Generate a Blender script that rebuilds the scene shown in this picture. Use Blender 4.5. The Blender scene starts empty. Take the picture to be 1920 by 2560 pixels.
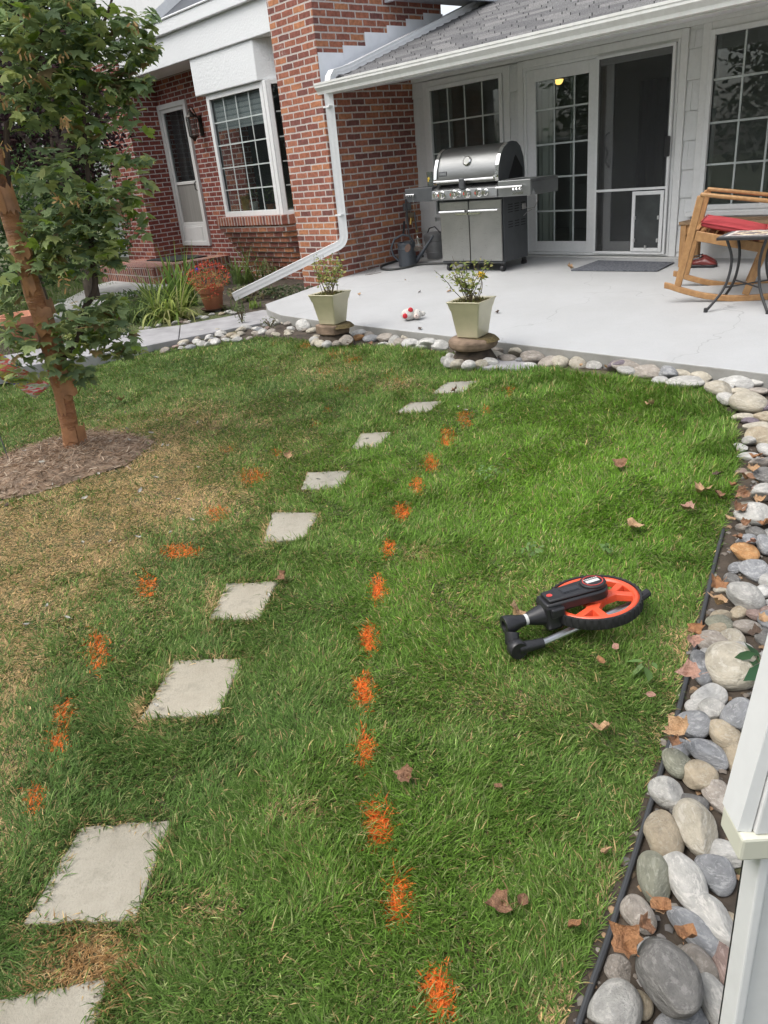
import bpy, bmesh, math, random
import numpy as np
from mathutils import Vector, Matrix, Euler
PI = math.pi
random.seed(7); rng = np.random.default_rng(7)
S = bpy.context.scene
COL = S.collection
# ------------------------------------------------------------------ camera
# rows = world X (along the house), Y (into the house), Z (up) in camera axes (right, down, forward)
RC = np.array([[0.68002795, 0.24706354, -0.69030544], [0.72725641, -0.34679916, 0.59230774], [-0.0930597, -0.90481487, -0.41551166]])
FPX = 1885.26; CH = 1.265
cam = bpy.data.cameras.new('camera'); camo = bpy.data.objects.new('camera', cam); COL.objects.link(camo)
cam.sensor_fit = 'VERTICAL'; cam.sensor_height = 36.0; cam.lens = FPX / 2560 * 36.0
cam.clip_start = 0.02; cam.clip_end = 500
M4 = Matrix.Identity(4)
for i in range(3):
    M4[i][0] = RC[i][0]; M4[i][1] = -RC[i][1]; M4[i][2] = -RC[i][2]
M4[2][3] = CH
camo.matrix_world = M4
S.camera = camo
# ------------------------------------------------------------------ light
SUN_EL = math.radians(58); SUN_AZ = math.radians(205)      # azimuth measured from +Y, clockwise seen from above
w = bpy.data.worlds.new('World'); S.world = w; w.use_nodes = True
wn = w.node_tree; bg = wn.nodes['Background']
sky = wn.nodes.new('ShaderNodeTexSky'); sky.sky_type = 'NISHITA'; sky.sun_disc = False
sky.sun_elevation = SUN_EL; sky.sun_rotation = SUN_AZ
sky.air_density = 1.0; sky.dust_density = 4.0; sky.ozone_density = 1.0
hs = wn.nodes.new('ShaderNodeHueSaturation'); hs.inputs['Saturation'].default_value = 0.35
wn.links.new(sky.outputs[0], hs.inputs['Color']); wn.links.new(hs.outputs[0], bg.inputs['Color'])
bg.inputs['Strength'].default_value = 0.15
sl = bpy.data.lights.new('sun', 'SUN'); sl.energy = 0.62; sl.angle = math.radians(42); sl.color = (1.0, 0.96, 0.9)
so = bpy.data.objects.new('sun', sl); COL.objects.link(so)
sd = Vector((math.sin(SUN_AZ) * math.cos(SUN_EL), math.cos(SUN_AZ) * math.cos(SUN_EL), math.sin(SUN_EL)))
so.rotation_euler = sd.to_track_quat('Z', 'Y').to_euler(); so.location = (0, -5, 12)
S.view_settings.view_transform = 'Standard'; S.view_settings.look = 'None'
S.view_settings.exposure = 1.08; S.view_settings.gamma = 1.0
S.render.engine = 'CYCLES'
S.cycles.max_bounces = 8; S.cycles.transparent_max_bounces = 12

# ------------------------------------------------------------------ measuring helpers (photo pixel -> point on a known plane)
KK = 1920 / 1659
def ray(u, v):
    d = RC @ np.array([(u - 960) / FPX, (v - 1280) / FPX, 1.0]); return d
def gz(u, v, z):
    d = ray(u, v); t = (z - CH) / d[2]; return Vector((d[0] * t, d[1] * t, z))
def gy(u, v, y):
    d = ray(u, v); t = y / d[1]; return Vector((d[0] * t, y, CH + d[2] * t))
def gx(u, v, x):
    d = ray(u, v); t = x / d[0]; return Vector((x, d[1] * t, CH + d[2] * t))
def gpl(u, v, a, b):            # plane z = a + b*y
    d = ray(u, v); t = (a - CH) / (d[2] - b * d[1]); return Vector((d[0] * t, d[1] * t, CH + d[2] * t))
def dep(u, v, D):
    d = ray(u, v); return Vector((d[0] * D, d[1] * D, CH + d[2] * D))
def zg(x, y):                   # lawn and bed level
    y = np.clip(y, -4.0, 4.3); return -0.448 + 0.06 * y
def zp(y): return 0.055 * (y - 6.3)
def L(u, v):
    p = gpl(u, v, -0.448, 0.06)
    if p.y > 4.3: p = gz(u, v, -0.19)
    return p
def P(u, v): return gpl(u, v, -0.3465, 0.055)
def L1(u, v): return L(u * KK, v * KK)
def P1(u, v): return P(u * KK, v * KK)
def mk(ox, oy, w_, zw=1659): return lambda u, v: (ox + u * w_ / zw, oy + v * w_ / zw)
def proj(X):                    # Nx3 -> photo pixels + depth
    c = (X - np.array([0, 0, CH])) @ RC
    return 960 + FPX * c[:, 0] / c[:, 2], 1280 + FPX * c[:, 1] / c[:, 2], c[:, 2]
def facing(u, v, anchor):       # point on the upright plane through anchor that faces the camera
    n = Vector((anchor.x, anchor.y, 0)).normalized()
    d = Vector(ray(u, v)); t = n.dot(anchor) / n.dot(d); return Vector((0, 0, CH)) + d * t

# ------------------------------------------------------------------ objects
ORG = {}
def tag(o, label=None, cat=None, group=None, kind=None):
    if label: o['label'] = label
    if cat: o['category'] = cat
    if group: o['group'] = group
    if kind: o['kind'] = kind
    return o
def thing(name, label, cat, loc=(0, 0, 0), rotz=0, group=None):
    o = bpy.data.objects.new(name, None); COL.objects.link(o)
    o.location = loc; o.rotation_euler = (0, 0, rotz); o.empty_display_size = 0.1
    ORG[o.name] = Vector(loc) if rotz == 0 else Vector((0, 0, 0))
    return tag(o, label, cat, group)
def link(name, me, parent=None, org=None):
    o = bpy.data.objects.new(name, me); COL.objects.link(o)
    if parent is not None: o.parent = parent
    ORG[o.name] = Vector(org) if org is not None else Vector((0, 0, 0))
    return o
class MB:
    def __init__(s): s.v = []; s.f = []; s.m = []
    def add(s, vs, fs, mi=0):
        b = len(s.v); s.v += [tuple(v) for v in vs]; s.f += [tuple(i + b for i in f) for f in fs]; s.m += [mi] * len(fs)
        return s
    def box(s, x0, x1, y0, y1, z0, z1, mi=0, M=None):
        vs = [(x, y, z) for z in (z0, z1) for y in (y0, y1) for x in (x0, x1)]
        if M is not None: vs = [M @ Vector(v) for v in vs]
        return s.add(vs, [(0, 2, 3, 1), (4, 5, 7, 6), (0, 1, 5, 4), (2, 6, 7, 3), (0, 4, 6, 2), (1, 3, 7, 5)], mi)
    def frame(s, x0, x1, z0, z1, w_, y0, y1, mi=0, wb=None):
        wb = w_ if wb is None else wb
        s.box(x0, x0 + w_, y0, y1, z0, z1, mi); s.box(x1 - w_, x1, y0, y1, z0, z1, mi)
        s.box(x0 + w_, x1 - w_, y0, y1, z1 - w_, z1, mi)
        if wb: s.box(x0 + w_, x1 - w_, y0, y1, z0, z0 + wb, mi)
        return s
    def bar(s, a, b, w_, h, up=(0, 0, 1), mi=0):        # rectangular bar from a to b
        a = Vector(a); b = Vector(b); d = (b - a); l = d.length; d.normalize()
        u = Vector(up); x = d.cross(u)
        if x.length < 1e-4: x = d.cross(Vector((1, 0, 0)))
        x.normalize(); z = x.cross(d)
        M = Matrix((x, d, z)).transposed().to_4x4(); M.translation = a
        return s.box(-w_ / 2, w_ / 2, 0, l, -h / 2, h / 2, mi, M)
    def tube(s, pts, r, n=8, mi=0, closed=False, sq=None):
        pts = [Vector(p) for p in pts]; N = len(pts)
        rs = r if isinstance(r, (list, tuple)) else [r] * N
        ref = Vector((0, 0, 1)); vs = []; prev = None
        for i, p in enumerate(pts):
            if closed: t = (pts[(i + 1) % N] - pts[i - 1])
            else: t = pts[min(i + 1, N - 1)] - pts[max(i - 1, 0)]
            t.normalize()
            if prev is None:
                a = t.cross(ref)
                if a.length < 1e-3: a = t.cross(Vector((1, 0, 0)))
            else: a = prev - t * prev.dot(t)
            a.normalize(); b = t.cross(a); prev = a
            for k in range(n):
                an = 2 * PI * k / n + (PI / n if sq else 0)
                ca, sa = math.cos(an), math.sin(an)
                if sq: vs.append(p + a * (sq[0] * (1 if ca > 0 else -1)) + b * (sq[1] * (1 if sa > 0 else -1)))
                else: vs.append(p + (a * ca + b * sa) * rs[i])
        fs = []
        for i in range(N if closed else N - 1):
            j = (i + 1) % N
            for k in range(n):
                k2 = (k + 1) % n
                fs.append((i * n + k, i * n + k2, j * n + k2, j * n + k))
        if not closed: fs += [tuple(range(n - 1, -1, -1)), tuple(range((N - 1) * n, N * n))]
        return s.add(vs, fs, mi)
    def lathe(s, prof, c=(0, 0, 0), n=24, mi=0, M=None, sx=1, sy=1):
        vs = []; c = Vector(c)
        for (r, z) in prof:
            for k in range(n):
                an = 2 * PI * k / n; v = Vector((r * math.cos(an) * sx, r * math.sin(an) * sy, z))
                vs.append((M @ v if M is not None else v) + c)
        fs = []
        for i in range(len(prof) - 1):
            for k in range(n):
                k2 = (k + 1) % n; fs.append((i * n + k, i * n + k2, (i + 1) * n + k2, (i + 1) * n + k))
        fs += [tuple(range(n - 1, -1, -1)), tuple(range((len(prof) - 1) * n, len(prof) * n))]
        return s.add(vs, fs, mi)
    def prism(s, poly, ax, d0, d1, mi=0, M=None):       # poly in the two axes other than ax
        def pt(p, d):
            v = {'x': (d, p[0], p[1]), 'y': (p[0], d, p[1]), 'z': (p[0], p[1], d)}[ax]
            return M @ Vector(v) if M is not None else v
        n = len(poly); vs = [pt(p, d0) for p in poly] + [pt(p, d1) for p in poly]
        fs = [tuple(range(n - 1, -1, -1)), tuple(range(n, 2 * n))] + [(i, (i + 1) % n, n + (i + 1) % n, n + i) for i in range(n)]
        return s.add(vs, fs, mi)
    def build(s, name, mats, parent=None, org=None, smooth=35, bevel=0, local=False, seg=2, sub=0):
        base = ORG.get(parent.name, Vector((0, 0, 0))) if parent is not None else (Vector(org) if org is not None else Vector((0, 0, 0)))
        if local: base = Vector((0, 0, 0))
        me = bpy.data.meshes.new(name)
        me.from_pydata([tuple(Vector(v) - base) for v in s.v], [], s.f)
        if not isinstance(mats, (list, tuple)): mats = [mats]
        for m in mats: me.materials.append(m)
        me.polygons.foreach_set('material_index', s.m)
        bm = bmesh.new(); bm.from_mesh(me)
        if bevel or sub: bmesh.ops.remove_doubles(bm, verts=bm.verts, dist=1e-5) if sub else None
        bmesh.ops.recalc_face_normals(bm, faces=bm.faces); bm.to_mesh(me); bm.free()
        if smooth:
            me.polygons.foreach_set('use_smooth', [True] * len(me.polygons)); me.set_sharp_from_angle(angle=math.radians(smooth))
        o = link(name, me, parent, base)
        if parent is None: o.location = base
        if bevel:
            b = o.modifiers.new('bevel', 'BEVEL'); b.width = bevel; b.segments = seg; b.limit_method = 'ANGLE'; b.angle_limit = math.radians(40)
        if sub:
            b = o.modifiers.new('sub', 'SUBSURF'); b.levels = sub; b.render_levels = sub
        return o
def npmesh(name, V, F, cols=None, mats=(), parent=None, smooth=False, org=None):    # fast mesh from arrays, F is (n,k)
    me = bpy.data.meshes.new(name); V = np.asarray(V, np.float32); F = np.asarray(F, np.int32)
    base = ORG.get(parent.name, Vector((0, 0, 0))) if parent is not None else (Vector(org) if org is not None else Vector((0, 0, 0)))
    V = V - np.array(base, np.float32)
    me.vertices.add(len(V)); me.vertices.foreach_set('co', V.ravel())
    k = F.shape[1]; me.loops.add(F.size); me.loops.foreach_set('vertex_index', F.ravel())
    me.polygons.add(len(F)); me.polygons.foreach_set('loop_start', np.arange(len(F), dtype=np.int32) * k)
    me.polygons.foreach_set('loop_total', np.full(len(F), k, np.int32))
    if smooth: me.polygons.foreach_set('use_smooth', np.ones(len(F), bool))
    me.update(calc_edges=True)
    if cols is not None:
        a = me.color_attributes.new('col', 'FLOAT_COLOR', 'POINT')
        c = np.ones((len(V), 4), np.float32); c[:, :3] = cols; a.data.foreach_set('color', c.ravel())
    for m in mats: me.materials.append(m)
    o = link(name, me, parent, base)
    if parent is None: o.location = base
    return o

# ------------------------------------------------------------------ materials
class NT:
    def __init__(s, name):
        s.mat = bpy.data.materials.new(name); s.mat.use_nodes = True; s.t = s.mat.node_tree
        s.n = s.t.nodes; s.l = s.t.links; s.p = s.n['Principled BSDF']; s.out = s.n['Material Output']
    def new(s, ty, **kw):
        n = s.n.new(ty)
        for k, v in kw.items(): setattr(n, k, v)
        return n
    def set(s, inp, v):
        if hasattr(v, 'links') or isinstance(v, bpy.types.NodeSocket): s.l.new(v, inp)
        else: inp.default_value = v
    def m(s, op, a, b=0.0, c=0.0, clamp=False):
        n = s.n.new('ShaderNodeMath'); n.operation = op; n.use_clamp = clamp
        for i, x in enumerate((a, b, c)): s.set(n.inputs[i], x)
        return n.outputs[0]
    def mix(s, f, a, b, mode='MIX'):
        n = s.n.new('ShaderNodeMix'); n.data_type = 'RGBA'; n.blend_type = mode
        s.set(n.inputs[0], f); s.set(n.inputs[6], a); s.set(n.inputs[7], b); return n.outputs[2]
    def noise(s, vec, scale, detail=4, rough=.55, out=0):
        n = s.n.new('ShaderNodeTexNoise'); n.inputs['Scale'].default_value = scale; n.inputs['Detail'].default_value = detail
        n.inputs['Roughness'].default_value = rough
        if vec is not None: s.l.new(vec, n.inputs['Vector'])
        return n.outputs[out]
    def obj(s): return s.n.new('ShaderNodeTexCoord').outputs['Object']
    def ramp(s, f, stops):
        n = s.n.new('ShaderNodeValToRGB'); e = n.color_ramp.elements
        while len(e) < len(stops): e.new(0.5)
        for i, (p_, c) in enumerate(stops): e[i].position = p_; e[i].color = (*c, 1) if len(c) == 3 else c
        s.set(n.inputs[0], f); return n.outputs[0]
    def rng(s, f, a, b, c=0., d=1., smooth=False):
        n = s.n.new('ShaderNodeMapRange'); n.interpolation_type = 'SMOOTHSTEP' if smooth else 'LINEAR'
        s.set(n.inputs[0], f)
        for i, x in enumerate((a, b, c, d)): n.inputs[i + 1].default_value = x
        return n.outputs[0]
    def bump(s, h, st=.3, dist=.01):
        n = s.n.new('ShaderNodeBump'); n.inputs['Strength'].default_value = st; n.inputs['Distance'].default_value = dist
        s.l.new(h, n.inputs['Height']); s.l.new(n.outputs[0], s.p.inputs['Normal']); return n.outputs[0]
    def scale(s, vec, sc):
        n = s.n.new('ShaderNodeMapping'); n.inputs['Scale'].default_value = sc; s.l.new(vec, n.inputs[0]); return n.outputs[0]
def c4(c): return (*c, 1.0)
MC = {}
def mat(name, col, rough=.6, metal=0., var=.15, sc=6., bump=0., bsc=60., stretch=None, spec=.5, coat=0., detail=5):
    if name in MC: return MC[name]
    t = NT(name); v = t.obj()
    if stretch: v = t.scale(v, stretch)
    f = t.noise(v, sc, detail)
    f = t.rng(f, .3, .7)
    lo = tuple(max(0, c * (1 - var)) for c in col); hi = tuple(min(1, c * (1 + var)) for c in col)
    t.l.new(t.mix(f, c4(lo), c4(hi)), t.p.inputs['Base Color'])
    t.p.inputs['Roughness'].default_value = rough; t.p.inputs['Metallic'].default_value = metal
    t.p.inputs['Specular IOR Level'].default_value = spec; t.p.inputs['Coat Weight'].default_value = coat
    if bump: t.bump(t.noise(v, bsc, 3), bump, .006)
    MC[name] = t.mat; return t.mat
def attr_mat(name, rough=.55, trans=.3, spec=.3, var=.15):
    t = NT(name); a = t.new('ShaderNodeAttribute', attribute_name='col')
    t.p.inputs['Roughness'].default_value = rough; t.p.inputs['Specular IOR Level'].default_value = spec
    t.l.new(a.outputs['Color'], t.p.inputs['Base Color'])
    if trans:
        tr = t.new('ShaderNodeBsdfTranslucent'); t.l.new(a.outputs['Color'], tr.inputs[0])
        mx = t.new('ShaderNodeMixShader'); mx.inputs[0].default_value = trans
        t.l.new(t.p.outputs[0], mx.inputs[1]); t.l.new(tr.outputs[0], mx.inputs[2]); t.l.new(mx.outputs[0], t.out.inputs[0])
    return t.mat
BH = 0.0759
def brick_mat(name, palette, mortar=(.53, .475, .44), w_=.225, h=BH, mt=.0185, swap=False, white=.25, jt=.010):
    t = NT(name); v = t.obj()
    dn = t.noise(v, 9, 3, out=1)
    vm = t.new('ShaderNodeVectorMath', operation='MULTIPLY_ADD'); t.l.new(dn, vm.inputs[0]); vm.inputs[1].default_value = (.012,) * 3; t.l.new(v, vm.inputs[2])
    sx = t.new('ShaderNodeSeparateXYZ'); t.l.new(vm.outputs[0], sx.inputs[0])
    ge = t.new('ShaderNodeNewGeometry'); sn = t.new('ShaderNodeSeparateXYZ'); t.l.new(ge.outputs['True Normal'], sn.inputs[0])
    side = t.m('GREATER_THAN', t.m('ABSOLUTE', sn.outputs[0]), .75)
    up = t.m('GREATER_THAN', t.m('ABSOLUTE', sn.outputs[2]), .75)
    u = t.m('ADD', t.m('MULTIPLY', sx.outputs[0], t.m('SUBTRACT', 1., side)), t.m('MULTIPLY', t.m('ADD', sx.outputs[1], .07), side))
    z = t.m('ADD', t.m('MULTIPLY', sx.outputs[2], t.m('SUBTRACT', 1., up)), t.m('MULTIPLY', sx.outputs[1], up))
    z = t.m('ADD', z, 40 * BH)
    row = t.m('DIVIDE', z, h); rf = t.m('FLOOR', row); fv = t.m('FRACT', row)
    off = t.m('MULTIPLY', t.m('MODULO', rf, 2.), .5)
    wr = t.new('ShaderNodeTexWhiteNoise', noise_dimensions='1D'); t.l.new(rf, wr.inputs['W'])
    off = t.m('ADD', off, t.m('MULTIPLY', wr.outputs['Value'], .13))
    if swap: off = 0.
    uu = t.m('ADD', t.m('ADD', t.m('DIVIDE', u, w_), off), 200.)
    cf = t.m('FLOOR', uu); fu = t.m('FRACT', uu)
    dv = t.m('MULTIPLY', t.m('MINIMUM', fv, t.m('SUBTRACT', 1., fv)), h)
    du = t.m('MULTIPLY', t.m('MINIMUM', fu, t.m('SUBTRACT', 1., fu)), w_)
    d = t.m('MINIMUM', dv, du)
    jit = t.m('MULTIPLY', t.m('SUBTRACT', t.noise(v, 42, 4, .7), .5), jt)
    d = t.m('ADD', d, jit)
    mask = t.rng(d, mt * .40, mt * .40 + .0028, 0, 1, True)
    cb = t.new('ShaderNodeCombineXYZ'); t.l.new(cf, cb.inputs[0]); t.l.new(rf, cb.inputs[1]); t.l.new(side, cb.inputs[2])
    wn_ = t.new('ShaderNodeTexWhiteNoise', noise_dimensions='3D'); t.l.new(cb.outputs[0], wn_.inputs['Vector'])
    n = len(palette); st = []
    rp = t.new('ShaderNodeValToRGB'); rp.color_ramp.interpolation = 'CONSTANT'
    e = rp.color_ramp.elements
    while len(e) < n: e.new(.5)
    for i, c in enumerate(palette): e[i].position = i / n; e[i].color = c4(c)
    t.l.new(wn_.outputs['Value'], rp.inputs[0])
    f1 = t.rng(t.noise(v, 22, 5), .3, .7, .72, 1.28)
    bc = t.mix(1., rp.outputs[0], f1, 'MULTIPLY')
    sm = t.rng(t.noise(v, 3.2, 6, .7), .62, .74, 0, white, True)
    sm2 = t.m('MULTIPLY', sm, t.rng(t.noise(v, 60, 2), .45, .6))
    bc = t.mix(sm2, bc, c4((.55, .5, .47)))
    mc = t.mix(t.rng(t.noise(v, 40, 3), .3, .7), c4(tuple(c * .8 for c in mortar)), c4(mortar))
    t.l.new(t.mix(mask, mc, bc), t.p.inputs['Base Color'])
    t.p.inputs['Roughness'].default_value = .85; t.p.inputs['Specular IOR Level'].default_value = .25
    hgt = t.m('ADD', mask, t.m('MULTIPLY', t.noise(v, 90, 3), .25))
    t.bump(hgt, .7, .008)
    return t.mat
def glass_mat(name, tint=.75, rough=.0, ior=1.5, boost=1., haze=0.):
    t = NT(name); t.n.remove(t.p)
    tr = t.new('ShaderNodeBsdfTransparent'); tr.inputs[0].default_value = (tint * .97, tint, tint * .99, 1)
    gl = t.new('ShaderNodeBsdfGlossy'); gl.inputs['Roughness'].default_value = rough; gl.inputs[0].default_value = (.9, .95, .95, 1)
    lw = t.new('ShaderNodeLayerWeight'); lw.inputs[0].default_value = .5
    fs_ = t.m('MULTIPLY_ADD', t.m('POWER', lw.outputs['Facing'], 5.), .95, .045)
    df = t.new('ShaderNodeBsdfDiffuse'); df.inputs[0].default_value = (.55, .62, .66, 1); m0 = t.new('ShaderNodeMixShader'); m0.inputs[0].default_value = haze  # pale diffuse haze stands in for reflected skylight, lifting the dark panes
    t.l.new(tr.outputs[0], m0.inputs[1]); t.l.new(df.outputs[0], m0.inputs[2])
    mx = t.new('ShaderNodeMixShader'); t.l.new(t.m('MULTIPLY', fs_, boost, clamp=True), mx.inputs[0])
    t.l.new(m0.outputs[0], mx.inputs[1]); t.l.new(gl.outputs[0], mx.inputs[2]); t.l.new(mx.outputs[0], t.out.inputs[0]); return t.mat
def screen_mat(name, op=.5, col=(.03, .032, .035)):
    t = NT(name); tr = t.new('ShaderNodeBsdfTransparent'); mx = t.new('ShaderNodeMixShader')
    mx.inputs[0].default_value = op; t.p.inputs['Base Color'].default_value = c4(col); t.p.inputs['Roughness'].default_value = .6
    t.l.new(tr.outputs[0], mx.inputs[1]); t.l.new(t.p.outputs[0], mx.inputs[2]); t.l.new(mx.outputs[0], t.out.inputs[0]); return t.mat

RED = [(.165, .07, .06), (.26, .098, .066), (.21, .08, .062), (.32, .125, .075), (.38, .16, .085), (.40, .175, .09), (.23, .088, .066), (.34, .14, .09), (.18, .074, .062), (.29, .11, .07), (.25, .095, .068), (.30, .118, .076)]
DRED = [(.16, .048, .038), (.20, .056, .043), (.18, .052, .042), (.22, .064, .048), (.19, .057, .043), (.31, .115, .07), (.165, .05, .042)]
M_brick = brick_mat('red_brick', RED, white=.5)
M_brick2 = brick_mat('dark_red_brick', DRED, mortar=(.50, .46, .44), mt=.0155, white=.2)
M_row = brick_mat('rowlock_brick', RED[:4] + RED[6:], w_=.078, h=.5, swap=True, white=.2)
def white_mat(name, col=(.74, .75, .75), dirt=.12, rough=.45):
    t = NT(name); v = t.obj()
    f = t.rng(t.noise(t.scale(v, (6, 6, 1.2)), 1.5, 6, .65), .35, .75)
    g = t.rng(t.noise(v, 30, 4), .3, .7, .96, 1.03)
    c = t.mix(t.m('MULTIPLY', f, dirt), c4(col), c4((.42, .41, .37)))
    t.l.new(t.mix(1., c, g, 'MULTIPLY'), t.p.inputs['Base Color']); t.p.inputs['Roughness'].default_value = rough
    t.bump(t.noise(v, 45, 3), .06, .003); return t.mat
M_white = white_mat('white_vinyl')
M_trim = white_mat('white_trim', (.72, .725, .72), .15)
M_shake = white_mat('white_shake', (.68, .69, .69), .18, .6)
M_gut = white_mat('gutter_white', (.68, .685, .66), .35, .4)
M_stucco = NT('stucco')
_v = M_stucco.obj(); M_stucco.p.inputs['Base Color'].default_value = c4((.70, .72, .73)); M_stucco.p.inputs['Roughness'].default_value = .85
M_stucco.bump(M_stucco.noise(_v, 38, 4, .6), .55, .012); M_stucco = M_stucco.mat
M_glass = glass_mat('window_glass', .72, boost=.85, haze=.012)
M_screen = screen_mat('insect_screen', .36, (.035, .037, .04))
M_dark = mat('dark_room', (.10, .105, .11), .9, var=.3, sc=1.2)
M_black = mat('black_plastic', (.018, .018, .02), .38, var=.2, sc=20, bump=.05, bsc=300)
M_rubber = mat('black_rubber', (.016, .016, .017), .7, var=.3, sc=30)
M_iron = mat('black_iron', (.022, .022, .023), .5, var=.3, sc=30, bump=.1, bsc=120)
M_leafA = attr_mat('leaf', .55, .48, .22)
M_grass = attr_mat('grass_blade', .55, .38, .2)
M_petal = attr_mat('petal', .6, .3, .2)
# ------------------------------------------------------------------ leaves and crowns (many small faces)
def rotmats(n, tilt=1.0, zbias=0.0):
    q = rng.normal(size=(n, 4)); q /= np.linalg.norm(q, axis=1, keepdims=True)
    w_, x, y, z = q.T
    return np.stack([np.stack([1 - 2 * (y * y + z * z), 2 * (x * y - z * w_), 2 * (x * z + y * w_)], -1),
                     np.stack([2 * (x * y + z * w_), 1 - 2 * (x * x + z * z), 2 * (y * z - x * w_)], -1),
                     np.stack([2 * (x * z - y * w_), 2 * (y * z + x * w_), 1 - 2 * (x * x + y * y)], -1)], -2)
def hangmats(n, droop=(-.2, .9), roll=.6):      # local +Y = leaf tip, +Z = leaf face; tip points out and down
    az = rng.uniform(0, 2 * PI, n); el = -rng.uniform(droop[0], droop[1], n)
    Y = np.stack([np.cos(az) * np.cos(el), np.sin(az) * np.cos(el), np.sin(el)], -1)
    U = np.stack([-np.cos(az) * np.sin(el), -np.sin(az) * np.sin(el), np.cos(el)], -1)
    X = np.cross(Y, U); r = rng.normal(0, roll, n)[:, None]
    Z = U * np.cos(r) + X * np.sin(r); X = np.cross(Y, Z)
    return np.stack([X, Y, Z], -1)
MAPLE = np.array([(0, 0, 0), (.10, .10, 0), (.42, .02, -.05), (.34, .20, -.02), (.62, .42, -.12), (.36, .42, 0), (.30, .58, .02), (.22, .62, .03), (0, 1.05, -.14),
                  (-.22, .62, .03), (-.30, .58, .02), (-.36, .42, 0), (-.62, .42, -.12), (-.34, .20, -.02), (-.42, .02, -.05), (-.10, .10, 0), (0, .35, .07)])
MAPLE_F = np.array([(16, i, i + 1) for i in range(0, 15)] + [(16, 15, 0)])
OVAL = np.array([(0, 0, 0), (.22, .3, .05), (.2, .65, .04), (0, 1, -.06), (-.2, .65, .04), (-.22, .3, .05), (0, .45, -.01)])
OVAL_F = np.array([(6, i, i + 1) for i in range(0, 5)] + [(6, 5, 0)])
SAM = np.array([(0, 0, 0), (.12, .2, 0), (.2, .7, .02), (.1, 1, .0), (-.08, .9, 0), (-.1, .4, .02)])
SAM_F = np.array([(0, i, i + 1) for i in range(1, 5)])
def leaves(name, tv, tf, pos, R, size, cols, mats, parent=None, org=None):
    n = len(pos); V = np.einsum('nij,kj->nki', R, tv) * np.asarray(size)[:, None, None] + np.asarray(pos)[:, None, :]
    k = len(tv); F = (np.arange(n)[:, None, None] * k + tf[None]).reshape(-1, 3)
    return npmesh(name, V.reshape(-1, 3), F, np.repeat(cols, k, axis=0), mats, parent, org=org)
def pick(pal, n, jit=.18):
    pal = np.array(pal); c = pal[rng.integers(0, len(pal), n)] * rng.uniform(1 - jit, 1 + jit, (n, 1)); return c
def blob_pts(c, r, n, hollow=.25):
    d = rng.normal(size=(n, 3)); d /= np.linalg.norm(d, axis=1, keepdims=True)
    rad = rng.uniform(hollow, 1, (n, 1)) ** .5
    return np.array(c) + d * rad * np.array(r)
def crown_tree(name, label, cat, base, trunk_pts, trunk_r, blobs, pal, size, tmat, group=None, tv=OVAL, tf=OVAL_F, per=900, twigs=True):
    t = thing(name, label, cat, base, 0, group)
    mb = MB(); mb.tube(trunk_pts, trunk_r, 8)
    top = Vector(trunk_pts[-1])
    if twigs:
        for (c, r, n) in blobs:
            c = Vector(c); a = top.lerp(Vector(trunk_pts[-2]), random.random())
            mid = a.lerp(c, .5) + Vector((random.uniform(-.1, .1), random.uniform(-.1, .1), .1))
            mb.tube([a, mid, c], [trunk_r[-1] * .8, trunk_r[-1] * .5, trunk_r[-1] * .2], 5)
    mb.build('trunk', tmat, t, smooth=60)
    pos = np.concatenate([blob_pts(c, r, n) for c, r, n in blobs])
    n = len(pos)
    leaves('crown', tv, tf, pos, hangmats(n, (-.5, 1.0), .9), rng.uniform(size * .7, size * 1.25, n), pick(pal, n, .35), [M_leafA], t)
    return t
def strap_clump(name, label, cat, base, n, length, width, pal, spread=1.0, droop=1.0, group=None, r=.08, flowers=None, az0=None):
    base = Vector(base); t = thing(name, label, cat, base, 0, group)
    V = []; F = []; C = []; seg = 7
    for i in range(n):
        az = random.uniform(0, 2 * PI) if az0 is None else random.gauss(az0, .8)
        ln = length * random.uniform(.55, 1.1); lean = spread * random.uniform(.15, 1.0); w_ = width * random.uniform(.7, 1.2)
        p = base + Vector((random.uniform(-r, r), random.uniform(-r, r), -.01)); el = PI / 2 - lean * .5
        c = Vector(random.choice(pal)) * random.uniform(.75, 1.25)
        b0 = len(V); side = Vector((-math.sin(az), math.cos(az), 0))
        for k in range(seg + 1):
            f = k / seg; ww = w_ * (1 - f ** 2.2) * .5 + .0008
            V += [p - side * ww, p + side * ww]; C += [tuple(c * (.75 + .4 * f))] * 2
            el -= droop * lean * random.uniform(.12, .28) * (1 + f)
            p = p + Vector((math.cos(az) * math.cos(el), math.sin(az) * math.cos(el), math.sin(el))) * (ln / seg)
        for k in range(seg): F.append((b0 + 2 * k, b0 + 2 * k + 1, b0 + 2 * k + 3, b0 + 2 * k + 2))
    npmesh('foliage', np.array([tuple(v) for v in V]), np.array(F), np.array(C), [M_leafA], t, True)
    return t
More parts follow.
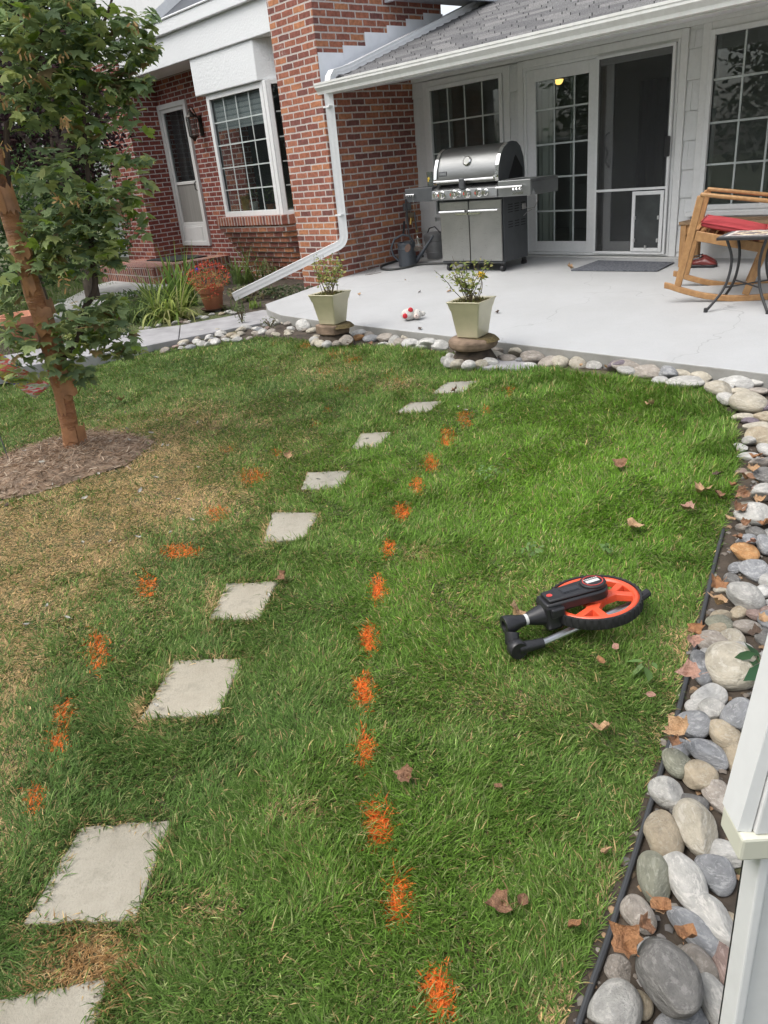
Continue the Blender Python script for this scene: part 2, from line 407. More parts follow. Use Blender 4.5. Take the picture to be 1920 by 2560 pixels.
def twig_bush(name, label, cat, base, n, h, r, pal, lsize, stemc, group=None, nl=14, bend=.5):
    base = Vector(base); t = thing(name, label, cat, base, 0, group); mb = MB(); pos = []
    for i in range(n):
        az = random.uniform(0, 2 * PI); ln = h * random.uniform(.6, 1.1); s = random.uniform(.15, 1)
        p = base + Vector((random.uniform(-.25, .25) * r, random.uniform(-.25, .25) * r, -.01)); pts = [p.copy()]
        for k in range(5):
            p = p + Vector((math.cos(az) * s * r / 5 + random.gauss(0, .012), math.sin(az) * s * r / 5 + random.gauss(0, .012), ln / 5 * (1 - bend * s * k / 8)))
            pts.append(p.copy())
        mb.tube(pts, [.0035, .003, .0028, .0024, .002, .0012], 5)
        for k in range(nl):
            q = random.uniform(.35, 1) * 5; a = int(min(q, 4)); pos.append(tuple(pts[a].lerp(pts[a + 1], q - a)))
    mb.build('stem', stemc, t, smooth=60)
    pos = np.array(pos) + rng.normal(0, .012, (len(pos), 3)); m = len(pos)
    leaves('foliage', OVAL, OVAL_F, pos, hangmats(m, (-.7, .6), .8), rng.uniform(lsize * .6, lsize * 1.3, m), pick(pal, m, .25), [M_leafA], t)
    return t

# ------------------------------------------------------------------ terrain
def grid_mesh(name, x0, x1, y0, y1, nx, ny, zf, m, kind='structure'):
    xs = np.linspace(x0, x1, nx); ys = np.linspace(y0, y1, ny); X, Y = np.meshgrid(xs, ys); Z = zf(X, Y)
    V = np.stack([X, Y, Z], -1).reshape(-1, 3); i = np.arange(nx * ny).reshape(ny, nx)
    F = np.stack([i[:-1, :-1], i[:-1, 1:], i[1:, 1:], i[1:, :-1]], -1).reshape(-1, 4)
    o = npmesh(name, V, F, None, [m], None, True); o['kind'] = kind; return o
t = NT('thatch'); v = t.obj()
f = t.noise(v, 60, 6, .7); f2 = t.noise(v, 2.2, 4)
c = t.mix(t.rng(f, .3, .7), c4((.05, .055, .022)), c4((.15, .13, .065)))
t.l.new(t.mix(t.rng(f2, .4, .65), c, t.mix(t.rng(f, .3, .7), c4((.045, .075, .02)), c4((.10, .13, .045)))), t.p.inputs['Base Color'])
t.p.inputs['Roughness'].default_value = .95; t.bump(f, .8, .02); M_thatch = t.mat
grid_mesh('lawn', -60, 40, -60, 60, 201, 401, lambda X, Y: zg(X, Y) - .0 + np.where(Y > 12, -.3, 0), M_thatch)
# soil of the beds and the rock border: a sheet 4 mm over the lawn sheet
M_soil = mat('soil', (.055, .042, .03), .95, var=.5, sc=14, bump=.9, bsc=70)
def sheet(name, pts, m, dz=.004, kind='structure', sub=None):
    mb = MB(); mb.add([(p[0], p[1], float(zg(p[0], p[1])) + dz) for p in pts], [tuple(range(len(pts)))])
    o = mb.build(name, m, smooth=0); o['kind'] = kind; return o
def hit(poly, x, y):            # point(s) in polygon
    x = np.asarray(x); y = np.asarray(y); ins = np.zeros(x.shape, bool); n = len(poly); j = n - 1
    for i in range(n):
        xi, yi = poly[i][0], poly[i][1]; xj, yj = poly[j][0], poly[j][1]
        c_ = ((yi > y) != (yj > y)) & (x < (xj - xi) * (y - yi) / (yj - yi + 1e-12) + xi); ins ^= c_; j = i
    return ins
# lawn outline, measured on the photograph
LAWN_PX = [(-420, 830), (-100, 815), (60, 800), (190, 775), (280, 762), (400, 750), (560, 728), (640, 732), (700, 742), (780, 748), (900, 752), (990, 770), (1040, 790), (1140, 800), (1230, 795), (1330, 803),
           (1420, 818), (1480, 832), (1530, 850), (1565, 880), (1588, 920), (1594, 970), (1588, 1040), (1575, 1100), (1550, 1170), (1532, 1240), (1505, 1330), (1485, 1420), (1455, 1520), (1420, 1640), (1380, 1760),
           (1345, 1860), (1300, 1990), (1255, 2110), (1215, 2230), (1190, 2330), (1150, 2500)]
LAWN = [L1(*p) for p in LAWN_PX]
LAWN = [(p.x, p.y) for p in LAWN] + [(.2, -1.2), (-9, -3), (-14, 1.5)]
BED_A = [(p.x, p.y) for p in [L1(990, 770), L1(1040, 790), L1(1140, 800), L1(1230, 795), L1(1330, 803), L1(1420, 818), L1(1480, 832), L1(1530, 850), L1(1565, 880), L1(1588, 920), L1(1594, 970), L1(1588, 1040), L1(1575, 1100), L1(1550, 1170), L1(1532, 1240), L1(1485, 1420), L1(1420, 1640), L1(1345, 1860), L1(1255, 2110), L1(1190, 2330), L1(1150, 2500)]]
sheet('bed_soil', BED_A + [(.6, .2), (.6, 2.5), (-.3, 4.69), (-4.9, 4.69)], M_soil)
_b = [(p.x, p.y) for p in [L1(-200, 815), L1(60, 800), L1(190, 775), L1(280, 762), L1(400, 750), L1(560, 728), L1(700, 742), L1(780, 748), L1(900, 752), L1(990, 770)]]
sheet('garden_soil', _b + [(-4.9, 4.69), (-6.5, 4.69), (-7.7, 5.2), (-7.9, 6.44), (-8.0, 7.4), (-13.5, 7.4), (-16, 6), (-15, 3.6)], M_soil, .005)

# ------------------------------------------------------------------ patio, path, steps
t = NT('painted_concrete'); v = t.obj()
big = t.rng(t.noise(v, .9, 5, .6), .35, .7)
fine = t.rng(t.noise(v, 34, 6, .75), .38, .66)
c = t.mix(t.m('MULTIPLY', big, .85), c4((.43, .44, .445)), c4((.35, .355, .355)))
c = t.mix(t.m('MULTIPLY', t.rng(t.noise(t.scale(v, (1.6, 5, 1)), 2.2, 6, .7), .5, .72), .30), c, c4((.40, .40, .39)))
c = t.mix(t.m('MULTIPLY', fine, .34), c, c4((.45, .45, .44)))
vo = t.new('ShaderNodeTexVoronoi', feature='DISTANCE_TO_EDGE'); vo.inputs['Scale'].default_value = .36
vm = t.new('ShaderNodeVectorMath', operation='MULTIPLY_ADD'); t.l.new(t.noise(v, 1.8, 3, .5, 1), vm.inputs[0]); vm.inputs[1].default_value = (.8,) * 3; t.l.new(v, vm.inputs[2])
t.l.new(vm.outputs[0], vo.inputs['Vector'])
crack = t.m('MULTIPLY', t.m('LESS_THAN', vo.outputs['Distance'], .0016), t.rng(t.noise(v, .7, 2), .36, .46))
c = t.mix(t.m('MULTIPLY', crack, .55), c, c4((.25, .25, .25)))
c = t.mix(t.rng(t.noise(v, 4, 6, .75), .48, .70, 0, .42), c, c4((.38, .385, .38)))
sp = t.m('GREATER_THAN', t.noise(v, 30, 2), .74)
c = t.mix(t.m('MULTIPLY', sp, .5), c, c4((.3, .3, .28)))
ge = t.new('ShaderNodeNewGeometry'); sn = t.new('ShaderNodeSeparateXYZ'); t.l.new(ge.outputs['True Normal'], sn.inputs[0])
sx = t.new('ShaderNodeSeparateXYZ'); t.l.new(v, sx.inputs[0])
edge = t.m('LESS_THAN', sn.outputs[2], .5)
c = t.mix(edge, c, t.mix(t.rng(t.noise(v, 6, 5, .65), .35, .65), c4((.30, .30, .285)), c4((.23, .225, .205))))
t.l.new(c, t.p.inputs['Base Color']); t.p.inputs['Roughness'].default_value = .6
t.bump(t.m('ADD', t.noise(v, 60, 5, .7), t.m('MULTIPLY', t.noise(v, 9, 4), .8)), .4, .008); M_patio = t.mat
PATIO = [(-7.62, 5.05), (-7.30, 4.86), (-6.9, 4.74), (-6.2, 4.70), (3.0, 4.66), (3.0, 7.99), (-7.87, 7.99), (-7.87, 6.30)]
mb = MB(); n = len(PATIO)
mb.add([(x, y, zp(y)) for x, y in PATIO] + [(x, y, -.45) for x, y in PATIO], [tuple(range(n))] + [(i, (i + 1) % n, n + (i + 1) % n, n + i) for i in range(n)])
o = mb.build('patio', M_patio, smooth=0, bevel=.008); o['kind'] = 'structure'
M_slab = mat('grey_flagstone', (.30, .295, .30), .8, var=.22, sc=5, bump=.25, bsc=50)
PATH_TOP = [(-60, 900), (60, 880), (200, 850), (342, 826), (452, 813), (659, 775), (705, 781), (747, 792)]
PATH_BOT = [(604, 817), (452, 847), (376, 862), (220, 890), (80, 912), (-60, 935)]
pp = [gz(u, v_, -.165) for u, v_ in PATH_TOP + PATH_BOT]
cut = 4
def slab(poly, z0, z1, name, m, bev=.006, org=None):
    mb = MB(); mb.prism([(p[0], p[1]) for p in poly], 'z', z0, z1); return mb.build(name, m, bevel=bev, smooth=0, org=org)
a, b = gz(452, 813, -.165), gz(448, 848, -.165)
s1 = [pp[0], pp[1], pp[2], pp[3], a + Vector((-.02, 0, 0)), b + Vector((-.02, 0, 0)), pp[10], pp[11], pp[12], pp[13]]
s2 = [a, pp[5], pp[6], pp[7], pp[8], b]
mb = MB(); mb.prism([(p.x, p.y) for p in s1], 'z', -.30, -.165); mb.prism([(p.x, p.y) for p in s2], 'z', -.30, -.162)
o = mb.build('path', M_slab, bevel=.006, smooth=0); o['kind'] = 'structure'
M_conc = mat('pale_concrete', (.52, .52, .50), .85, var=.12, sc=4, bump=.2)
q = [gz(u, v_, -.16) for u, v_ in ((120, 770), (230, 715), (330, 690), (425, 712), (300, 745), (130, 800))]
mb = MB(); mb.prism([(p.x, p.y) for p in q], 'z', -.3, -.16); o = mb.build('walkway', M_conc, bevel=.006, smooth=0); o['kind'] = 'structure'
# ------------------------------------------------------------------ the house
house = thing('brick_house', 'red brick house with white siding, white framed windows and a shingled patio roof', 'house')
XS, Y0, YF = -7.87, 6.45, 7.953
mb = MB(); mb.box(-8.71, XS, Y0, 8.6, -.45, 3.7); mb.build('brick_pier', M_brick, house, smooth=0)
mb = MB()                                                   # entry wall, return and left pier
mb.box(-12.62, -11.2, 7.43, 7.6, -.45, 3.3); mb.box(-11.2, -8.72, 7.43, 7.6, -.45, .74); mb.box(-11.2, -8.72, 7.43, 7.6, 2.48, 3.3)
mb.box(-13.6, -12.62, 7.43, 7.6, 2.585, 3.3); mb.box(-13.6, -12.62, 7.43, 7.6, -.45, .26)
mb.build('brick_wall', M_brick2, house, smooth=0)
mb = MB(); mb.box(-14.72, -13.6, 6.80, 8.2, -.45, 3.3); mb.build('brick_pier', M_brick2, house, smooth=0)
# stucco beam with its cap, and the head box over the bay
mb = MB(); mb.box(-13.85, -8.72, 6.85, 7.43, 2.965, 3.36); mb.box(-13.92, -8.72, 6.79, 7.43, 3.36, 3.53); mb.box(-13.94, -8.72, 6.77, 7.0, 3.53, 3.56)
mb.build('beam', M_stucco, house, smooth=0, bevel=.012)
mb = MB(); mb.prism([(-11.40, 6.88), (-9.74, 6.88), (-9.19, 7.43), (-11.40, 7.43)], 'z', 2.475, 2.965); mb.build('window_head_box', M_stucco, house, smooth=0, bevel=.012)
# bay window
M_winint = mat('window_frame_inner', (.45, .49, .48), .5)
def window(parent, x0, x1, z0, z1, yb, nx, nz, fw=.06, mun=.018, mono=None):
    mb = MB(); mb.frame(x0 - fw, x1 + fw, z0 - fw, z1 + fw, fw, yb - .02, yb + .06)
    mb.frame(x0 - .02, x1 + .02, z0 - .02, z1 + .02, .02, yb + .012, yb + .05)
    wd = mb.build('window', M_white, parent, smooth=0, bevel=.004)
    g = MB()
    for i in range(1, nx): x = x0 + (x1 - x0) * i / nx; g.box(x - mun / 2, x + mun / 2, yb + .014, yb + .0205, z0, z1)
    for j in range(1, nz): z = z0 + (z1 - z0) * j / nz; g.box(x0, x1, yb + .0135, yb + .020, z - mun / 2, z + mun / 2)
    g.build('grille', M_winint, wd, smooth=0)
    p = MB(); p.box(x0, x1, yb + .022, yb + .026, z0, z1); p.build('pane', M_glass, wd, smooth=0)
    return wd
bay = window(house, -11.115, -9.785, .832, 2.395, 6.945, 4, 5, .075)
mb = MB(); mb.box(-9.70, -9.625, 6.925, 7.0, .757, 2.47); mb.build('mullion', M_white, bay, smooth=0, bevel=.004)
R45 = Matrix.Rotation(PI / 4, 4, 'Z'); T45 = Matrix.Translation((-9.60, 6.93, 0)) @ R45
def rot_frame(mb, x0, x1, z0, z1, w_, y0, y1, M):
    mb.box(x0, x0 + w_, y0, y1, z0, z1, 0, M); mb.box(x1 - w_, x1, y0, y1, z0, z1, 0, M)
    mb.box(x0 + w_, x1 - w_, y0, y1, z0, z0 + w_, 0, M); mb.box(x0 + w_, x1 - w_, y0, y1, z1 - w_, z1, 0, M)
mb = MB(); rot_frame(mb, .0, .68, .757, 2.47, .055, 0, .07, T45); sw = mb.build('window', M_white, house, smooth=0, bevel=.004)
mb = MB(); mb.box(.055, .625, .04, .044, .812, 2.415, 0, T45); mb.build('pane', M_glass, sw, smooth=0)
mb = MB()
for j in range(1, 5): z = .832 + 1.563 * j / 5; mb.box(.075, .605, .030, .036, z - .009, z + .009, 0, T45)
mb.box(.331, .349, .0305, .0365, .832, 2.395, 0, T45); mb.build('grille', M_winint, sw, smooth=0)
# blind and things on the window ledge
t_ = NT('blind'); v_ = t_.obj(); s_ = t_.new('ShaderNodeSeparateXYZ'); t_.l.new(v_, s_.inputs[0])
st = t_.m('FRACT', t_.m('MULTIPLY', s_.outputs[2], 14.)); t_.l.new(t_.mix(t_.rng(st, .0, .5, 0, 1, True), c4((.34, .38, .40)), c4((.66, .70, .72))), t_.p.inputs['Base Color'])
M_blind = t_.mat
mb = MB(); mb.box(-11.1, -9.8, 6.995, 7.003, 2.05, 2.39); mb.box(-11.1, -9.8, 6.992, 7.01, 1.97, 2.05); mb.build('blind', M_blind, bay, smooth=0)
mb = MB(); mb.box(-11.2, -8.9, 7.07, 7.6, .70, .80); mb.build('window_ledge', M_trim, house, smooth=0)
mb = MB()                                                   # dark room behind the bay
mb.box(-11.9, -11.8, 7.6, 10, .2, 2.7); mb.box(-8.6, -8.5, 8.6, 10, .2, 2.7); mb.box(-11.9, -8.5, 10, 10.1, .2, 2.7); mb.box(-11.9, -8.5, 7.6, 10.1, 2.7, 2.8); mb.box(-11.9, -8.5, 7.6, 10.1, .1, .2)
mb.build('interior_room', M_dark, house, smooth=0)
for (x, r, h, col, nm) in ((-10.86, .07, .24, (.5, .33, .08), 'yellow'), (-10.62, .06, .15, (.5, .5, .48), 'pale'), (-10.2, .055, .1, (.35, .14, .07), 'clay'), (-9.98, .06, .1, (.36, .12, .07), 'clay')):
    tt = thing('flower_pot', {'yellow': 'tall yellow pot on the ledge inside the grilled bay window', 'pale': 'white pot with a leafy plant inside the bay window'}.get(nm, 'small clay pot on the ledge inside the bay window beside the mullion'), 'pot', (x, 7.12, .8), 0, 'pots inside the bay window')
    mb = MB(); mb.lathe([(r * .7, .8), (r, .8 + h * .9), (r * 1.12, .8 + h * .92), (r * 1.12, .8 + h), (r * .9, .8 + h), (r * .85, .8 + h * .9)], (x, 7.12, 0), 16)
    mb.build('pot', mat('pot_' + nm, col, .6), tt)
    if nm != 'yellow':
        ps = blob_pts((x, 7.14, .8 + h + .14), (.14, .1, .16), 90); leaves('plant', OVAL, OVAL_F, ps, hangmats(90, (-.8, .6)), rng.uniform(.03, .06, 90), pick([(.10, .16, .06), (.2, .24, .14)], 90), [M_leafA], tt)
# rowlock sill and corbelled brick apron under the bay
mb = MB(); mb.prism([(-11.37, 6.85), (-9.60, 6.85), (-9.03, 7.42), (-11.37, 7.42)], 'z', 8 * BH + .02, 8 * BH + .148); mb.build('brick_sill', M_row, house, smooth=0, bevel=.006)
mb = MB()
for i in range(9):
    k = 7 - i; z1 = 8 * BH + .02 - .0 if i == 0 else (8 - i) * BH; z0 = (7 - i) * BH
    dx = .05 * i + .03; dy = .03 * i + .025
    mb.prism([(-11.37 + dx, 6.85 + dy), (-9.60 - dx * .1, 6.85 + dy), (-9.03 - dy * 1.1, 7.42), (-11.37 + dx, 7.42)], 'z', z0 if i < 8 else -.4, z1)
mb.build('brick_apron', M_brick, house, smooth=0)
# entry door
M_door = white_mat('storm_door_white', (.58, .58, .57), .2)
mb = MB(); mb.frame(-13.595, -12.62, .26, 2.58, .075, 7.385, 7.50); mb.frame(-13.52, -12.695, .26, 2.505, .06, 7.41, 7.45, 0, .35)
mb.box(-13.46, -12.755, 7.415, 7.445, 1.29, 1.34)
mb.box(-13.46, -12.755, 7.42, 7.44, .61, .66)
ed = mb.build('entry_door', M_door, house, smooth=0, bevel=.005)
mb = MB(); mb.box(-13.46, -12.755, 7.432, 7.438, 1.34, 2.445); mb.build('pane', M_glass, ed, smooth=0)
M_frost = mat('grey_lower_screen', (.22, .215, .20), .6, var=.12, sc=3, stretch=(8, 8, .5))
mb = MB(); mb.box(-13.46, -12.755, 7.43, 7.44, .66, 1.29); mb.build('lower_screen', M_frost, ed, smooth=0)
mb = MB(); mb.box(-13.4, -12.82, 7.40, 7.412, .32, .58); mb.build('kick_panel', M_door, ed, smooth=0, bevel=.004)
mb = MB(); mb.box(-13.595, -12.62, 7.62, 7.64, .26, 2.58); mb.box(-13.25, -13.2, 7.55, 7.62, 1.4, 2.5); mb.box(-13.05, -13.02, 7.55, 7.62, 1.4, 2.5); mb.build('inner_door', mat('inner_door_grey', (.10, .105, .11), .6), ed, smooth=0)
mb = MB(); mb.tube([(-12.73, 7.40, 1.32), (-12.72, 7.36, 1.30), (-12.72, 7.36, 1.20), (-12.73, 7.40, 1.18)], .01, 6); mb.build('handle', M_black, ed)
# wall lantern beside the entry door
M_bronze = mat('dark_bronze', (.05, .045, .04), .4, .8, .3)
lx, ly = -12.28, 7.26; lan = MB()
lan.box(lx - .05, lx + .05, 7.41, 7.429, 2.0, 2.3); lan.tube([(lx, 7.41, 2.2), (lx, ly + .05, 2.42), (lx, ly, 2.44), (lx, ly, 2.36)], .01, 6)
lan.lathe([(.012, 2.38), (.05, 2.34), (.085, 2.29), (.09, 2.28)], (lx, ly, 0), 8); lan.lathe([(.075, 1.99), (.08, 2.0), (.03, 1.95), (.012, 1.92)], (lx, ly, 0), 8)
for k in range(6):
    an = k * PI / 3; lan.tube([(lx + .082 * math.cos(an), ly + .082 * math.sin(an), 2.28), (lx + .072 * math.cos(an), ly + .072 * math.sin(an), 2.0)], .006, 5)
lo = lan.build('wall_lantern', M_bronze, house)
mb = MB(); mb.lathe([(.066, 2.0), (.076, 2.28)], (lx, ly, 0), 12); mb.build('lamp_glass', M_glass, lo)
# dark roof above the beam and the white rake beside it
M_slate = mat('dark_slate_roof', (.035, .042, .052), .5, var=.2, sc=3, bump=.1)
mb = MB(); mb.add([(-14.2, 7.3, 3.50), (-8.83, 7.3, 3.50), (-8.83, 12.3, 6.9), (-12.6, 12.3, 6.9)], [(0, 1, 2, 3)]); mb.add([(-14.2, 7.3, 3.42), (-8.83, 7.3, 3.42), (-8.83, 12.3, 6.8), (-12.6, 12.3, 6.8)], [(0, 1, 2, 3)]); mb.build('upper_roof', M_slate, house, smooth=0)
mb = MB(); mb.bar((-14.35, 7.2, 3.45), (-12.7, 12.3, 6.95), .35, .2); mb.box(-17.5, -14.3, 8.6, 8.7, 3.0, 6.5); mb.build('rake_board', M_white, house, smooth=0)
# wing at the far left, white siding and a white framed window, seen through the leaves
mb = MB()
for k in range(22): mb.prism([(8.62, -.3 + k * .2), (8.60, -.1 + k * .2), (8.7, -.1 + k * .2), (8.7, -.3 + k * .2)], 'x', -19.5, -14.72)
mb.build('siding_wall', M_shake, house, smooth=0)
window(house, -15.75, -15.15, .9, 2.6, 8.5, 2, 4, .1)
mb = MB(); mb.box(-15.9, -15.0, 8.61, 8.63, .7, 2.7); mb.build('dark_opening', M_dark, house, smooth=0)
# landing
mb = MB(); mb.box(-14.2, -12.1, 5.95, 7.43, -.4, .08); mb.box(-14.2, -12.1, 5.97, 7.43, .08, .10); mb.build('entry_step', M_row, house, smooth=0, bevel=.01)
mb = MB(); mb.box(-13.5, -12.45, 6.55, 7.2, 0, .02); dm = mb.build('door_mat', mat('black_mat', (.02, .021, .022), .9, bump=.4, bsc=200), None, org=(0, 0, 0), bevel=.004); dm.location = (0, 0, .102)
tag(dm, 'black mat on the brick step of the entry door', 'mat')

# ---- patio side: siding facade
mb = MB()
zs0, zs1 = -.35, 2.42
def wallpiece(x0, x1, z0, z1): mb.box(x0, x1, YF + .03, YF + .16, z0, z1)
wallpiece(XS, -7.56, zs0, zs1); wallpiece(-7.56, -6.40, zs0, .60); wallpiece(-7.56, -6.40, 2.08, zs1); wallpiece(-6.40, -6.03, zs0, zs1)
wallpiece(-6.03, -4.21, zs0, .10); wallpiece(-6.03, -4.21, 2.09, zs1); wallpiece(-4.21, -3.86, zs0, zs1); wallpiece(-3.86, -2.17, zs0, .60); wallpiece(-3.86, -2.17, 2.1, zs1); wallpiece(-2.17, 2.0, zs0, zs1)
sw_ = mb.build('siding_wall', M_shake, house, smooth=0)
mb = MB()
def shakes(x0, x1, z0, z1, h, off=0., split=None):
    z = z0 + off - h; k = 0
    while z < z1:
        a, b = max(z, z0), min(z + h, z1)
        if b > a + .01:
            xs = [x0, x1] if split is None or k % 2 else [x0, x0 + split * (x1 - x0), x1]
            for i in range(len(xs) - 1):
                g = .002 if i else 0; d = random.uniform(0, .003)
                mb.prism([(YF + .006 - d, a), (YF + .022 - d, b - .005), (YF + .03, b - .005), (YF + .03, a)], 'x', xs[i] + g, xs[i + 1])
        z += h; k += 1
shakes(XS + .005, -7.67, .02, 2.19, .27, .1, .3); shakes(-6.272, -6.156, .10, 2.19, .27, .18, .5); shakes(-4.105, -3.974, .10, 2.16, .265, .05, .4)
shakes(-7.67, -6.156, .02, .36, .27, .1, .5); shakes(-3.974, 1.9, .02, .47, .265, .05, .3)
mb.build('shake', M_shake, house, smooth=0)
mb = MB()
mb.frame(-7.665, -6.276, .37, 2.178, .085, YF - .006, YF + .03, 0, .14); mb.box(-7.70, -6.25, YF - .03, YF - .006, .37, .41)
mb.frame(-6.151, -4.11, .10, 2.185, .075, YF - .006, YF + .03, 0, 0)
mb.frame(-3.969, -2.06, .515, 2.19, .085, YF - .006, YF + .03, 0, .08); mb.box(-4.01, -2.02, YF - .035, YF - .006, .50, .545)
mb.box(-6.20, 2.0, YF - .004, YF + .028, 2.19, 2.24); mb.box(XS + .005, -6.20, YF - .004, YF + .028, 2.19, 2.24)
mb.build('casing', M_trim, house, smooth=0, bevel=.004)
window(house, -7.538, -6.418, .611, 2.068, YF, 4, 4, .045)
window(house, -3.845, -2.17, .605, 2.08, YF, 6, 4, .045)
# sliding door
mb = MB(); mb.frame(-6.07, -4.19, .105, 2.11, .028, YF - .002, YF + .09)
mb.frame(-6.042, -5.10, .135, 2.08, .12, YF + .02, YF + .06)
mb.box(-5.10, -4.218, YF + .045, YF + .075, 2.0, 2.08); mb.box(-5.02, -4.93, YF + .045, YF + .075, .135, 2.0); mb.box(-4.93, -4.3, YF + .045, YF + .075, .135, .25); mb.box(-4.30, -4.218, YF + .045, YF + .075, .135, 2.0)
sd_ = mb.build('sliding_door', M_white, house, smooth=0, bevel=.004)
g = MB()
x0, x1, z0, z1 = -5.922, -5.22, .255, 1.96
zr = [.594, .962, 1.311, 1.67]
x1 = -5.22; 
for x in (-5.666, -5.403): g.box(x - .009, x + .009, YF + .026, YF + .032, z0, z1)
for z in zr: g.box(x0, x1, YF + .0255, YF + .0315, z - .009, z + .009)
for x in (-5.50, -5.26): g.box(x - .006, x + .006, YF + .12, YF + .126, z0, z1)
g.build('grille', M_winint, sd_, smooth=0)
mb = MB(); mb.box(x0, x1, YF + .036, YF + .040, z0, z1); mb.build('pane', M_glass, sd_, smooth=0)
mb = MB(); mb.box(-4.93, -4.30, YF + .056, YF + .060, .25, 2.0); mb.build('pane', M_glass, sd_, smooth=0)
mb = MB(); mb.frame(-5.098, -4.222, .125, 2.085, .028, YF - .03, YF - .006); mb.box(-5.07, -4.25, YF - .026, YF - .012, .775, .80)
sc_ = mb.build('screen_door', M_white, house, smooth=0, bevel=.003)
mb = MB(); mb.box(-5.07, -4.25, YF - .020, YF - .017, .153, .775); mb.box(-5.07, -4.25, YF - .020, YF - .017, .80, 2.057); mb.build('mesh_screen', M_screen, sc_, smooth=0)
mb = MB(); mb.box(-4.275, -4.215, YF - .055, YF - .03, 1.08, 1.27); mb.build('latch', M_black, sc_, smooth=0, bevel=.012)
mb = MB(); mb.tube([(-4.965, YF + .04, 1.36), (-4.985, YF + .0, 1.34), (-4.99, YF - .005, 1.25), (-4.96, YF, 1.17), (-4.975, YF, 1.08), (-4.96, YF + .04, 1.02)], .012, 6); mb.build('pull_handle', mat('grey_handle', (.35, .35, .35), .4), sd_)
mb = MB(); mb.frame(-4.615, -4.252, .155, .765, .038, YF - .045, YF - .031); pet = mb.build('pet_door', M_white, house, smooth=0, bevel=.004)
mb = MB(); mb.box(-4.577, -4.29, YF - .036, YF - .033, .193, .727); mb.build('flap', mat('smoky_flap', (.045, .05, .052), .25, var=.4, sc=4), pet, smooth=0)
mb = MB()
for (x, z) in ((-4.57, .50), (-4.30, .50), (-4.57, .27), (-4.30, .27), (-4.435, .20)): mb.box(x - .009, x + .009, YF - .056, YF - .045 + .012, z - .018, z + .018)
mb.build('clip', mat('steel_clip', (.5, .5, .5), .35, .6), pet, smooth=0, bevel=.003)
mb = MB(); mb.box(-6.2, -4.0, YF - .05, YF + .03, -.2, .098); mb.build('door_sill', M_conc, house, smooth=0, bevel=.005)
# the dim room behind the glass
M_wallin = mat('dim_wall', (.62, .64, .62), .9, var=.1); M_floorin = mat('dim_floor', (.2, .15, .11), .6)
mb = MB(); mb.box(-7.85, -7.75, 8.12, 12, .1, 2.5); mb.box(1.0, 1.1, 8.12, 12, .1, 2.5); mb.box(-7.85, 1.1, 12, 12.1, .1, 2.5); mb.box(-7.85, 1.1, 8.115, 12.1, 2.5, 2.6)
mb.box(-7.85, 1.1, 8.115, 12.1, 0, .1); mb.box(-5.2, -5.1, 9.6, 12, .1, 2.5); mb.build('interior_room', M_wallin, house, smooth=0)
M_sheer = mat('sheer_curtain', (.80, .83, .76), .9, var=.1, sc=2)
M_darkc = mat('dark_curtain', (.03, .032, .035), .95)
def curtain(x0, x1, y, z0, z1, m, n=14, a=.03):
    mb = MB(); pts = []
    for i in range(n * 2 + 1): f_ = i / (n * 2); pts.append((x0 + (x1 - x0) * f_, y + a * math.sin(i * PI / 2 * 1.3 + x0)))
    for i in range(len(pts) - 1):
        p_, q_ = pts[i], pts[i + 1]; mb.add([(p_[0], p_[1], z0), (q_[0], q_[1], z0), (q_[0], q_[1], z1), (p_[0], p_[1], z1)], [(0, 1, 2, 3)])
    mb.build('curtain', m, house, smooth=60)
curtain(-6.0, -5.80, 8.135, .12, 2.3, M_sheer, 3, .012); curtain(-5.56, -5.50, 8.135, .12, 2.3, M_sheer, 1, .01); curtain(-5.30, -5.25, 8.135, .12, 2.3, M_sheer, 1, .01); curtain(-7.6, -7.42, 8.2, .4, 2.2, mat('grey_curtain', (.4, .43, .42), .9), 4); curtain(-6.75, -6.42, 8.3, .4, 2.2, mat('grey_curtain', (.22, .24, .23), .9), 5)
curtain(-5.08, -4.72, 8.75, .5, 1.85, M_darkc, 5)
pf = gy(1200 + 1020 * .434, 745 * .434, 8.8)
mb = MB(); mb.frame(pf.x - .17, pf.x + .17, pf.z - .3, pf.z + .3, .035, 8.82, 8.846); mb.box(pf.x - .135, pf.x + .135, 8.83, 8.845, pf.z - .265, pf.z + .265); mb.build('picture_frame', mat('dark_wood_frame', (.03, .022, .018), .5), house, smooth=0)
mb = MB(); mb.box(-5.6, -3.6, 8.85, 8.9, .1, 2.5); mb.build('partition', mat('dim_partition', (.5, .5, .48), .9), house, smooth=0)
lp = gy(1397, 200, 8.6)
mb = MB(); mb.lathe([(.004, lp.z - .05), (.025, lp.z - .046), (.045, lp.z - .026), (.054, lp.z), (.054, lp.z + .006)], (lp.x, lp.y, 0), 16)
te = NT('lit_lamp'); te.p.inputs['Emission Color'].default_value = (1, .62, .16, 1); te.p.inputs['Emission Strength'].default_value = 1.6; te.p.inputs['Base Color'].default_value = (.8, .6, .3, 1)
hl = mb.build('hanging_lamp', te.mat, house)
mb = MB(); mb.tube([(lp.x, lp.y, lp.z + .01), (lp.x, lp.y, 2.5)], .006, 6); mb.build('cord', M_black, hl)

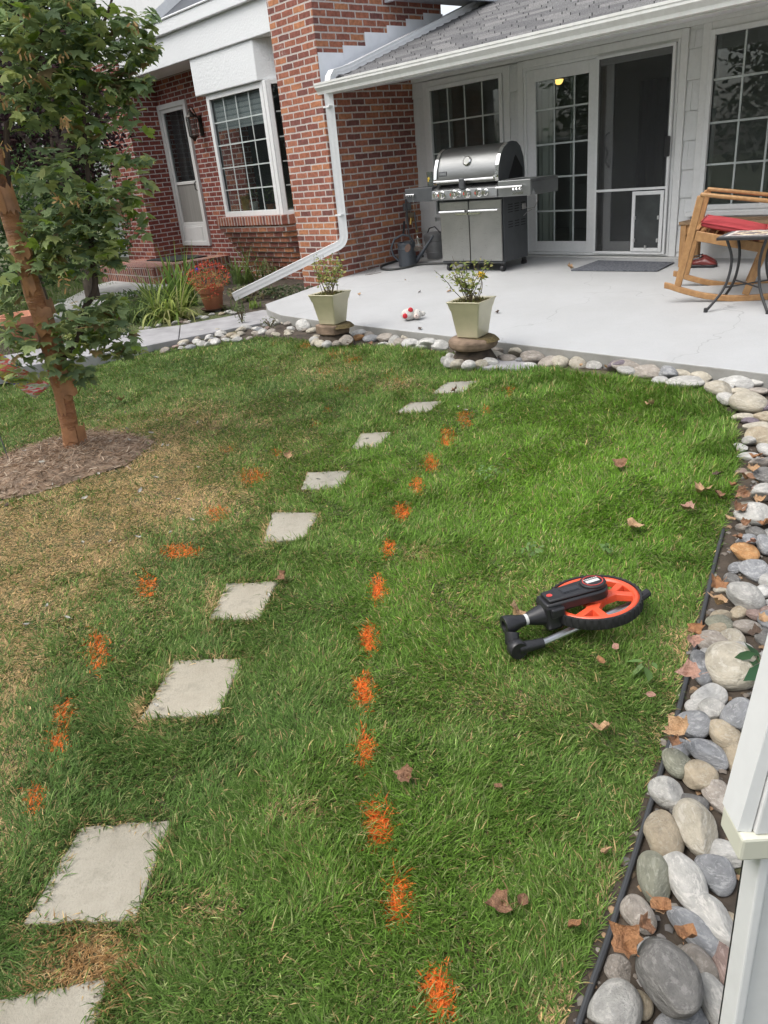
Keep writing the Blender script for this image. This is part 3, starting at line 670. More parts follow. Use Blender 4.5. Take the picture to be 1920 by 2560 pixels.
# ---- lower roof, gutter, soffit
GY, GZ = 6.40, 2.215; SL = .32
def roofz(y): return GZ - .03 + SL * (y - GY - .06)
t = NT('shingles'); v = t.obj(); sx = t.new('ShaderNodeSeparateXYZ'); t.l.new(v, sx.inputs[0])
rw = t.m('FLOOR', t.m('DIVIDE', t.m('SUBTRACT', sx.outputs[1], GY), .135))
wr = t.new('ShaderNodeTexWhiteNoise', noise_dimensions='1D'); t.l.new(rw, wr.inputs['W'])
cu = t.m('ADD', t.m('DIVIDE', sx.outputs[0], .30), t.m('MULTIPLY', wr.outputs['Value'], 3.)); cf = t.m('FLOOR', cu); fu = t.m('FRACT', cu)
cb = t.new('ShaderNodeCombineXYZ'); t.l.new(cf, cb.inputs[0]); t.l.new(rw, cb.inputs[1])
w2 = t.new('ShaderNodeTexWhiteNoise', noise_dimensions='2D'); t.l.new(cb.outputs[0], w2.inputs['Vector'])
c = t.ramp(w2.outputs['Value'], [(0, (.17, .17, .175)), (.4, (.205, .205, .21)), (.75, (.24, .24, .24)), (1, (.285, .28, .28))])
c = t.mix(t.m('LESS_THAN', fu, .04), c, c4((.04, .04, .042)))
c = t.mix(1., c, t.rng(t.noise(v, 120, 3), .3, .7, .7, 1.3), 'MULTIPLY')
t.l.new(c, t.p.inputs['Base Color']); t.p.inputs['Roughness'].default_value = .9; t.bump(t.noise(v, 200, 2), .3, .004); M_shingle = t.mat
mb = MB(); k = 0; y = GY + .07
while y < 10.6:
    z0 = roofz(y); y2 = y + .155; z2 = roofz(y2)
    mb.prism([(y, z0 + .0), (y, z0 + .032), (y2, z2 + .004), (y2, z2 - .003)], 'x', XS + .004, 2.2); y += .135
rf = mb.build('roof', M_shingle, house, smooth=0)
mb = MB(); mb.prism([(6.47, roofz(6.47) - .02), (10.7, roofz(10.7) - .02), (10.7, roofz(10.7) - .12), (8.12, 2.44), (8.12, 2.30), (6.55, 2.13)], 'x', XS + .004, 2.2); mb.build('roof_deck', M_trim, house, smooth=0)
# K-style gutter: a real trough
prof = [(GY + .115, GZ - .005), (GY + .005, GZ - .005), (GY, GZ - .02), (GY + .004, GZ - .045), (GY + .04, GZ - .085), (GY + .045, GZ - .12), (GY + .125, GZ - .12), (GY + .125, GZ + .01), (GY + .119, GZ + .01), (GY + .119, GZ - .112), (GY + .052, GZ - .112), (GY + .046, GZ - .088), (GY + .012, GZ - .045), (GY + .012, GZ - .02), (GY + .03, GZ - .013), (GY + .115, GZ - .013)]
prof = [(GY + .018, GZ + .0), (GY + .0, GZ + .0), (GY, GZ - .022), (GY + .006, GZ - .028), (GY + .006, GZ - .05), (GY + .04, GZ - .09), (GY + .045, GZ - .12), (GY + .125, GZ - .12), (GY + .125, GZ + .0), (GY + .120, GZ + .0), (GY + .120, GZ - .114), (GY + .050, GZ - .114), (GY + .046, GZ - .092), (GY + .012, GZ - .052), (GY + .012, GZ - .024), (GY + .018, GZ - .006)]
mb = MB(); n = len(prof); xa, xb = XS - .06, 2.2
mb.add([(xa, p[0], p[1]) for p in prof] + [(xb, p[0], p[1]) for p in prof], [(i, (i + 1) % n, n + (i + 1) % n, n + i) for i in range(n)])
cap = [(GY, GZ + .001), (GY, GZ - .022), (GY + .006, GZ - .05), (GY + .04, GZ - .09), (GY + .045, GZ - .12), (GY + .125, GZ - .12), (GY + .125, GZ + .001)]
mb.prism(cap, 'x', xa - .004, xa + .002)
mb.build('gutter', M_gut, house, smooth=25)
mb = MB(); mb.box(XS + .004, 2.2, GY + .126, GY + .145, GZ - .13, GZ + .0); mb.prism([(GY + .145, GZ - .13), (YF + .028, 2.235), (YF + .028, 2.25), (GY + .145, GZ - .10)], 'x', XS + .004, 2.2); mb.build('soffit', M_trim, house, smooth=0)
# stepped flashing on the brick side wall
M_flash = mat('pale_flashing', (.76, .78, .82), .45, .0, .06)
mb = MB()
for i, (ya, yb, zt) in enumerate(((6.46, 6.87, 2.525), (6.85, 7.23, 2.60), (7.22, 7.62, 2.745), (7.60, 7.96, 2.825), (7.94, 8.28, 2.905), (8.26, 8.62, 2.98))):
    d = .004 + .003 * (i % 2); mb.prism([(ya, roofz(ya) - .0), (yb, roofz(yb)), (yb, zt), (ya, zt)], 'x', XS + .001, XS + d + .002)
mb.build('step_flashing', M_flash, house, smooth=0)
# downspout, its elbow and the sloping leader
def sqtube(mb, pts, a, b, ups):
    vs = []; n = 16
    for (p, d, s) in zip(pts, ups[0], ups[1]):
        d = Vector(d).normalized(); s = Vector(s).normalized(); q = d.cross(s)
        ring = []
        for k in range(n):
            side, f_ = divmod(k, 4); f_ = f_ / 4 * 2 - 1
            cx_, cy_ = [(f_, -1), (1, f_), (-f_, 1), (-1, -f_)][side]
            g_ = .955 if k % 2 else 1.0
            ring.append(Vector(p) + s * cx_ * a * g_ + q * cy_ * b * g_)
        vs += ring
    fs = []
    for i in range(len(pts) - 1):
        for k in range(n): fs.append((i * n + k, i * n + (k + 1) % n, (i + 1) * n + (k + 1) % n, (i + 1) * n + k))
    fs += [tuple(range(n - 1, -1, -1)), tuple(range((len(pts) - 1) * n, len(pts) * n))]
    mb.add(vs, fs)
mb = MB(); dx, dy = -7.80, 6.50
ze = .42; end = gz(585, 742, -.10); dirl = (end - Vector((dx, dy, ze - .02))).normalized()
pts = [Vector((dx, dy, GZ - .12)), Vector((dx, dy, ze + .10))]; ds = [Vector((0, 0, -1)), Vector((0, 0, -1))]
for k in range(1, 7):
    f_ = k / 6; d = (Vector((0, 0, -1)) * (1 - f_) + dirl * f_).normalized(); pts.append(pts[-1] + d * .032); ds.append(d)
pts.append(end); ds.append(dirl)
hs_ = Vector((dirl.y, -dirl.x, 0)).normalized()
ss = [hs_] * len(pts)
sqtube(mb, pts, .044, .052, (ds, ss)); dsp = mb.build('downspout', M_white, house, smooth=0)
mb = MB()
for z in (1.95, .75): mb.box(dx - .055, dx + .055, dy - .062, dy + .062, z, z + .018)
mb.build('strap', M_white, dsp, smooth=0)
# upper downspout lying on the shingles beside the brick wall
mb = MB(); xp = XS + .17
def RZ(y, up): return Vector((xp + .02 * (y - 6.6), y, roofz(y) + up))
mid = [Vector((xp - .02, 6.47, GZ - .02)), Vector((xp - .02, 6.49, GZ + .04)), Vector((xp - .01, 6.53, GZ + .085)), RZ(6.62, .075), RZ(6.75, .062), RZ(10.0, .062)]
dd = [Vector((0, 0, 1)), Vector((0, .3, 1)), Vector((0, .8, .8)), Vector((0, 1, SL + .1)), Vector((0, 1, SL)), Vector((0, 1, SL))]
sqtube(mb, mid, .05, .04, (dd, [Vector((1, 0, 0))] * 6)); mb.build('downspout', M_white, house, smooth=0)
# eave of the main roof at the top of the picture
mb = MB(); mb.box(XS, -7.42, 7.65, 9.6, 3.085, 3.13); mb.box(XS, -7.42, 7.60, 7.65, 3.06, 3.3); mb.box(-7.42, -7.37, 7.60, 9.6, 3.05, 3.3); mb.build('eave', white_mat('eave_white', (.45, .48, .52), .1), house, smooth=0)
mb = MB(); mb.box(-14.0, -6.9, 7.3, 12.5, 3.71, 3.9); mb.build('upper_roof', M_slate, house, smooth=0) if False else None
mb = MB(); mb.box(XS, 2.2, 10.75, 10.9, 0, 4.4); mb.build('rear_wall', M_shake, house, smooth=0)
# ------------------------------------------------------------------ the gas grill
t = NT('brushed_steel'); v = t.obj()
f = t.noise(t.scale(v, (4, 4, 400)), 3, 3); f2 = t.noise(v, 3, 4)
t.l.new(t.mix(t.rng(f2, .3, .7), c4((.36, .365, .36)), c4((.46, .46, .45))), t.p.inputs['Base Color'])
t.p.inputs['Metallic'].default_value = 1; t.l.new(t.rng(f, .3, .7, .26, .40), t.p.inputs['Roughness']); M_steel = t.mat
M_lid = mat('tree_reflection_steel', (.25, .255, .25), .38, 1., .1, 3, stretch=(1, 1, 8))  # darker copy of the steel: reflected dark trees are put into its colour
M_steel2 = mat('dull_steel', (.30, .31, .31), .42, .9, .12, 4)
M_chrome = mat('polished_steel', (.72, .72, .70), .16, 1., .05)
M_graph = mat('graphite_paint', (.085, .09, .095), .42, .3, .1, 8, .04, 300)
M_gdark = mat('dark_gap', (.008, .008, .009), .7)
gr = thing('gas_grill', 'large stainless steel gas grill with a domed lid and two side tables', 'grill', (-5.69, 7.03, zp(7.03)), math.radians(5))
X0, X1 = -.86, .02                                          # local: x to the right, y to the back, z up; x=0 right front corner
def LB(): return MB()
mb = LB(); mb.box(X0 + .02, X1 - .012, .03, .52, .105, .80); mb.box(X0 + .0, X1, .0, .03, .095, .12); gbody = mb.build('cabinet', M_graph, gr, local=True, smooth=0, bevel=.006)
mb = LB()
for r_ in range(4):
    for c_ in range(3): mb.box(X1 - .0125, X1 - .0095, .12 + c_ * .13, .21 + c_ * .13, .70 - r_ * .026, .708 - r_ * .026)
mb.build('vent', M_gdark, gbody, local=True, smooth=0); mb = LB()
for r_ in range(3):
    for c_ in range(3): mb.box(X1 - .0125, X1 - .0095, .12 + c_ * .13, .21 + c_ * .13, .52 - r_ * .028, .528 - r_ * .028)
mb.build('vent', M_gdark, gbody, local=True, smooth=0)
for (a, b) in ((X0 + .015, -.435), (-.425, X1 - .01)):
    mb = LB(); mb.box(a, b, -.022, .0, .125, .775); d_ = mb.build('door', M_steel, gr, local=True, smooth=0, bevel=.006)
    mb = LB(); cx_ = (a, -.44) if a < -.6 else (-.42, b); mb.tube([(a + .02, -.055, .672), (b - .02, -.055, .672)], .014, 10)
    for x in (a + .05, b - .05): mb.tube([(x, -.055, .672), (x, -.02, .672)], .009, 8)
    mb.box((b - .17) if a < -.6 else a, b if a < -.6 else (a + .17), -.045, -.022, .630, .652)
    mb.build('handle', M_chrome, d_, local=True)
# control panel, slanted
mb = LB(); mb.prism([(-.10, .80), (-.125, .815), (-.115, .905), (.02, .955), (.06, .955), (.06, .80)], 'x', X0 - .015, X1 + .01); pan = mb.build('control_panel', M_steel2, gr, local=True, smooth=0, bevel=.006)
mb = LB()
for k in range(26):
    x = X0 + .06 + k * .03
    if abs(x + .42) > .05: mb.box(x, x + .02, -.075, -.04, .9295, .9305, 0, Matrix.Translation((0, 0, .0)) @ Matrix.Translation((0, -.05, .93)) @ Matrix.Rotation(.353, 4, 'X') @ Matrix.Translation((0, .05, -.925)))
    if abs(x + .42) > .05: mb.box(x, x + .02, -.035, -.005, .9295, .9305, 0, Matrix.Translation((0, -.05, .93)) @ Matrix.Rotation(.353, 4, 'X') @ Matrix.Translation((0, .05, -.925)))
mb.build('slot', M_gdark, pan, local=True, smooth=0)
KN = Matrix.Rotation(PI / 2, 4, 'X')
for (x, r_, red) in ((-.80, .026, 0), (-.72, .036, 1), (-.545, .038, 1), (-.475, .022, 0), (-.36, .038, 1), (-.205, .037, 1), (-.115, .028, 0)):
    mb = LB(); mb.lathe([(r_ * 1.25, 0), (r_ * 1.25, .008), (r_, .012), (r_ * .92, .045), (r_ * .8, .052), (0.001, .052)], (x, -.118, .86), 20, 0, KN)
    mb.box(x - .006, x + .006, -.178, -.166, .86 - r_ * .85, .86 + r_ * .85)
    kb = mb.build('knob', M_chrome, gr, local=True)
    if red: mb = LB(); mb.lathe([(r_ * .42, .0), (r_ * .42, .0025)], (x - r_ * .25, -.170, .86), 12, 0, KN); mb.build('indicator', mat('red_dot', (.45, .05, .04), .5), kb, local=True)
# lid: curved steel shell between graphite end caps
LP = [(-.055, .965), (-.062, 1.02), (-.045, 1.12), (.0, 1.225), (.055, 1.29), (.13, 1.325), (.22, 1.335), (.30, 1.325), (.37, 1.28), (.43, 1.17), (.45, 1.02), (.445, .965)]
mb = LB(); n = len(LP); vs = [(X0 + .035, *p) for p in LP] + [(X1 - .035, *p) for p in LP]
mb.add(vs, [(i, i + 1, n + i + 1, n + i) for i in range(n - 1)]); lid = mb.build('lid', M_lid, gr, local=True, smooth=50)
cen = Vector((0, .2, 1.05))
for x, s_ in ((X0 + .0, 1), (X1 - .036, 1)):
    big_ = [((p[0] - .2) * 1.03 + .2, (p[1] - .965) * 1.02 + .965) for p in LP]
    mb = LB(); mb.prism(big_, 'x', x, x + .036); mb.build('end_cap', M_graph, lid, local=True, smooth=40, bevel=.006)
for x in (X0 - .0005, X1 - .038):
    mb = LB()
    for i in range(5):
        a, b = LP[i], LP[i + 1]; mb.bar((x + .019, a[0] - .013, a[1]), (x + .019, b[0] - .013, b[1]), .041, .012, (0, -1, .5))
    mb.build('edge_trim', M_chrome, lid, local=True, smooth=0)
mb = LB(); mb.prism([(.12, .97), (.40, .97), (.40, 1.06), (.27, 1.20), (.25, 1.18)], 'x', X1 + .0005, X1 + .006); mb.build('recess', M_gdark, lid, local=True, smooth=0)
mb = LB(); mb.tube([(X0 + .03, -.115, 1.0), (X1 - .03, -.115, 1.0)], .014, 10)
for x in (X0 + .05, X1 - .05): mb.tube([(x, -.115, 1.0), (x, -.05, 1.01)], .012, 8)
mb.build('lid_handle', M_chrome, lid, local=True)
mb = LB(); mb.box(-.47, -.395, -.136, -.095, .905, 1.02); mb.build('handle_light', M_graph, gr, local=True, smooth=0, bevel=.012)
GM = Matrix.Translation((-.42, -.02, 1.185)) @ Matrix.Rotation(PI / 2 - .42, 4, 'X')
mb = LB(); mb.lathe([(.052, 0), (.052, .012), (.042, .018), (.038, .012), (.0, .012)], (0, 0, 0), 24, 0, GM); ga = mb.build('gauge', M_chrome, lid, local=True)
mb = LB(); mb.lathe([(.037, .0125), (.0, .0128)], (0, 0, 0), 20, 0, GM); mb.box(-.004, .004, -.028, .028, .013, .0145, 0, GM); mb.build('dial', mat('pale_dial', (.55, .55, .52), .4), ga, local=True)
PM = Matrix.Translation((-.745, -.052, 1.075)) @ Matrix.Rotation(PI / 2 - .15, 4, 'X')
mb = LB(); mb.box(-.055, .055, -.025, .025, -.005, .006, 0, PM); bd = mb.build('badge', M_graph, lid, local=True, smooth=0, bevel=.003)
mb = LB()
for k in range(5): mb.box(-.04 + k * .014, -.031 + k * .014, -.012, .012, .006, .0075, 0, PM)
mb.box(.033, .045, -.016, .016, .006, .008, 0, PM); mb.build('emblem', M_steel2, bd, local=True, smooth=0)
# side tables
mb = LB(); mb.box(X1 + .012, .44, -.10, .46, .935, .96); mb.box(X1 + .012, .44, -.105, -.085, .80, .96); mb.prism([(-.085, .935), (.46, .935), (.46, .80), (.0, .80), (-.05, .86), (-.085, .80)], 'x', .425, .44)
st_ = mb.build('side_table', M_steel2, gr, local=True, smooth=0, bevel=.006)
mb = LB(); mb.tube([(.04, -.15, .90), (.37, -.15, .90)], .014, 10)
for x in (.06, .36): mb.tube([(x, -.15, .90), (x, -.10, .90)], .009, 8)
for k in range(3): mb.tube([(.26 + k * .04, -.15, .89), (.262 + k * .04, -.165, .868), (.272 + k * .04, -.165, .862), (.28 + k * .04, -.15, .875)], .005, 6)
mb.build('towel_rail', M_chrome, st_, local=True)
cu = bpy.data.curves.new('txt', 'FONT'); cu.body = 'Summit'; cu.size = .045; cu.extrude = .0012; cu.shear = .25
to = bpy.data.objects.new('txt', cu); COL.objects.link(to); bpy.context.view_layer.update()
me = bpy.data.meshes.new_from_object(to); bpy.data.objects.remove(to)
me.transform(Matrix.Translation((.215, -.1075, .818)) @ Matrix.Rotation(PI / 2, 4, 'X')); me.materials.clear(); me.materials.append(M_chrome)
link('lettering', me, st_)
mb = LB(); mb.box(X0 - .43, X0 - .012, -.10, .44, .925, .95); mb.box(X0 - .43, X0 - .012, -.105, -.085, .80, .95); mb.box(X0 - .43, X0 - .415, -.085, .44, .80, .925)
lt = mb.build('side_table', M_graph, gr, local=True, smooth=0, bevel=.006)
mb = LB(); mb.tube([(X0 - .40, -.125, .885), (X0 - .27, -.125, .885)], .008, 8)
for k in range(4): mb.tube([(X0 - .39 + k * .035, -.12, .885), (X0 - .388 + k * .035, -.14, .868), (X0 - .378 + k * .035, -.14, .87)], .004, 6)
mb.build('hook_rail', M_chrome, lt, local=True)
for (x, y) in ((X0 + .06, .05), (X1 - .05, .05), (X0 + .06, .49), (X1 - .05, .49)):
    mb = LB(); mb.lathe([(.02, -.022), (.036, -.018), (.038, 0), (.036, .018), (.02, .022)], (x, y, .038), 18, 0, Matrix.Rotation(PI / 2, 4, 'Y') @ Matrix.Rotation(.0, 4, 'X'))
    mb.box(x - .026, x + .026, y - .012, y + .012, .05, .10); mb.build('caster', M_black, gr, local=True)
mb = LB(); mb.box(X1 - .010, X1 + .012, .40, .45, .63, .69); mb.tube([(X1 + .01, .42, .66), (X1 + .05, .44, .63), (X1 + .12, .46, .64), (X1 + .17, .45, .72), (X1 + .16, .45, .80)], .004, 6)
mb.tube([(X1 + .01, .40, .56), (X1 + .05, .42, .60), (X1 + .09, .45, .62)], .004, 6); mb.build('cable', mat('pale_cable', (.35, .34, .33), .5), gr, local=True)
# glass on the left side table, hanging tools
GRM = gr.matrix_basis.copy(); GRM = Matrix.Translation(gr.location) @ Matrix.Rotation(math.radians(5), 4, 'Z')
gp = GRM @ Vector((X0 - .13, .02, .95))
tg = thing('glass_tumbler', 'clear glass tumbler with a yellow flower print on the grill side table', 'glass', gp)
mb = MB(); mb.lathe([(.032, 0), (.036, .005), (.042, .16), (.039, .16), (.033, .012), (0.001, .012)], gp, 20); mb.build('tumbler', glass_mat('clear_glass', .86, boost=1.6), tg)
mb = MB(); mb.lathe([(.018, .0), (.0, .003)], gp + Vector((.012, -.0405, .09)), 9, 0, Matrix.Rotation(PI / 2, 4, 'X')); mb.lathe([(.012, .0), (.0, .003)], gp + Vector((.002, -.0405, .065)), 7, 0, Matrix.Rotation(PI / 2, 4, 'X')); mb.build('flower_print', mat('yellow_print', (.55, .40, .05), .6), tg)
bp = GRM @ Vector((X0 - .285, -.135, .875)); zf = bp.z
tb = thing('grill_brush', 'wire grill brush with a black grip hanging from the grill side table', 'brush', (bp.x, bp.y, bp.z))
mb = MB(); mb.tube([bp + Vector((0, 0, 0)), bp + Vector((.012, 0, -.20))], .0035, 6); mb.tube([bp + Vector((.022, 0, -.37)), bp + Vector((.026, 0, -.45))], .004, 6)
for k in range(7):
    a = (k - 3) * .016; mb.tube([bp + Vector((.026, 0, -.45)), bp + Vector((.026 + a * .8, 0, -.50)), bp + Vector((.026 + a, .015, -.58))], .0022, 5)
mb.build('wire', M_chrome, tb)
mb = MB(); mb.tube([bp + Vector((.011, 0, -.18)), bp + Vector((.014, 0, -.24)), bp + Vector((.022, 0, -.38))], [.009, .011, .009], 8); mb.build('grip', M_black, tb)
mb = MB()
for k in range(90):
    q = bp + Vector((.026 + random.uniform(-.055, .055), random.uniform(-.02, .025), -.58 + random.uniform(-.005, .01))); mb.tube([q, q + Vector((random.gauss(0, .005), random.gauss(0, .004), -.035))], .0016, 3)
mb.build('bristles', mat('brush_wire', (.14, .12, .10), .5, .6), tb)
b2 = GRM @ Vector((X0 - .41, -.12, .84)); t2 = thing('grill_tool', 'long dark grill ladle hanging at the left end of the grill', 'tool', b2)
mb = MB(); mb.tube([b2, b2 + Vector((.0, 0, -.25)), b2 + Vector((.012, 0, -.42)), b2 + Vector((.05, 0, -.50))], [.012, .013, .008, .006], 8); mb.build('grip', M_black, t2)
mb = MB(); mb.lathe([(.001, -.01), (.03, -.006), (.046, .01), (.05, .022)], b2 + Vector((-.01, -.0, -.56)), 16, 0, Matrix.Rotation(1.2, 4, 'X')); mb.build('bowl', mat('rusty_iron', (.06, .035, .025), .7, .4), t2)

# ------------------------------------------------------------------ things against the brick wall
def PV(crop, u, v): return P(*crop(u, v))
c2 = mk(800, 450, 260)
cb_ = PV(c2, 1325, 1385); cb_ = Vector((cb_.x, cb_.y + .09, zp(cb_.y + .09)))
tc = thing('watering_can', 'dark grey metal watering can standing inside the hose loop', 'watering can', cb_)
M_zinc = mat('dark_grey_metal', (.075, .085, .098), .5, .35, .15, 10, .05, 80)
mb = MB(); r_ = .118
mb.lathe([(r_, 0), (r_, .01), (r_ * .985, .03), (r_ * .98, .20), (r_ * 1.02, .205), (r_ * 1.02, .215), (r_ * .97, .22), (r_ * .97, .26), (r_, .262), (r_ * .98, .285), (r_ * .9, .29), (r_ * .88, .27), (0.001, .268)], cb_, 28); can = mb.build('can_body', M_zinc, tc)
ax = (Vector((.63, .77, 0))).normalized()                   # spout direction
mb = MB(); mb.tube([cb_ + ax * .10 + Vector((0, 0, .04)), cb_ + ax * .20 + Vector((0, 0, .14)), cb_ + ax * .36 + Vector((0, 0, .34))], [.034, .024, .013], 12); mb.build('spout', M_zinc, tc)
mb = MB(); mb.tube([cb_ - ax * .115 + Vector((0, 0, .07)), cb_ - ax * .18 + Vector((0, 0, .14)), cb_ - ax * .20 + Vector((0, 0, .24)), cb_ - ax * .15 + Vector((0, 0, .34)), cb_ - ax * .04 + Vector((0, 0, .385)), cb_ + ax * .05 + Vector((0, 0, .36)), cb_ + ax * .09 + Vector((0, 0, .285))], .015, 10); mb.build('handle', M_zinc, tc)
# hose loop
M_hose = mat('dark_hose', (.035, .037, .035), .5, bump=.1, bsc=200)
mb = MB(); H_ = []
for (u, v_) in ((1660, 1360), (1400, 1410), (1180, 1445), (1020, 1445), (975, 1425), (1000, 1385), (1090, 1330), (1200, 1290), (1400, 1290), (1560, 1240), (1650, 1235)):
    p = PV(c2, u, v_); p.x = max(p.x, XS + .06); p.y = min(p.y, 7.88); H_.append(Vector((p.x, p.y, zp(p.y) + .016)))
e_ = P(*mk(900, 300, 540)(900, 1105)); H_.insert(0, Vector((e_.x, e_.y, zp(e_.y) + .014)))
def smooth_path(P_, k=6):
    out = []
    for i in range(len(P_) - 1):
        p0, p1, p2, p3 = P_[max(i - 1, 0)], P_[i], P_[i + 1], P_[min(i + 2, len(P_) - 1)]
        for j in range(k):
            f_ = j / k; out.append(.5 * ((2 * p1) + (p2 - p0) * f_ + (2 * p0 - 5 * p1 + 4 * p2 - p3) * f_ ** 2 + (3 * p1 - p0 - 3 * p2 + p3) * f_ ** 3))
    return out + [P_[-1]]
mb.tube(smooth_path(H_), .014, 8); hz = mb.build('garden_hose', M_hose, None, org=H_[3]); tag(hz, 'dark garden hose looped on the patio around the watering can', 'hose')
# grey bucket
bk = Vector((-7.36, 7.70, zp(7.70))); tbk = thing('bucket', 'grey metal bucket with a lid between the grill and the brick wall', 'bucket', bk)
mb = MB(); mb.lathe([(.12, 0), (.125, .01), (.145, .22), (.15, .225), (.155, .235), (.158, .30), (.15, .31), (.10, .33), (.02, .335), (.001, .335)], bk, 28); mb.lathe([(.133, .075), (.138, .08), (.136, .09)], bk, 28); mb.build('pail', mat('light_zinc', (.20, .205, .21), .45, .4, .15, 10), tbk)
mb = MB(); mb.tube([bk + Vector((-.13, -.02, .30)), bk + Vector((-.07, -.03, .38)), bk + Vector((.03, -.03, .40)), bk + Vector((.13, -.02, .31))], .008, 8); mb.build('handle', M_black, tbk)
# tap with hose sprayer, and the wooden-handled tool leaning below
q = gx(*c2(1385, 560), XS); tp = thing('garden_tap', 'brass and grey garden tap on the brick wall with hose couplings', 'tap', (XS, q.y, q.z))
M_brass = mat('brass', (.45, .30, .09), .35, .9); M_gpl = mat('grey_plastic', (.13, .135, .14), .5)
mb = MB(); mb.box(XS + .002, XS + .05, q.y - .07, q.y + .05, q.z + .06, q.z + .15); mb.build('timer_box', M_gpl, tp, smooth=0, bevel=.008)
mb = MB(); mb.lathe([(.035, 0), (.035, .02), (.02, .022), (.02, .06)], (XS, q.y, q.z), 16, 0, Matrix.Rotation(PI / 2, 4, 'Y')); mb.lathe([(.03, -.03), (.034, -.02), (.034, .02), (.03, .03)], (XS + .085, q.y, q.z), 14, 0, Matrix.Rotation(PI / 2, 4, 'X')); mb.build('tap_body', mat('aged_brass', (.30, .25, .18), .5, .6), tp)
mb = MB(); mb.tube([(XS + .085, q.y, q.z - .02), (XS + .085, q.y - .03, q.z - .12)], [.016, .02], 10); mb.tube([(XS + .09, q.y + .07, q.z - .14), (XS + .09, q.y + .08, q.z - .23)], [.016, .02], 10); mb.tube([(XS + .085, q.y, q.z - .02), (XS + .09, q.y + .07, q.z - .1), (XS + .09, q.y + .07, q.z - .15)], .012, 8); mb.build('coupling', M_brass, tp)
tl0 = PV(c2, 1490, 1240); tl0 = Vector((max(tl0.x, XS + .12), 7.42, zp(7.42))); tl1 = gx(*c2(1345, 660), XS + .09)
tl = thing('leaning_tool', 'garden tool with a red brown wooden shaft leaning on the brick wall', 'tool', tl0)
mb = MB(); mb.tube([tl0 + (tl1 - tl0) * .02, tl0 + (tl1 - tl0) * .72], .013, 10); mb.build('shaft', mat('red_wood', (.18, .065, .045), .6, var=.3, sc=20), tl)
mb = MB(); mb.tube([tl0 + (tl1 - tl0) * .70, tl0 + (tl1 - tl0)], .015, 10); mb.build('grip', M_black, tl)
mb = MB(); mb.tube([tl0, tl0 + (tl1 - tl0) * .05], .02, 8); mb.build('ferrule', M_zinc, tl)
# wire plant supports
w0 = PV(c2, 810, 1500); wt = gx(*c2(560, 600), XS + .03)
tw = thing('wire_trellis', 'thin rusty wire trellis leaning on the brick wall by the downspout', 'trellis', Vector((w0.x, w0.y, zp(w0.y))))
w0 = Vector((w0.x, w0.y, zp(w0.y))); mb = MB(); sidev = Vector((.1, .99, 0)) * .085; rungs = 10
for i in range(9):
    o_ = sidev * ((i - 4) / 4); mb.tube([w0 + o_ + Vector((0, 0, .005)), wt + o_], .0018, 4)
for i in range(rungs + 1):
    p = w0.lerp(wt, i / rungs); mb.tube([p - sidev * 1.15 + Vector((.004, 0, 0)), p + sidev * 1.15 + Vector((.004, 0, 0))], .002, 4)
mb.tube([w0 - sidev * .8, w0 - sidev * .8 + Vector((.10, .02, .01)), w0 + sidev * .8 + Vector((.10, .02, .01)), w0 + sidev * .8], .0025, 4)
mb.build('wire', mat('rusty_wire', (.09, .065, .05), .6, .4), tw)

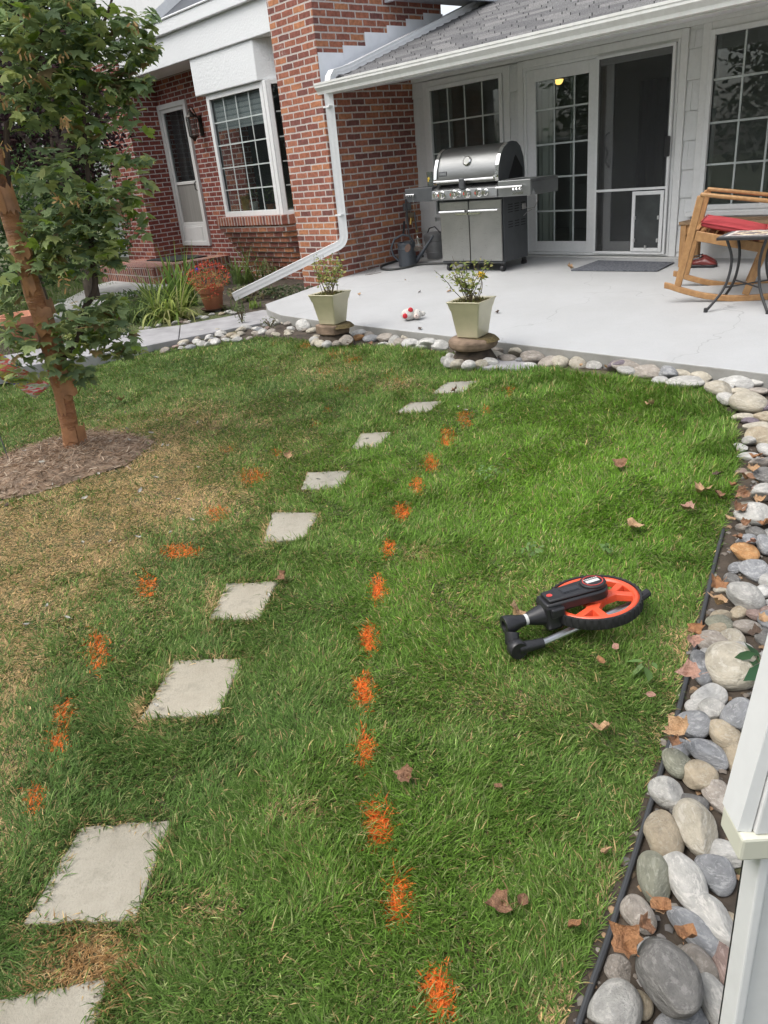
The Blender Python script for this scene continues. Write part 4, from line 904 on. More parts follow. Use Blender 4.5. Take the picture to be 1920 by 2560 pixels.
# ------------------------------------------------------------------ planters at the patio edge
M_olive = mat('olive_glaze', (.56, .52, .36), .3, var=.1, sc=5, bump=.03, bsc=30, coat=.3)
M_moss = mat('mossy_stone', (.19, .135, .095), .95, var=.45, sc=9, bump=.8, bsc=60)
M_potsoil = mat('potting_soil', (.06, .05, .03), .95, var=.5, sc=40, bump=.9, bsc=120)
M_mossy = mat('dry_moss', (.10, .075, .03), .95, var=.5, sc=50, bump=1., bsc=150)
def planter(px_base, px_w, lab, labp, labs, square_stone, plant_seed, flower):
    u, v = px_base; c_ = gy(u, v, 4.39)
    d_ = (c_ - Vector((0, 0, CH))).length; base_z = c_.z; print('pot', c_)
    rot = math.radians(45 + 13); s0 = px_w[0] * c_.length / FPX / 2; s1 = px_w[1] * c_.length / FPX / 2
    st0 = thing('base_stone', labs, 'stone', (c_.x, c_.y, -.2), 0)
    mb = MB()
    if square_stone: mb.prism([(c_.x + math.cos(a) * r_, c_.y + math.sin(a) * r_) for a, r_ in ((.3, .17), (1.1, .15), (2.1, .165), (2.9, .155), (3.9, .17), (4.7, .15), (5.6, .165))], 'z', base_z - .085, base_z - .003)
    else: mb.lathe([(.17, base_z - .085), (.188, base_z - .07), (.19, base_z - .025), (.165, base_z - .008), (.12, base_z - .003), (.001, base_z - .003)], (c_.x, c_.y, 0), 28)
    mb.build('paver', M_moss, st0, bevel=.01)
    mb = MB(); mb.lathe([(.24, -.24), (.17, -.15), (.12, base_z - .084)], (c_.x, c_.y, 0), 14); mb.build('shadow_base', M_soil, st0)  # added dark mound below the slab, coloured to read as shadow
    mb = MB(); mb.lathe([(.15, base_z - .03), (.12, base_z - .0005), (.0, base_z + .001)], (c_.x + .05, c_.y + .02, 0), 14, 0, None, 1.1, .9); mb.build('moss', M_mossy, st0)
    tpn = thing('planter', lab, 'planter', (c_.x, c_.y, base_z))
    h = .275; secs = [(s0 * .97, 0), (s0, .008), (s1 * .86, h * .74), (s1 * .90, h * .77), (s1 * .98, h * .93), (s1 * 1.06, h), (s1 * .94, h), (s1 * .86, h * .9)]
    mb = MB(); vs = []
    for r_, z in secs:
        for k in range(4):
            a = rot + k * PI / 2; vs.append((c_.x + math.cos(a) * r_ * 1.414, c_.y + math.sin(a) * r_ * 1.414, base_z + z))
    fs = []
    for i in range(len(secs) - 1):
        for k in range(4): fs.append((i * 4 + k, i * 4 + (k + 1) % 4, i * 4 + 4 + (k + 1) % 4, i * 4 + 4 + k))
    fs += [(3, 2, 1, 0)]; mb.add(vs, fs); mb.build('pot', M_olive, tpn, bevel=.008, smooth=30)
    mb = MB(); r_ = s1 * .87 * 1.414; zt = base_z + h * .91
    g_ = 9; rows = []
    for i in range(g_):
        for j in range(g_):
            a_, b_ = (i / (g_ - 1) * 2 - 1) * .7071, (j / (g_ - 1) * 2 - 1) * .7071
            ca, sa = math.cos(rot + PI / 4), math.sin(rot + PI / 4); mb.v.append((c_.x + (a_ * ca - b_ * sa) * r_, c_.y + (a_ * sa + b_ * ca) * r_, zt + random.uniform(-.008, .012)))
    for i in range(g_ - 1):
        for j in range(g_ - 1): mb.f.append((i * g_ + j, (i + 1) * g_ + j, (i + 1) * g_ + j + 1, i * g_ + j + 1)); mb.m.append(0)
    mb.build('soil', M_mossy, tpn)
    random.seed(plant_seed)
    tb_ = twig_bush('rose_plant', labp, 'plant', (c_.x, c_.y, zt), 20, .36, .20, [(.24, .30, .08), (.34, .37, .11), (.18, .25, .07), (.42, .40, .15)], .036, mat('green_brown_stem', (.10, .075, .04), .7), nl=16)
    m_ = 160; ps = np.stack([rng.uniform(-s1 * .8, s1 * .8, m_) + c_.x, rng.uniform(-s1 * .8, s1 * .8, m_) + c_.y, np.full(m_, zt + .008)], -1)
    leaves('moss_tuft', OVAL, OVAL_F, ps, hangmats(m_, (-1.4, 0), .8), rng.uniform(.012, .03, m_), pick([(.16, .16, .05), (.22, .2, .07), (.1, .12, .03)], m_), [M_leafA], tb_)
    if flower:
        fpt = facing(*flower, Vector((c_.x, c_.y, 0))); m_ = 44; ps = blob_pts(fpt, (.018, .018, .014), m_)
        leaves('yellow_bloom', OVAL, OVAL_F, ps, rotmats(m_), rng.uniform(.022, .036, m_), pick([(.75, .48, .02), (.8, .55, .05)], m_, .1), [M_petal], tb_)
r7 = mk(700, 600, 620)
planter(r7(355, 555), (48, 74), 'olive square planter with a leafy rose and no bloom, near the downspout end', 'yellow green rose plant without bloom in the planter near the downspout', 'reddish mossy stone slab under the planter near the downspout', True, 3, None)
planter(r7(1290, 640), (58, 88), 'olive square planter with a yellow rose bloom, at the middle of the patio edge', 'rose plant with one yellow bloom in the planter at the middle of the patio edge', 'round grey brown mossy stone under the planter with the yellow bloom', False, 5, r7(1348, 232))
# ------------------------------------------------------------------ plush toy
pt = P(*r7(850, 545)); pt = Vector((pt.x, pt.y + .06, zp(pt.y + .06)))
tpl = thing('plush_toy', 'white fluffy plush dog toy with two red patches lying on the patio', 'toy', pt)
t = NT('white_plush'); v = t.obj(); t.l.new(t.mix(t.rng(t.noise(v, 40, 4), .3, .7), c4((.50, .47, .42)), c4((.72, .70, .66))), t.p.inputs['Base Color']); t.p.inputs['Roughness'].default_value = 1; t.bump(t.noise(v, 90, 4), 1., .012); M_plush = t.mat
def ell(mb, c, r, mi=0, n=14, M=None):
    pr = [(math.sin(PI * k / n) + 1e-4, -math.cos(PI * k / n)) for k in range(n + 1)]
    vs0 = len(mb.v); mb.lathe([(a, b) for a, b in pr], (0, 0, 0), 16, mi)
    for i in range(vs0, len(mb.v)):
        v = Vector(mb.v[i]); v = Vector((v.x * r[0], v.y * r[1], v.z * r[2])); v = M @ v if M is not None else v; mb.v[i] = tuple(v + Vector(c))
mb = MB(); vw = Vector((.76, -.65, 0)); sdv = Vector((.65, .76, 0))
MR = Matrix.Rotation(math.atan2(sdv.y, sdv.x), 4, 'Z')
ell(mb, pt + Vector((0, 0, .055)) - sdv * .02, (.075, .055, .055), 0, 14, MR); mb.build('body', M_plush, tpl)
mb = MB(); ell(mb, pt + Vector((0, 0, .05)) + sdv * .055 + vw * .02, (.045, .042, .045), 0, 14, MR); hd = mb.build('head', M_plush, tpl)
mb = MB(); ell(mb, pt + Vector((0, 0, .04)) + sdv * .045 + vw * .055, (.028, .026, .022), 0, 12, MR); mb.build('muzzle', mat('pale_pink_plush', (.62, .52, .47), 1.), hd)
mb = MB(); ell(mb, pt + Vector((0, 0, .045)) + sdv * .105 + vw * .0, (.03, .016, .024), 0, 12, MR); mb.build('ear', M_plush, hd)
mb = MB(); ell(mb, pt + Vector((0, 0, .075)) + sdv * .075 + vw * .045, (.005, .005, .006)); ell(mb, pt + Vector((0, 0, .052)) + sdv * .04 + vw * .082, (.006, .005, .005)); mb.build('eye', M_black, hd)
for dx_, dz_, s_ in ((-.005, .098, .024), (-.06, .05, .024)):
    mb = MB(); ell(mb, pt + sdv * dx_ + vw * (.035 if dz_ > .07 else .045) + Vector((0, 0, dz_)), (s_, s_ * .7, s_), 0, 12, MR); mb.build('red_patch', mat('red_felt', (.50, .03, .04), .95), tpl)
# ------------------------------------------------------------------ mat, shoes
r5 = mk(1380, 400, 540)
q = [P(*r5(*p)) for p in ((145, 855), (810, 860), (940, 795), (355, 780))]
t = NT('grey_rug'); v = t.obj(); t.l.new(t.mix(t.rng(t.noise(v, 45, 4, .7), .35, .65), c4((.045, .05, .062)), c4((.16, .17, .19))), t.p.inputs['Base Color']); t.p.inputs['Roughness'].default_value = 1; t.bump(t.noise(v, 150, 2), .8, .008)
mb = MB(); mb.add([(p.x, p.y, zp(p.y) + .003) for p in q] + [(p.x, p.y, zp(p.y) + .016) for p in q], [(3, 2, 1, 0), (4, 5, 6, 7)] + [(i, (i + 1) % 4, 4 + (i + 1) % 4, 4 + i) for i in range(4)])
m_ = mb.build('door_mat', t.mat, None, org=q[0], bevel=.004); tag(m_, 'dark grey speckled rug on the patio before the sliding door', 'mat')
# a pair of clogs by the wall
M_lea = mat('dark_red_leather', (.15, .025, .022), .35, var=.3, sc=20)
def clog(p, rz, lab):
    ts = thing('clog', lab, 'shoe', p, rz, 'red clogs by the bench'); mb = MB()
    out = [(-.125, -.03), (-.10, -.042), (0, -.036), (.07, -.05), (.12, -.045), (.14, 0), (.12, .045), (.07, .05), (0, .036), (-.10, .042), (-.125, .03)]
    mb.prism(out, 'z', 0, .028); mb.build('sole', M_black, ts, local=True, bevel=.005)
    mb = MB(); secs = []
    prof = [(-.10, .035, .075), (-.05, .035, .085), (-.01, .036, .098), (.03, .043, .095), (.08, .046, .07), (.115, .04, .05), (.135, .02, .035)]
    for x, w_, h_ in prof:
        for k in range(9): a = PI * k / 8; secs.append((x, math.cos(a) * w_, .026 + math.sin(a) * (h_ - .026)))
    fs = [(i * 9 + k, i * 9 + k + 1, (i + 1) * 9 + k + 1, (i + 1) * 9 + k) for i in range(len(prof) - 1) for k in range(8) if not (i < 2 and 2 <= k <= 5)]
    mb.add(secs, fs); u_ = mb.build('upper', M_lea, ts, local=True); s_ = u_.modifiers.new('thick', 'SOLIDIFY'); s_.thickness = .004
    mb = MB(); mb.tube([(-.10, -.03, .075), (-.06, -.033, .083), (-.03, -.03, .092), (-.005, 0, .10), (-.03, .03, .092), (-.06, .033, .083), (-.10, .03, .075)], .006, 6); mb.build('collar', M_black, ts, local=True)
sp = P(*r5(1140, 830)); clog((sp.x, sp.y + .04, zp(sp.y + .04)), math.radians(12), 'front clog of the red pair beside the bench leg'); clog((sp.x - .06, sp.y + .16, zp(sp.y + .16)), math.radians(5), 'rear clog of the red pair, half hidden behind the front one')

# ------------------------------------------------------------------ rocking chair, bench, side table
t = NT('teak'); v = t.obj(); g_ = t.noise(t.scale(v, (3, 3, 3)), 8, 6, .65); w2_ = t.new('ShaderNodeTexWave'); w2_.inputs['Scale'].default_value = 6; w2_.inputs['Distortion'].default_value = 9; t.l.new(v, w2_.inputs[0])
c = t.mix(t.rng(g_, .3, .7), c4((.30, .155, .06)), c4((.45, .26, .11))); c = t.mix(t.m('MULTIPLY', w2_.outputs['Fac'], .3), c, c4((.24, .12, .05)))
t.l.new(c, t.p.inputs['Base Color']); t.p.inputs['Roughness'].default_value = .5; M_teak = t.mat
M_old = mat('weathered_wood', (.24, .155, .085), .7, var=.25, sc=10)
rq = mk(1620, 400, 300)
# the chair's side plane, found from its two rockers on the patio
A0 = P(*rq(1300, 1945)); B0 = P(*rq(1100, 1712))
dep_dir = Vector((B0.x - A0.x, B0.y - A0.y, 0)); 
# chair frame axes: f = towards its front (left in the picture), s = towards the far rocker
def on_plane(u, v_, anchor, nrm):
    d = Vector(ray(u, v_)); o_ = Vector((0, 0, CH)); return o_ + d * (nrm.dot(anchor - o_) / nrm.dot(d))
wv = P(*rq(370, 1495)) - P(*rq(225, 1735)); wv.z = 0; WCH = wv.length
nrm = -wv.normalized()
anc = Vector((A0.x, A0.y, 0))
def RK(u, v_): return on_plane(*rq(u, v_), anc, nrm)
tr = thing('rocking_chair', 'wooden rocking chair with a red seat cushion at the right edge of the patio', 'chair', (anc.x, anc.y, zp(anc.y)))
WCH = min(max(WCH, .45), .62); off = -nrm * WCH; print('chair width', WCH)
def side(o_):
    j = lambda L_: [p + o_ for p in L_]
    mb = MB()
    rk = j([RK(225, 1730), RK(300, 1745), RK(420, 1785), RK(560, 1825), RK(760, 1872), RK(1000, 1903), RK(1200, 1912), RK(1420, 1905), RK(1660, 1885)])
    back = (RK(1660, 1885) - RK(1420, 1905)).normalized(); rk += [rk[-1] + back * .10 + Vector((0, 0, .015)), rk[-1] + back * .22 + Vector((0, 0, .05))]
    pr = smooth_path(rk, 4)
    vs = []; N = len(pr)
    for p in pr:
        for a, b in ((-.5, -1), (.5, -1), (.5, 1), (-.5, 1)): vs.append(p + nrm * a * .038 + Vector((0, 0, b * .024)))
    fs = [(i * 4 + k, i * 4 + (k + 1) % 4, i * 4 + 4 + (k + 1) % 4, i * 4 + 4 + k) for i in range(N - 1) for k in range(4)] + [(3, 2, 1, 0), tuple(range(N * 4 - 4, N * 4))]
    mb.add(vs, fs); mb.build('rocker', M_teak, tr, bevel=.006, smooth=30)
    mb = MB(); a, b = j([RK(410, 1745), RK(735, 495)]); mb.bar(a, b, .035, .055, nrm.cross((b - a).normalized())); mb.build('leg', M_teak, tr, bevel=.006, smooth=30)
    mb = MB(); a, b = j([RK(1345, 1860), RK(1625, 1215)]); b = a + (b - a) * 1.75; mb.bar(a + nrm * .0, b, .034, .055, nrm.cross((b - a).normalized())); mb.build('leg', M_teak, tr, bevel=.006, smooth=30)
    mb = MB(); a, b = j([RK(725, 475), RK(1660, 565)]); b = a + (b - a) * 1.12; mb.bar(a, b, .055, .03, nrm.cross((b - a).normalized())); mb.build('armrest', M_teak, tr, bevel=.01, smooth=30)
    mb = MB(); a, b = j([RK(600, 1035), RK(1600, 1215)]); mb.bar(a + (b - a).normalized() * .03, b, .028, .075, nrm.cross((b - a).normalized())); mb.build('seat_rail', M_teak, tr, bevel=.005, smooth=30)
side(Vector((0, 0, 0))); side(off)
a, b = RK(620, 1030), RK(1610, 1205); mb = MB(); d_ = (b - a)
mb.bar(a + d_ * .04 + nrm * -.02, a + d_ * .04 + off + nrm * .02, .03, .07)
for k in range(7): p = a + d_ * (.12 + k * .125) + Vector((0, 0, .02)); mb.bar(p - nrm * .02, p + off + nrm * .02, .05, .015)
mb.build('seat_slats', M_teak, tr, smooth=0)
bt = RK(1625, 1215); bb = RK(1345, 1860); bd_ = (bt - bb).normalized(); mb = MB()
for k in range(5): p = bt + bd_ * (.16 + k * .1); mb.bar(p - nrm * .02, p + off + nrm * .02, .02, .06, bd_)
mb.build('backrest', M_teak, tr, smooth=0)
# cushion: box with puffed top (own thing: it lies on the seat)
t = NT('red_canvas'); v = t.obj(); t.l.new(t.mix(t.rng(t.noise(v, 5, 5), .3, .7), c4((.36, .035, .045)), c4((.45, .06, .068))), t.p.inputs['Base Color']); t.p.inputs['Roughness'].default_value = .8; t.bump(t.noise(v, 400, 2), .2, .002); M_cush = t.mat
ct = thing('seat_cushion', 'red canvas seat cushion lying on the rocking chair', 'cushion', a + d_ * .5 + off * .5 + Vector((0, 0, .04)))
mb = MB(); ux = d_.normalized(); uy = off.normalized(); uz = ux.cross(uy); uz = uz if uz.z > 0 else -uz
o0 = a + d_ * .06 + uz * .045 - nrm * .012; nx_, ny_ = 16, 12; lx_, ly_ = d_.length * .90, WCH - .03
def cpt(i, j, top):
    fx, fy = i / nx_, j / ny_; e_ = (1 - (2 * fx - 1) ** 4) * (1 - (2 * fy - 1) ** 4)
    tuft = sum(math.exp(-(((fx - a_) / .05) ** 2 + ((fy - b_) / .06) ** 2)) for a_ in (.3, .7) for b_ in (.3, .7))
    z = (.055 + .026 * e_ - .016 * tuft) if top else (.02 * (1 - e_))
    ins = .012 * (1 - abs(z - .03) / .06)
    return o0 + ux * (fx * lx_) + uy * (fy * ly_) + uz * z
vs = [cpt(i, j, 1) for j in range(ny_ + 1) for i in range(nx_ + 1)] + [cpt(i, j, 0) for j in range(ny_ + 1) for i in range(nx_ + 1)]
W_ = nx_ + 1; B_ = W_ * (ny_ + 1); fs = [(j * W_ + i, j * W_ + i + 1, (j + 1) * W_ + i + 1, (j + 1) * W_ + i) for j in range(ny_) for i in range(nx_)]
fs += [tuple(B_ + k for k in reversed(f_)) for f_ in list(fs)]
bd2 = [i for i in range(W_)] + [j * W_ + nx_ for j in range(1, ny_ + 1)] + [ny_ * W_ + i for i in range(nx_ - 1, -1, -1)] + [j * W_ for j in range(ny_ - 1, 0, -1)]
fs += [(bd2[k], bd2[(k + 1) % len(bd2)], B_ + bd2[(k + 1) % len(bd2)], B_ + bd2[k]) for k in range(len(bd2))]
mb.add(vs, fs); mb.build('pad', M_cush, ct, smooth=50, sub=1)
mb = MB(); mb.tube([vs[k] + Vector((0, 0, .0)) for k in bd2], .005, 6, closed=True); mb.build('piping', M_cush, ct)
# bench / low table behind
bl = P(*r5(965, 825)); by = bl.y
tn = thing('wooden_bench', 'weathered slatted wooden bench under the right window, behind the rocking chair', 'bench', (bl.x, by, zp(by)))
btop = gy(*r5(965, 475), by); bz = btop.z; bx1 = -1.9; z0 = zp(by)
bdep = min(7.90 - by, .34); bdep = max(bdep, .25)
for (x, y) in ((bl.x + .03, by + .03), (bl.x + .03, by + bdep - .03), (bx1 - .03, by + .03), (bx1 - .03, by + bdep - .03)):
    mb = MB(); mb.box(x - .03, x + .03, y - .03, y + .03, zp(y), bz - .03); mb.build('leg', M_teak, tn, smooth=0, bevel=.005)
mb = MB(); mb.box(bl.x + .06, bx1 - .06, by + .012, by + .034, bz - .12, bz - .03); mb.box(bl.x + .06, bx1 - .06, by + bdep - .034, by + bdep - .012, bz - .12, bz - .03); mb.box(bl.x + .012, bl.x + .034, by + .06, by + bdep - .06, bz - .12, bz - .03); mb.build('apron', M_teak, tn, smooth=0)
mb = MB(); mb.frame(bl.x - .015, bx1, 0, 1, .05, 0, 1) if False else None
mb = MB(); mb.box(bl.x - .015, bx1, by - .012, by + .045, bz - .03, bz); mb.box(bl.x - .015, bx1, by + bdep - .045, by + bdep + .005, bz - .03, bz); mb.box(bl.x - .015, bl.x + .055, by + .045, by + bdep - .045, bz - .03, bz)
n = 26; 
for k in range(n):
    x = bl.x + .075 + k * .068; mb.add([(x, by + .045, bz - .004), (x + .055, by + .045, bz - .004), (x + .085, by + bdep - .045, bz - .004), (x + .03, by + bdep - .045, bz - .004), (x, by + .045, bz - .025), (x + .055, by + .045, bz - .025), (x + .085, by + bdep - .045, bz - .025), (x + .03, by + bdep - .045, bz - .025)], [(0, 1, 2, 3), (7, 6, 5, 4), (0, 4, 5, 1), (1, 5, 6, 2), (2, 6, 7, 3), (3, 7, 4, 0)])
mb.build('seat', M_old, tn, smooth=0, bevel=.003)
# mosaic-topped iron table
F1, F2, F3 = P(*rq(925, 2115)), P(*rq(1485, 2130)), P(*rq(1520, 2015))
tzc = (F1 + F2) / 2; topz = None
d1 = (F2 - F1); d1.z = 0; ex = d1.normalized(); ey = Vector((-ex.y, ex.x, 0)); sw_w = d1.length
anch = Vector((F1.x, F1.y, 0))
tl_ = on_plane(*rq(945, 1075), anch + ey * .04, ey); tz = tl_.z
ttb = thing('side_table', 'black iron side table with a stone mosaic top in front of the rocking chair', 'table', (F1.x, F1.y, zp(F1.y)))
wtop = sw_w + .04; o0 = Vector((tl_.x, tl_.y, tz)); mo = lambda a, b, z: o0 + ex * a + ey * b + Vector((0, 0, z))
mb = MB(); TW, TD = .40, .40
def tb_box(mb, a0, a1, b0, b1, z0, z1): mb.add([mo(a, b, z) for z in (z0, z1) for b in (b0, b1) for a in (a0, a1)], [(0, 2, 3, 1), (4, 5, 7, 6), (0, 1, 5, 4), (2, 6, 7, 3), (0, 4, 6, 2), (1, 3, 7, 5)])
tb_box(mb, 0, TW, 0, TD, -.022, .0); mb.build('table_frame', M_iron, ttb, smooth=0, bevel=.003)
mb = MB(); N_ = 12; cs = []
MS = [mat('stone_white', (.62, .58, .54), .7, var=.2, sc=60, bump=.5, bsc=90), mat('stone_slate', (.16, .16, .165), .6, var=.25, sc=40), mat('stone_mauve', (.26, .20, .19), .7, var=.2, sc=40), mat('stone_cream', (.60, .52, .38), .7)]
for i in range(N_):
    for j in range(N_):
        cx_, cy_ = (i + .5) / N_ * 2 - 1, (j + .5) / N_ * 2 - 1; r1 = max(abs(cx_), abs(cy_)); dm_ = abs(cx_) + abs(cy_)
        mi = 1 if r1 > .9 else 0 if r1 > .66 else 3 if abs(dm_ - .62) < .13 else (1 if dm_ < .2 else 2)
        e_ = .0015; b0 = len(mb.m); tb_box(mb, .012 + (TW - .024) * i / N_ + e_, .012 + (TW - .024) * (i + 1) / N_ - e_, .012 + (TD - .024) * j / N_ + e_, .012 + (TD - .024) * (j + 1) / N_ - e_, -.002, .006 + random.uniform(-.001, .002))
        for k in range(b0, len(mb.m)): mb.m[k] = mi
mb.build('mosaic', MS, ttb, smooth=0)
feet = [(-.0, -.02), (TW, -.02), (TW, TD), (0, TD)]; f0 = Vector((F1.x, F1.y, 0)); off_ = (F1 - o0); off_.z = 0
ctr = mo(TW / 2, TD / 2, 0); mids = []
for (a, b) in ((0, 0), (1, 0), (1, 1), (0, 1)):
    top = mo(.06 + a * (TW - .12), .06 + b * (TD - .12), -.02); k_ = Vector((top.x, top.y, 0)) - Vector((ctr.x, ctr.y, 0))
    foot = Vector((ctr.x, ctr.y, 0)) + k_ * 1.62; foot.z = zp(foot.y) + .006
    m1 = top.lerp(foot, .3) ; m1 = Vector((ctr.x + k_.x * .72, ctr.y + k_.y * .72, m1.z)); m2 = top.lerp(foot, .68); m2 = Vector((ctr.x + k_.x * .92, ctr.y + k_.y * .92, m2.z)); mids.append(m2.copy())
    mb = MB(); mb.tube(smooth_path([top, m1, m2, foot], 6), .011, 8); mb.lathe([(.016, 0), (.015, .03), (.011, .034)], (foot.x, foot.y, foot.z - .006), 10); mb.build('leg', M_iron, ttb)
mb = MB(); mb.tube([mids[0], mids[2]], .006, 6); mb.tube([mids[1], mids[3]], .006, 6); mb.build('brace', M_iron, ttb)
# ------------------------------------------------------------------ river rocks
def rock_mat(name, base, vein, speck=.3):
    t = NT(name); v = t.obj(); oi = t.new('ShaderNodeObjectInfo')
    vm = t.new('ShaderNodeVectorMath', operation='MULTIPLY_ADD'); cb = t.new('ShaderNodeCombineXYZ')
    for k in range(3): t.l.new(oi.outputs['Random'], cb.inputs[k])
    t.l.new(cb.outputs[0], vm.inputs[0]); vm.inputs[1].default_value = (37, 91, 53); t.l.new(v, vm.inputs[2]); v2 = vm.outputs[0]
    n1 = t.noise(v2, 1.3, 6, .65); n2 = t.noise(t.scale(v2, (1, 1, 3.5)), 2.2, 6, .7); n3 = t.noise(v2, 14, 4, .7)
    c = t.mix(t.rng(n1, .3, .7), c4(tuple(x * .66 for x in base)), c4(tuple(min(1, x * 1.22) for x in base)))
    c = t.mix(t.rng(n2, .52, .60, 0, .8), c, c4(vein)); c = t.mix(t.rng(n3, .60, .68, 0, speck), c, c4(tuple(x * .45 for x in base)))
    br = t.rng(oi.outputs['Random'], 0, 1, .92, 1.25)
    t.l.new(t.mix(1., c, br, 'MULTIPLY'), t.p.inputs['Base Color']); t.p.inputs['Roughness'].default_value = .72; t.p.inputs['Specular IOR Level'].default_value = .35
    t.bump(t.m('ADD', t.noise(v2, 4, 7, .68), t.m('MULTIPLY', n3, .25)), .55, .08); return t.mat
RM = {'pale grey': rock_mat('pale_grey_rock', (.43, .42, .39), (.56, .54, .50)), 'blue grey': rock_mat('blue_grey_rock', (.25, .255, .26), (.40, .40, .40)), 'tan': rock_mat('tan_rock', (.40, .335, .24), (.45, .40, .31)),
      'beige': rock_mat('beige_rock', (.43, .39, .31), (.52, .49, .42)), 'taupe': rock_mat('taupe_rock', (.31, .275, .235), (.43, .39, .345)), 'dark grey': rock_mat('dark_grey_rock', (.165, .16, .15), (.27, .26, .245)),
      'pinkish': rock_mat('pinkish_rock', (.34, .245, .21), (.46, .36, .32)), 'orange': rock_mat('orange_rock', (.42, .22, .09), (.5, .33, .17)), 'olive': rock_mat('olive_grey_rock', (.25, .25, .19), (.36, .36, .29)),
      'white': rock_mat('white_rock', (.52, .51, .48), (.40, .39, .36)), 'purple': rock_mat('purple_grey_rock', (.17, .14, .16), (.26, .23, .25))}
ROCKM = []
def rock_mesh(seed, ang):
    bm = bmesh.new(); bmesh.ops.create_icosphere(bm, subdivisions=4, radius=1)
    r = np.random.default_rng(seed); dirs = r.normal(size=(9, 3)); dirs /= np.linalg.norm(dirs, axis=1, keepdims=True); amp = r.uniform(-.26, .20, 9)
    pl = r.normal(size=(ang, 3)); pl /= np.linalg.norm(pl, axis=1, keepdims=True); pd = r.uniform(.68, .9, ang)
    eg = r.uniform(-.18, .18)
    for v in bm.verts:
        d = np.array(v.co); s = 1 + sum(a * max(0, d @ k) ** 2 for a, k in zip(amp, dirs)); p = d * s
        for k, q in zip(pl, pd):
            e = p @ k - q
            if e > 0: p = p - k * e * .86
        p[1] *= 1 + eg * p[0]; p += .012 * np.sin(p[[1, 2, 0]] * 7 + seed)
        v.co = p
    me = bpy.data.meshes.new('rock'); bm.to_mesh(me); bm.free(); me.polygons.foreach_set('use_smooth', [True] * len(me.polygons)); return me
for s_ in range(10): ROCKM.append(rock_mesh(s_, (2, 0, 3, 1, 4, 5, 6, 5, 7, 9)[s_]))
RCOPY = {}
rocks = []; ROCKP = []
camdir = np.arctan2(RC[1][2], RC[0][2])
right_az = math.atan2(RC[1][0], RC[0][0])
def rock(pos, a, b, h, az, colr, lab, group=None, mi=None):
    mi = random.randrange(10) if mi is None else mi; key = (mi, colr)
    if key not in RCOPY:
        m_ = ROCKM[mi].copy(); m_.materials.append(RM[colr]); RCOPY[key] = m_
    o = bpy.data.objects.new('river_rock', RCOPY[key]); COL.objects.link(o)
    o.location = pos; o.scale = (a, b, h); o.rotation_euler = (random.gauss(0, .12), random.gauss(0, .12), az)
    tag(o, lab, 'rock', group); rocks.append((pos[0], pos[1], max(a, b))); return o
def rock_px(u, v, rx, ry, colr, lab, ang=0, group=None, mi=None, up=0., k=1.0):
    g = L(u, v); dist = math.sqrt(g.x ** 2 + g.y ** 2 + (CH - g.z) ** 2); D = dep(u, v, 1); 
    depth = (np.array([g.x, g.y, g.z - CH]) @ RC)[2]; A = rx * depth / FPX * k; B = ry * depth / FPX * k
    st = (CH - g.z) / dist; A *= 1.08; B *= 1.10; h = min(B * (1.0 - .42 * st), .8 * A, .115)
    bb = math.sqrt(max((B * B - (h * math.sqrt(1 - st * st)) ** 2), (.45 * B) ** 2)) / st; bb = max(bb, .55 * A); bb = min(bb, A * 2.2, B * 2.0)
    base = float(zg(g.x, g.y)) - .02
    c_ = gpl(u, v, -0.448 + h * .55 + up, .06)
    return rock((c_.x, c_.y, float(zg(c_.x, c_.y)) + h * .55 + up), A, bb, h, right_az + math.radians(ang), colr, lab, group, mi)
n1 = mk(1620, 1560, 300, 664)
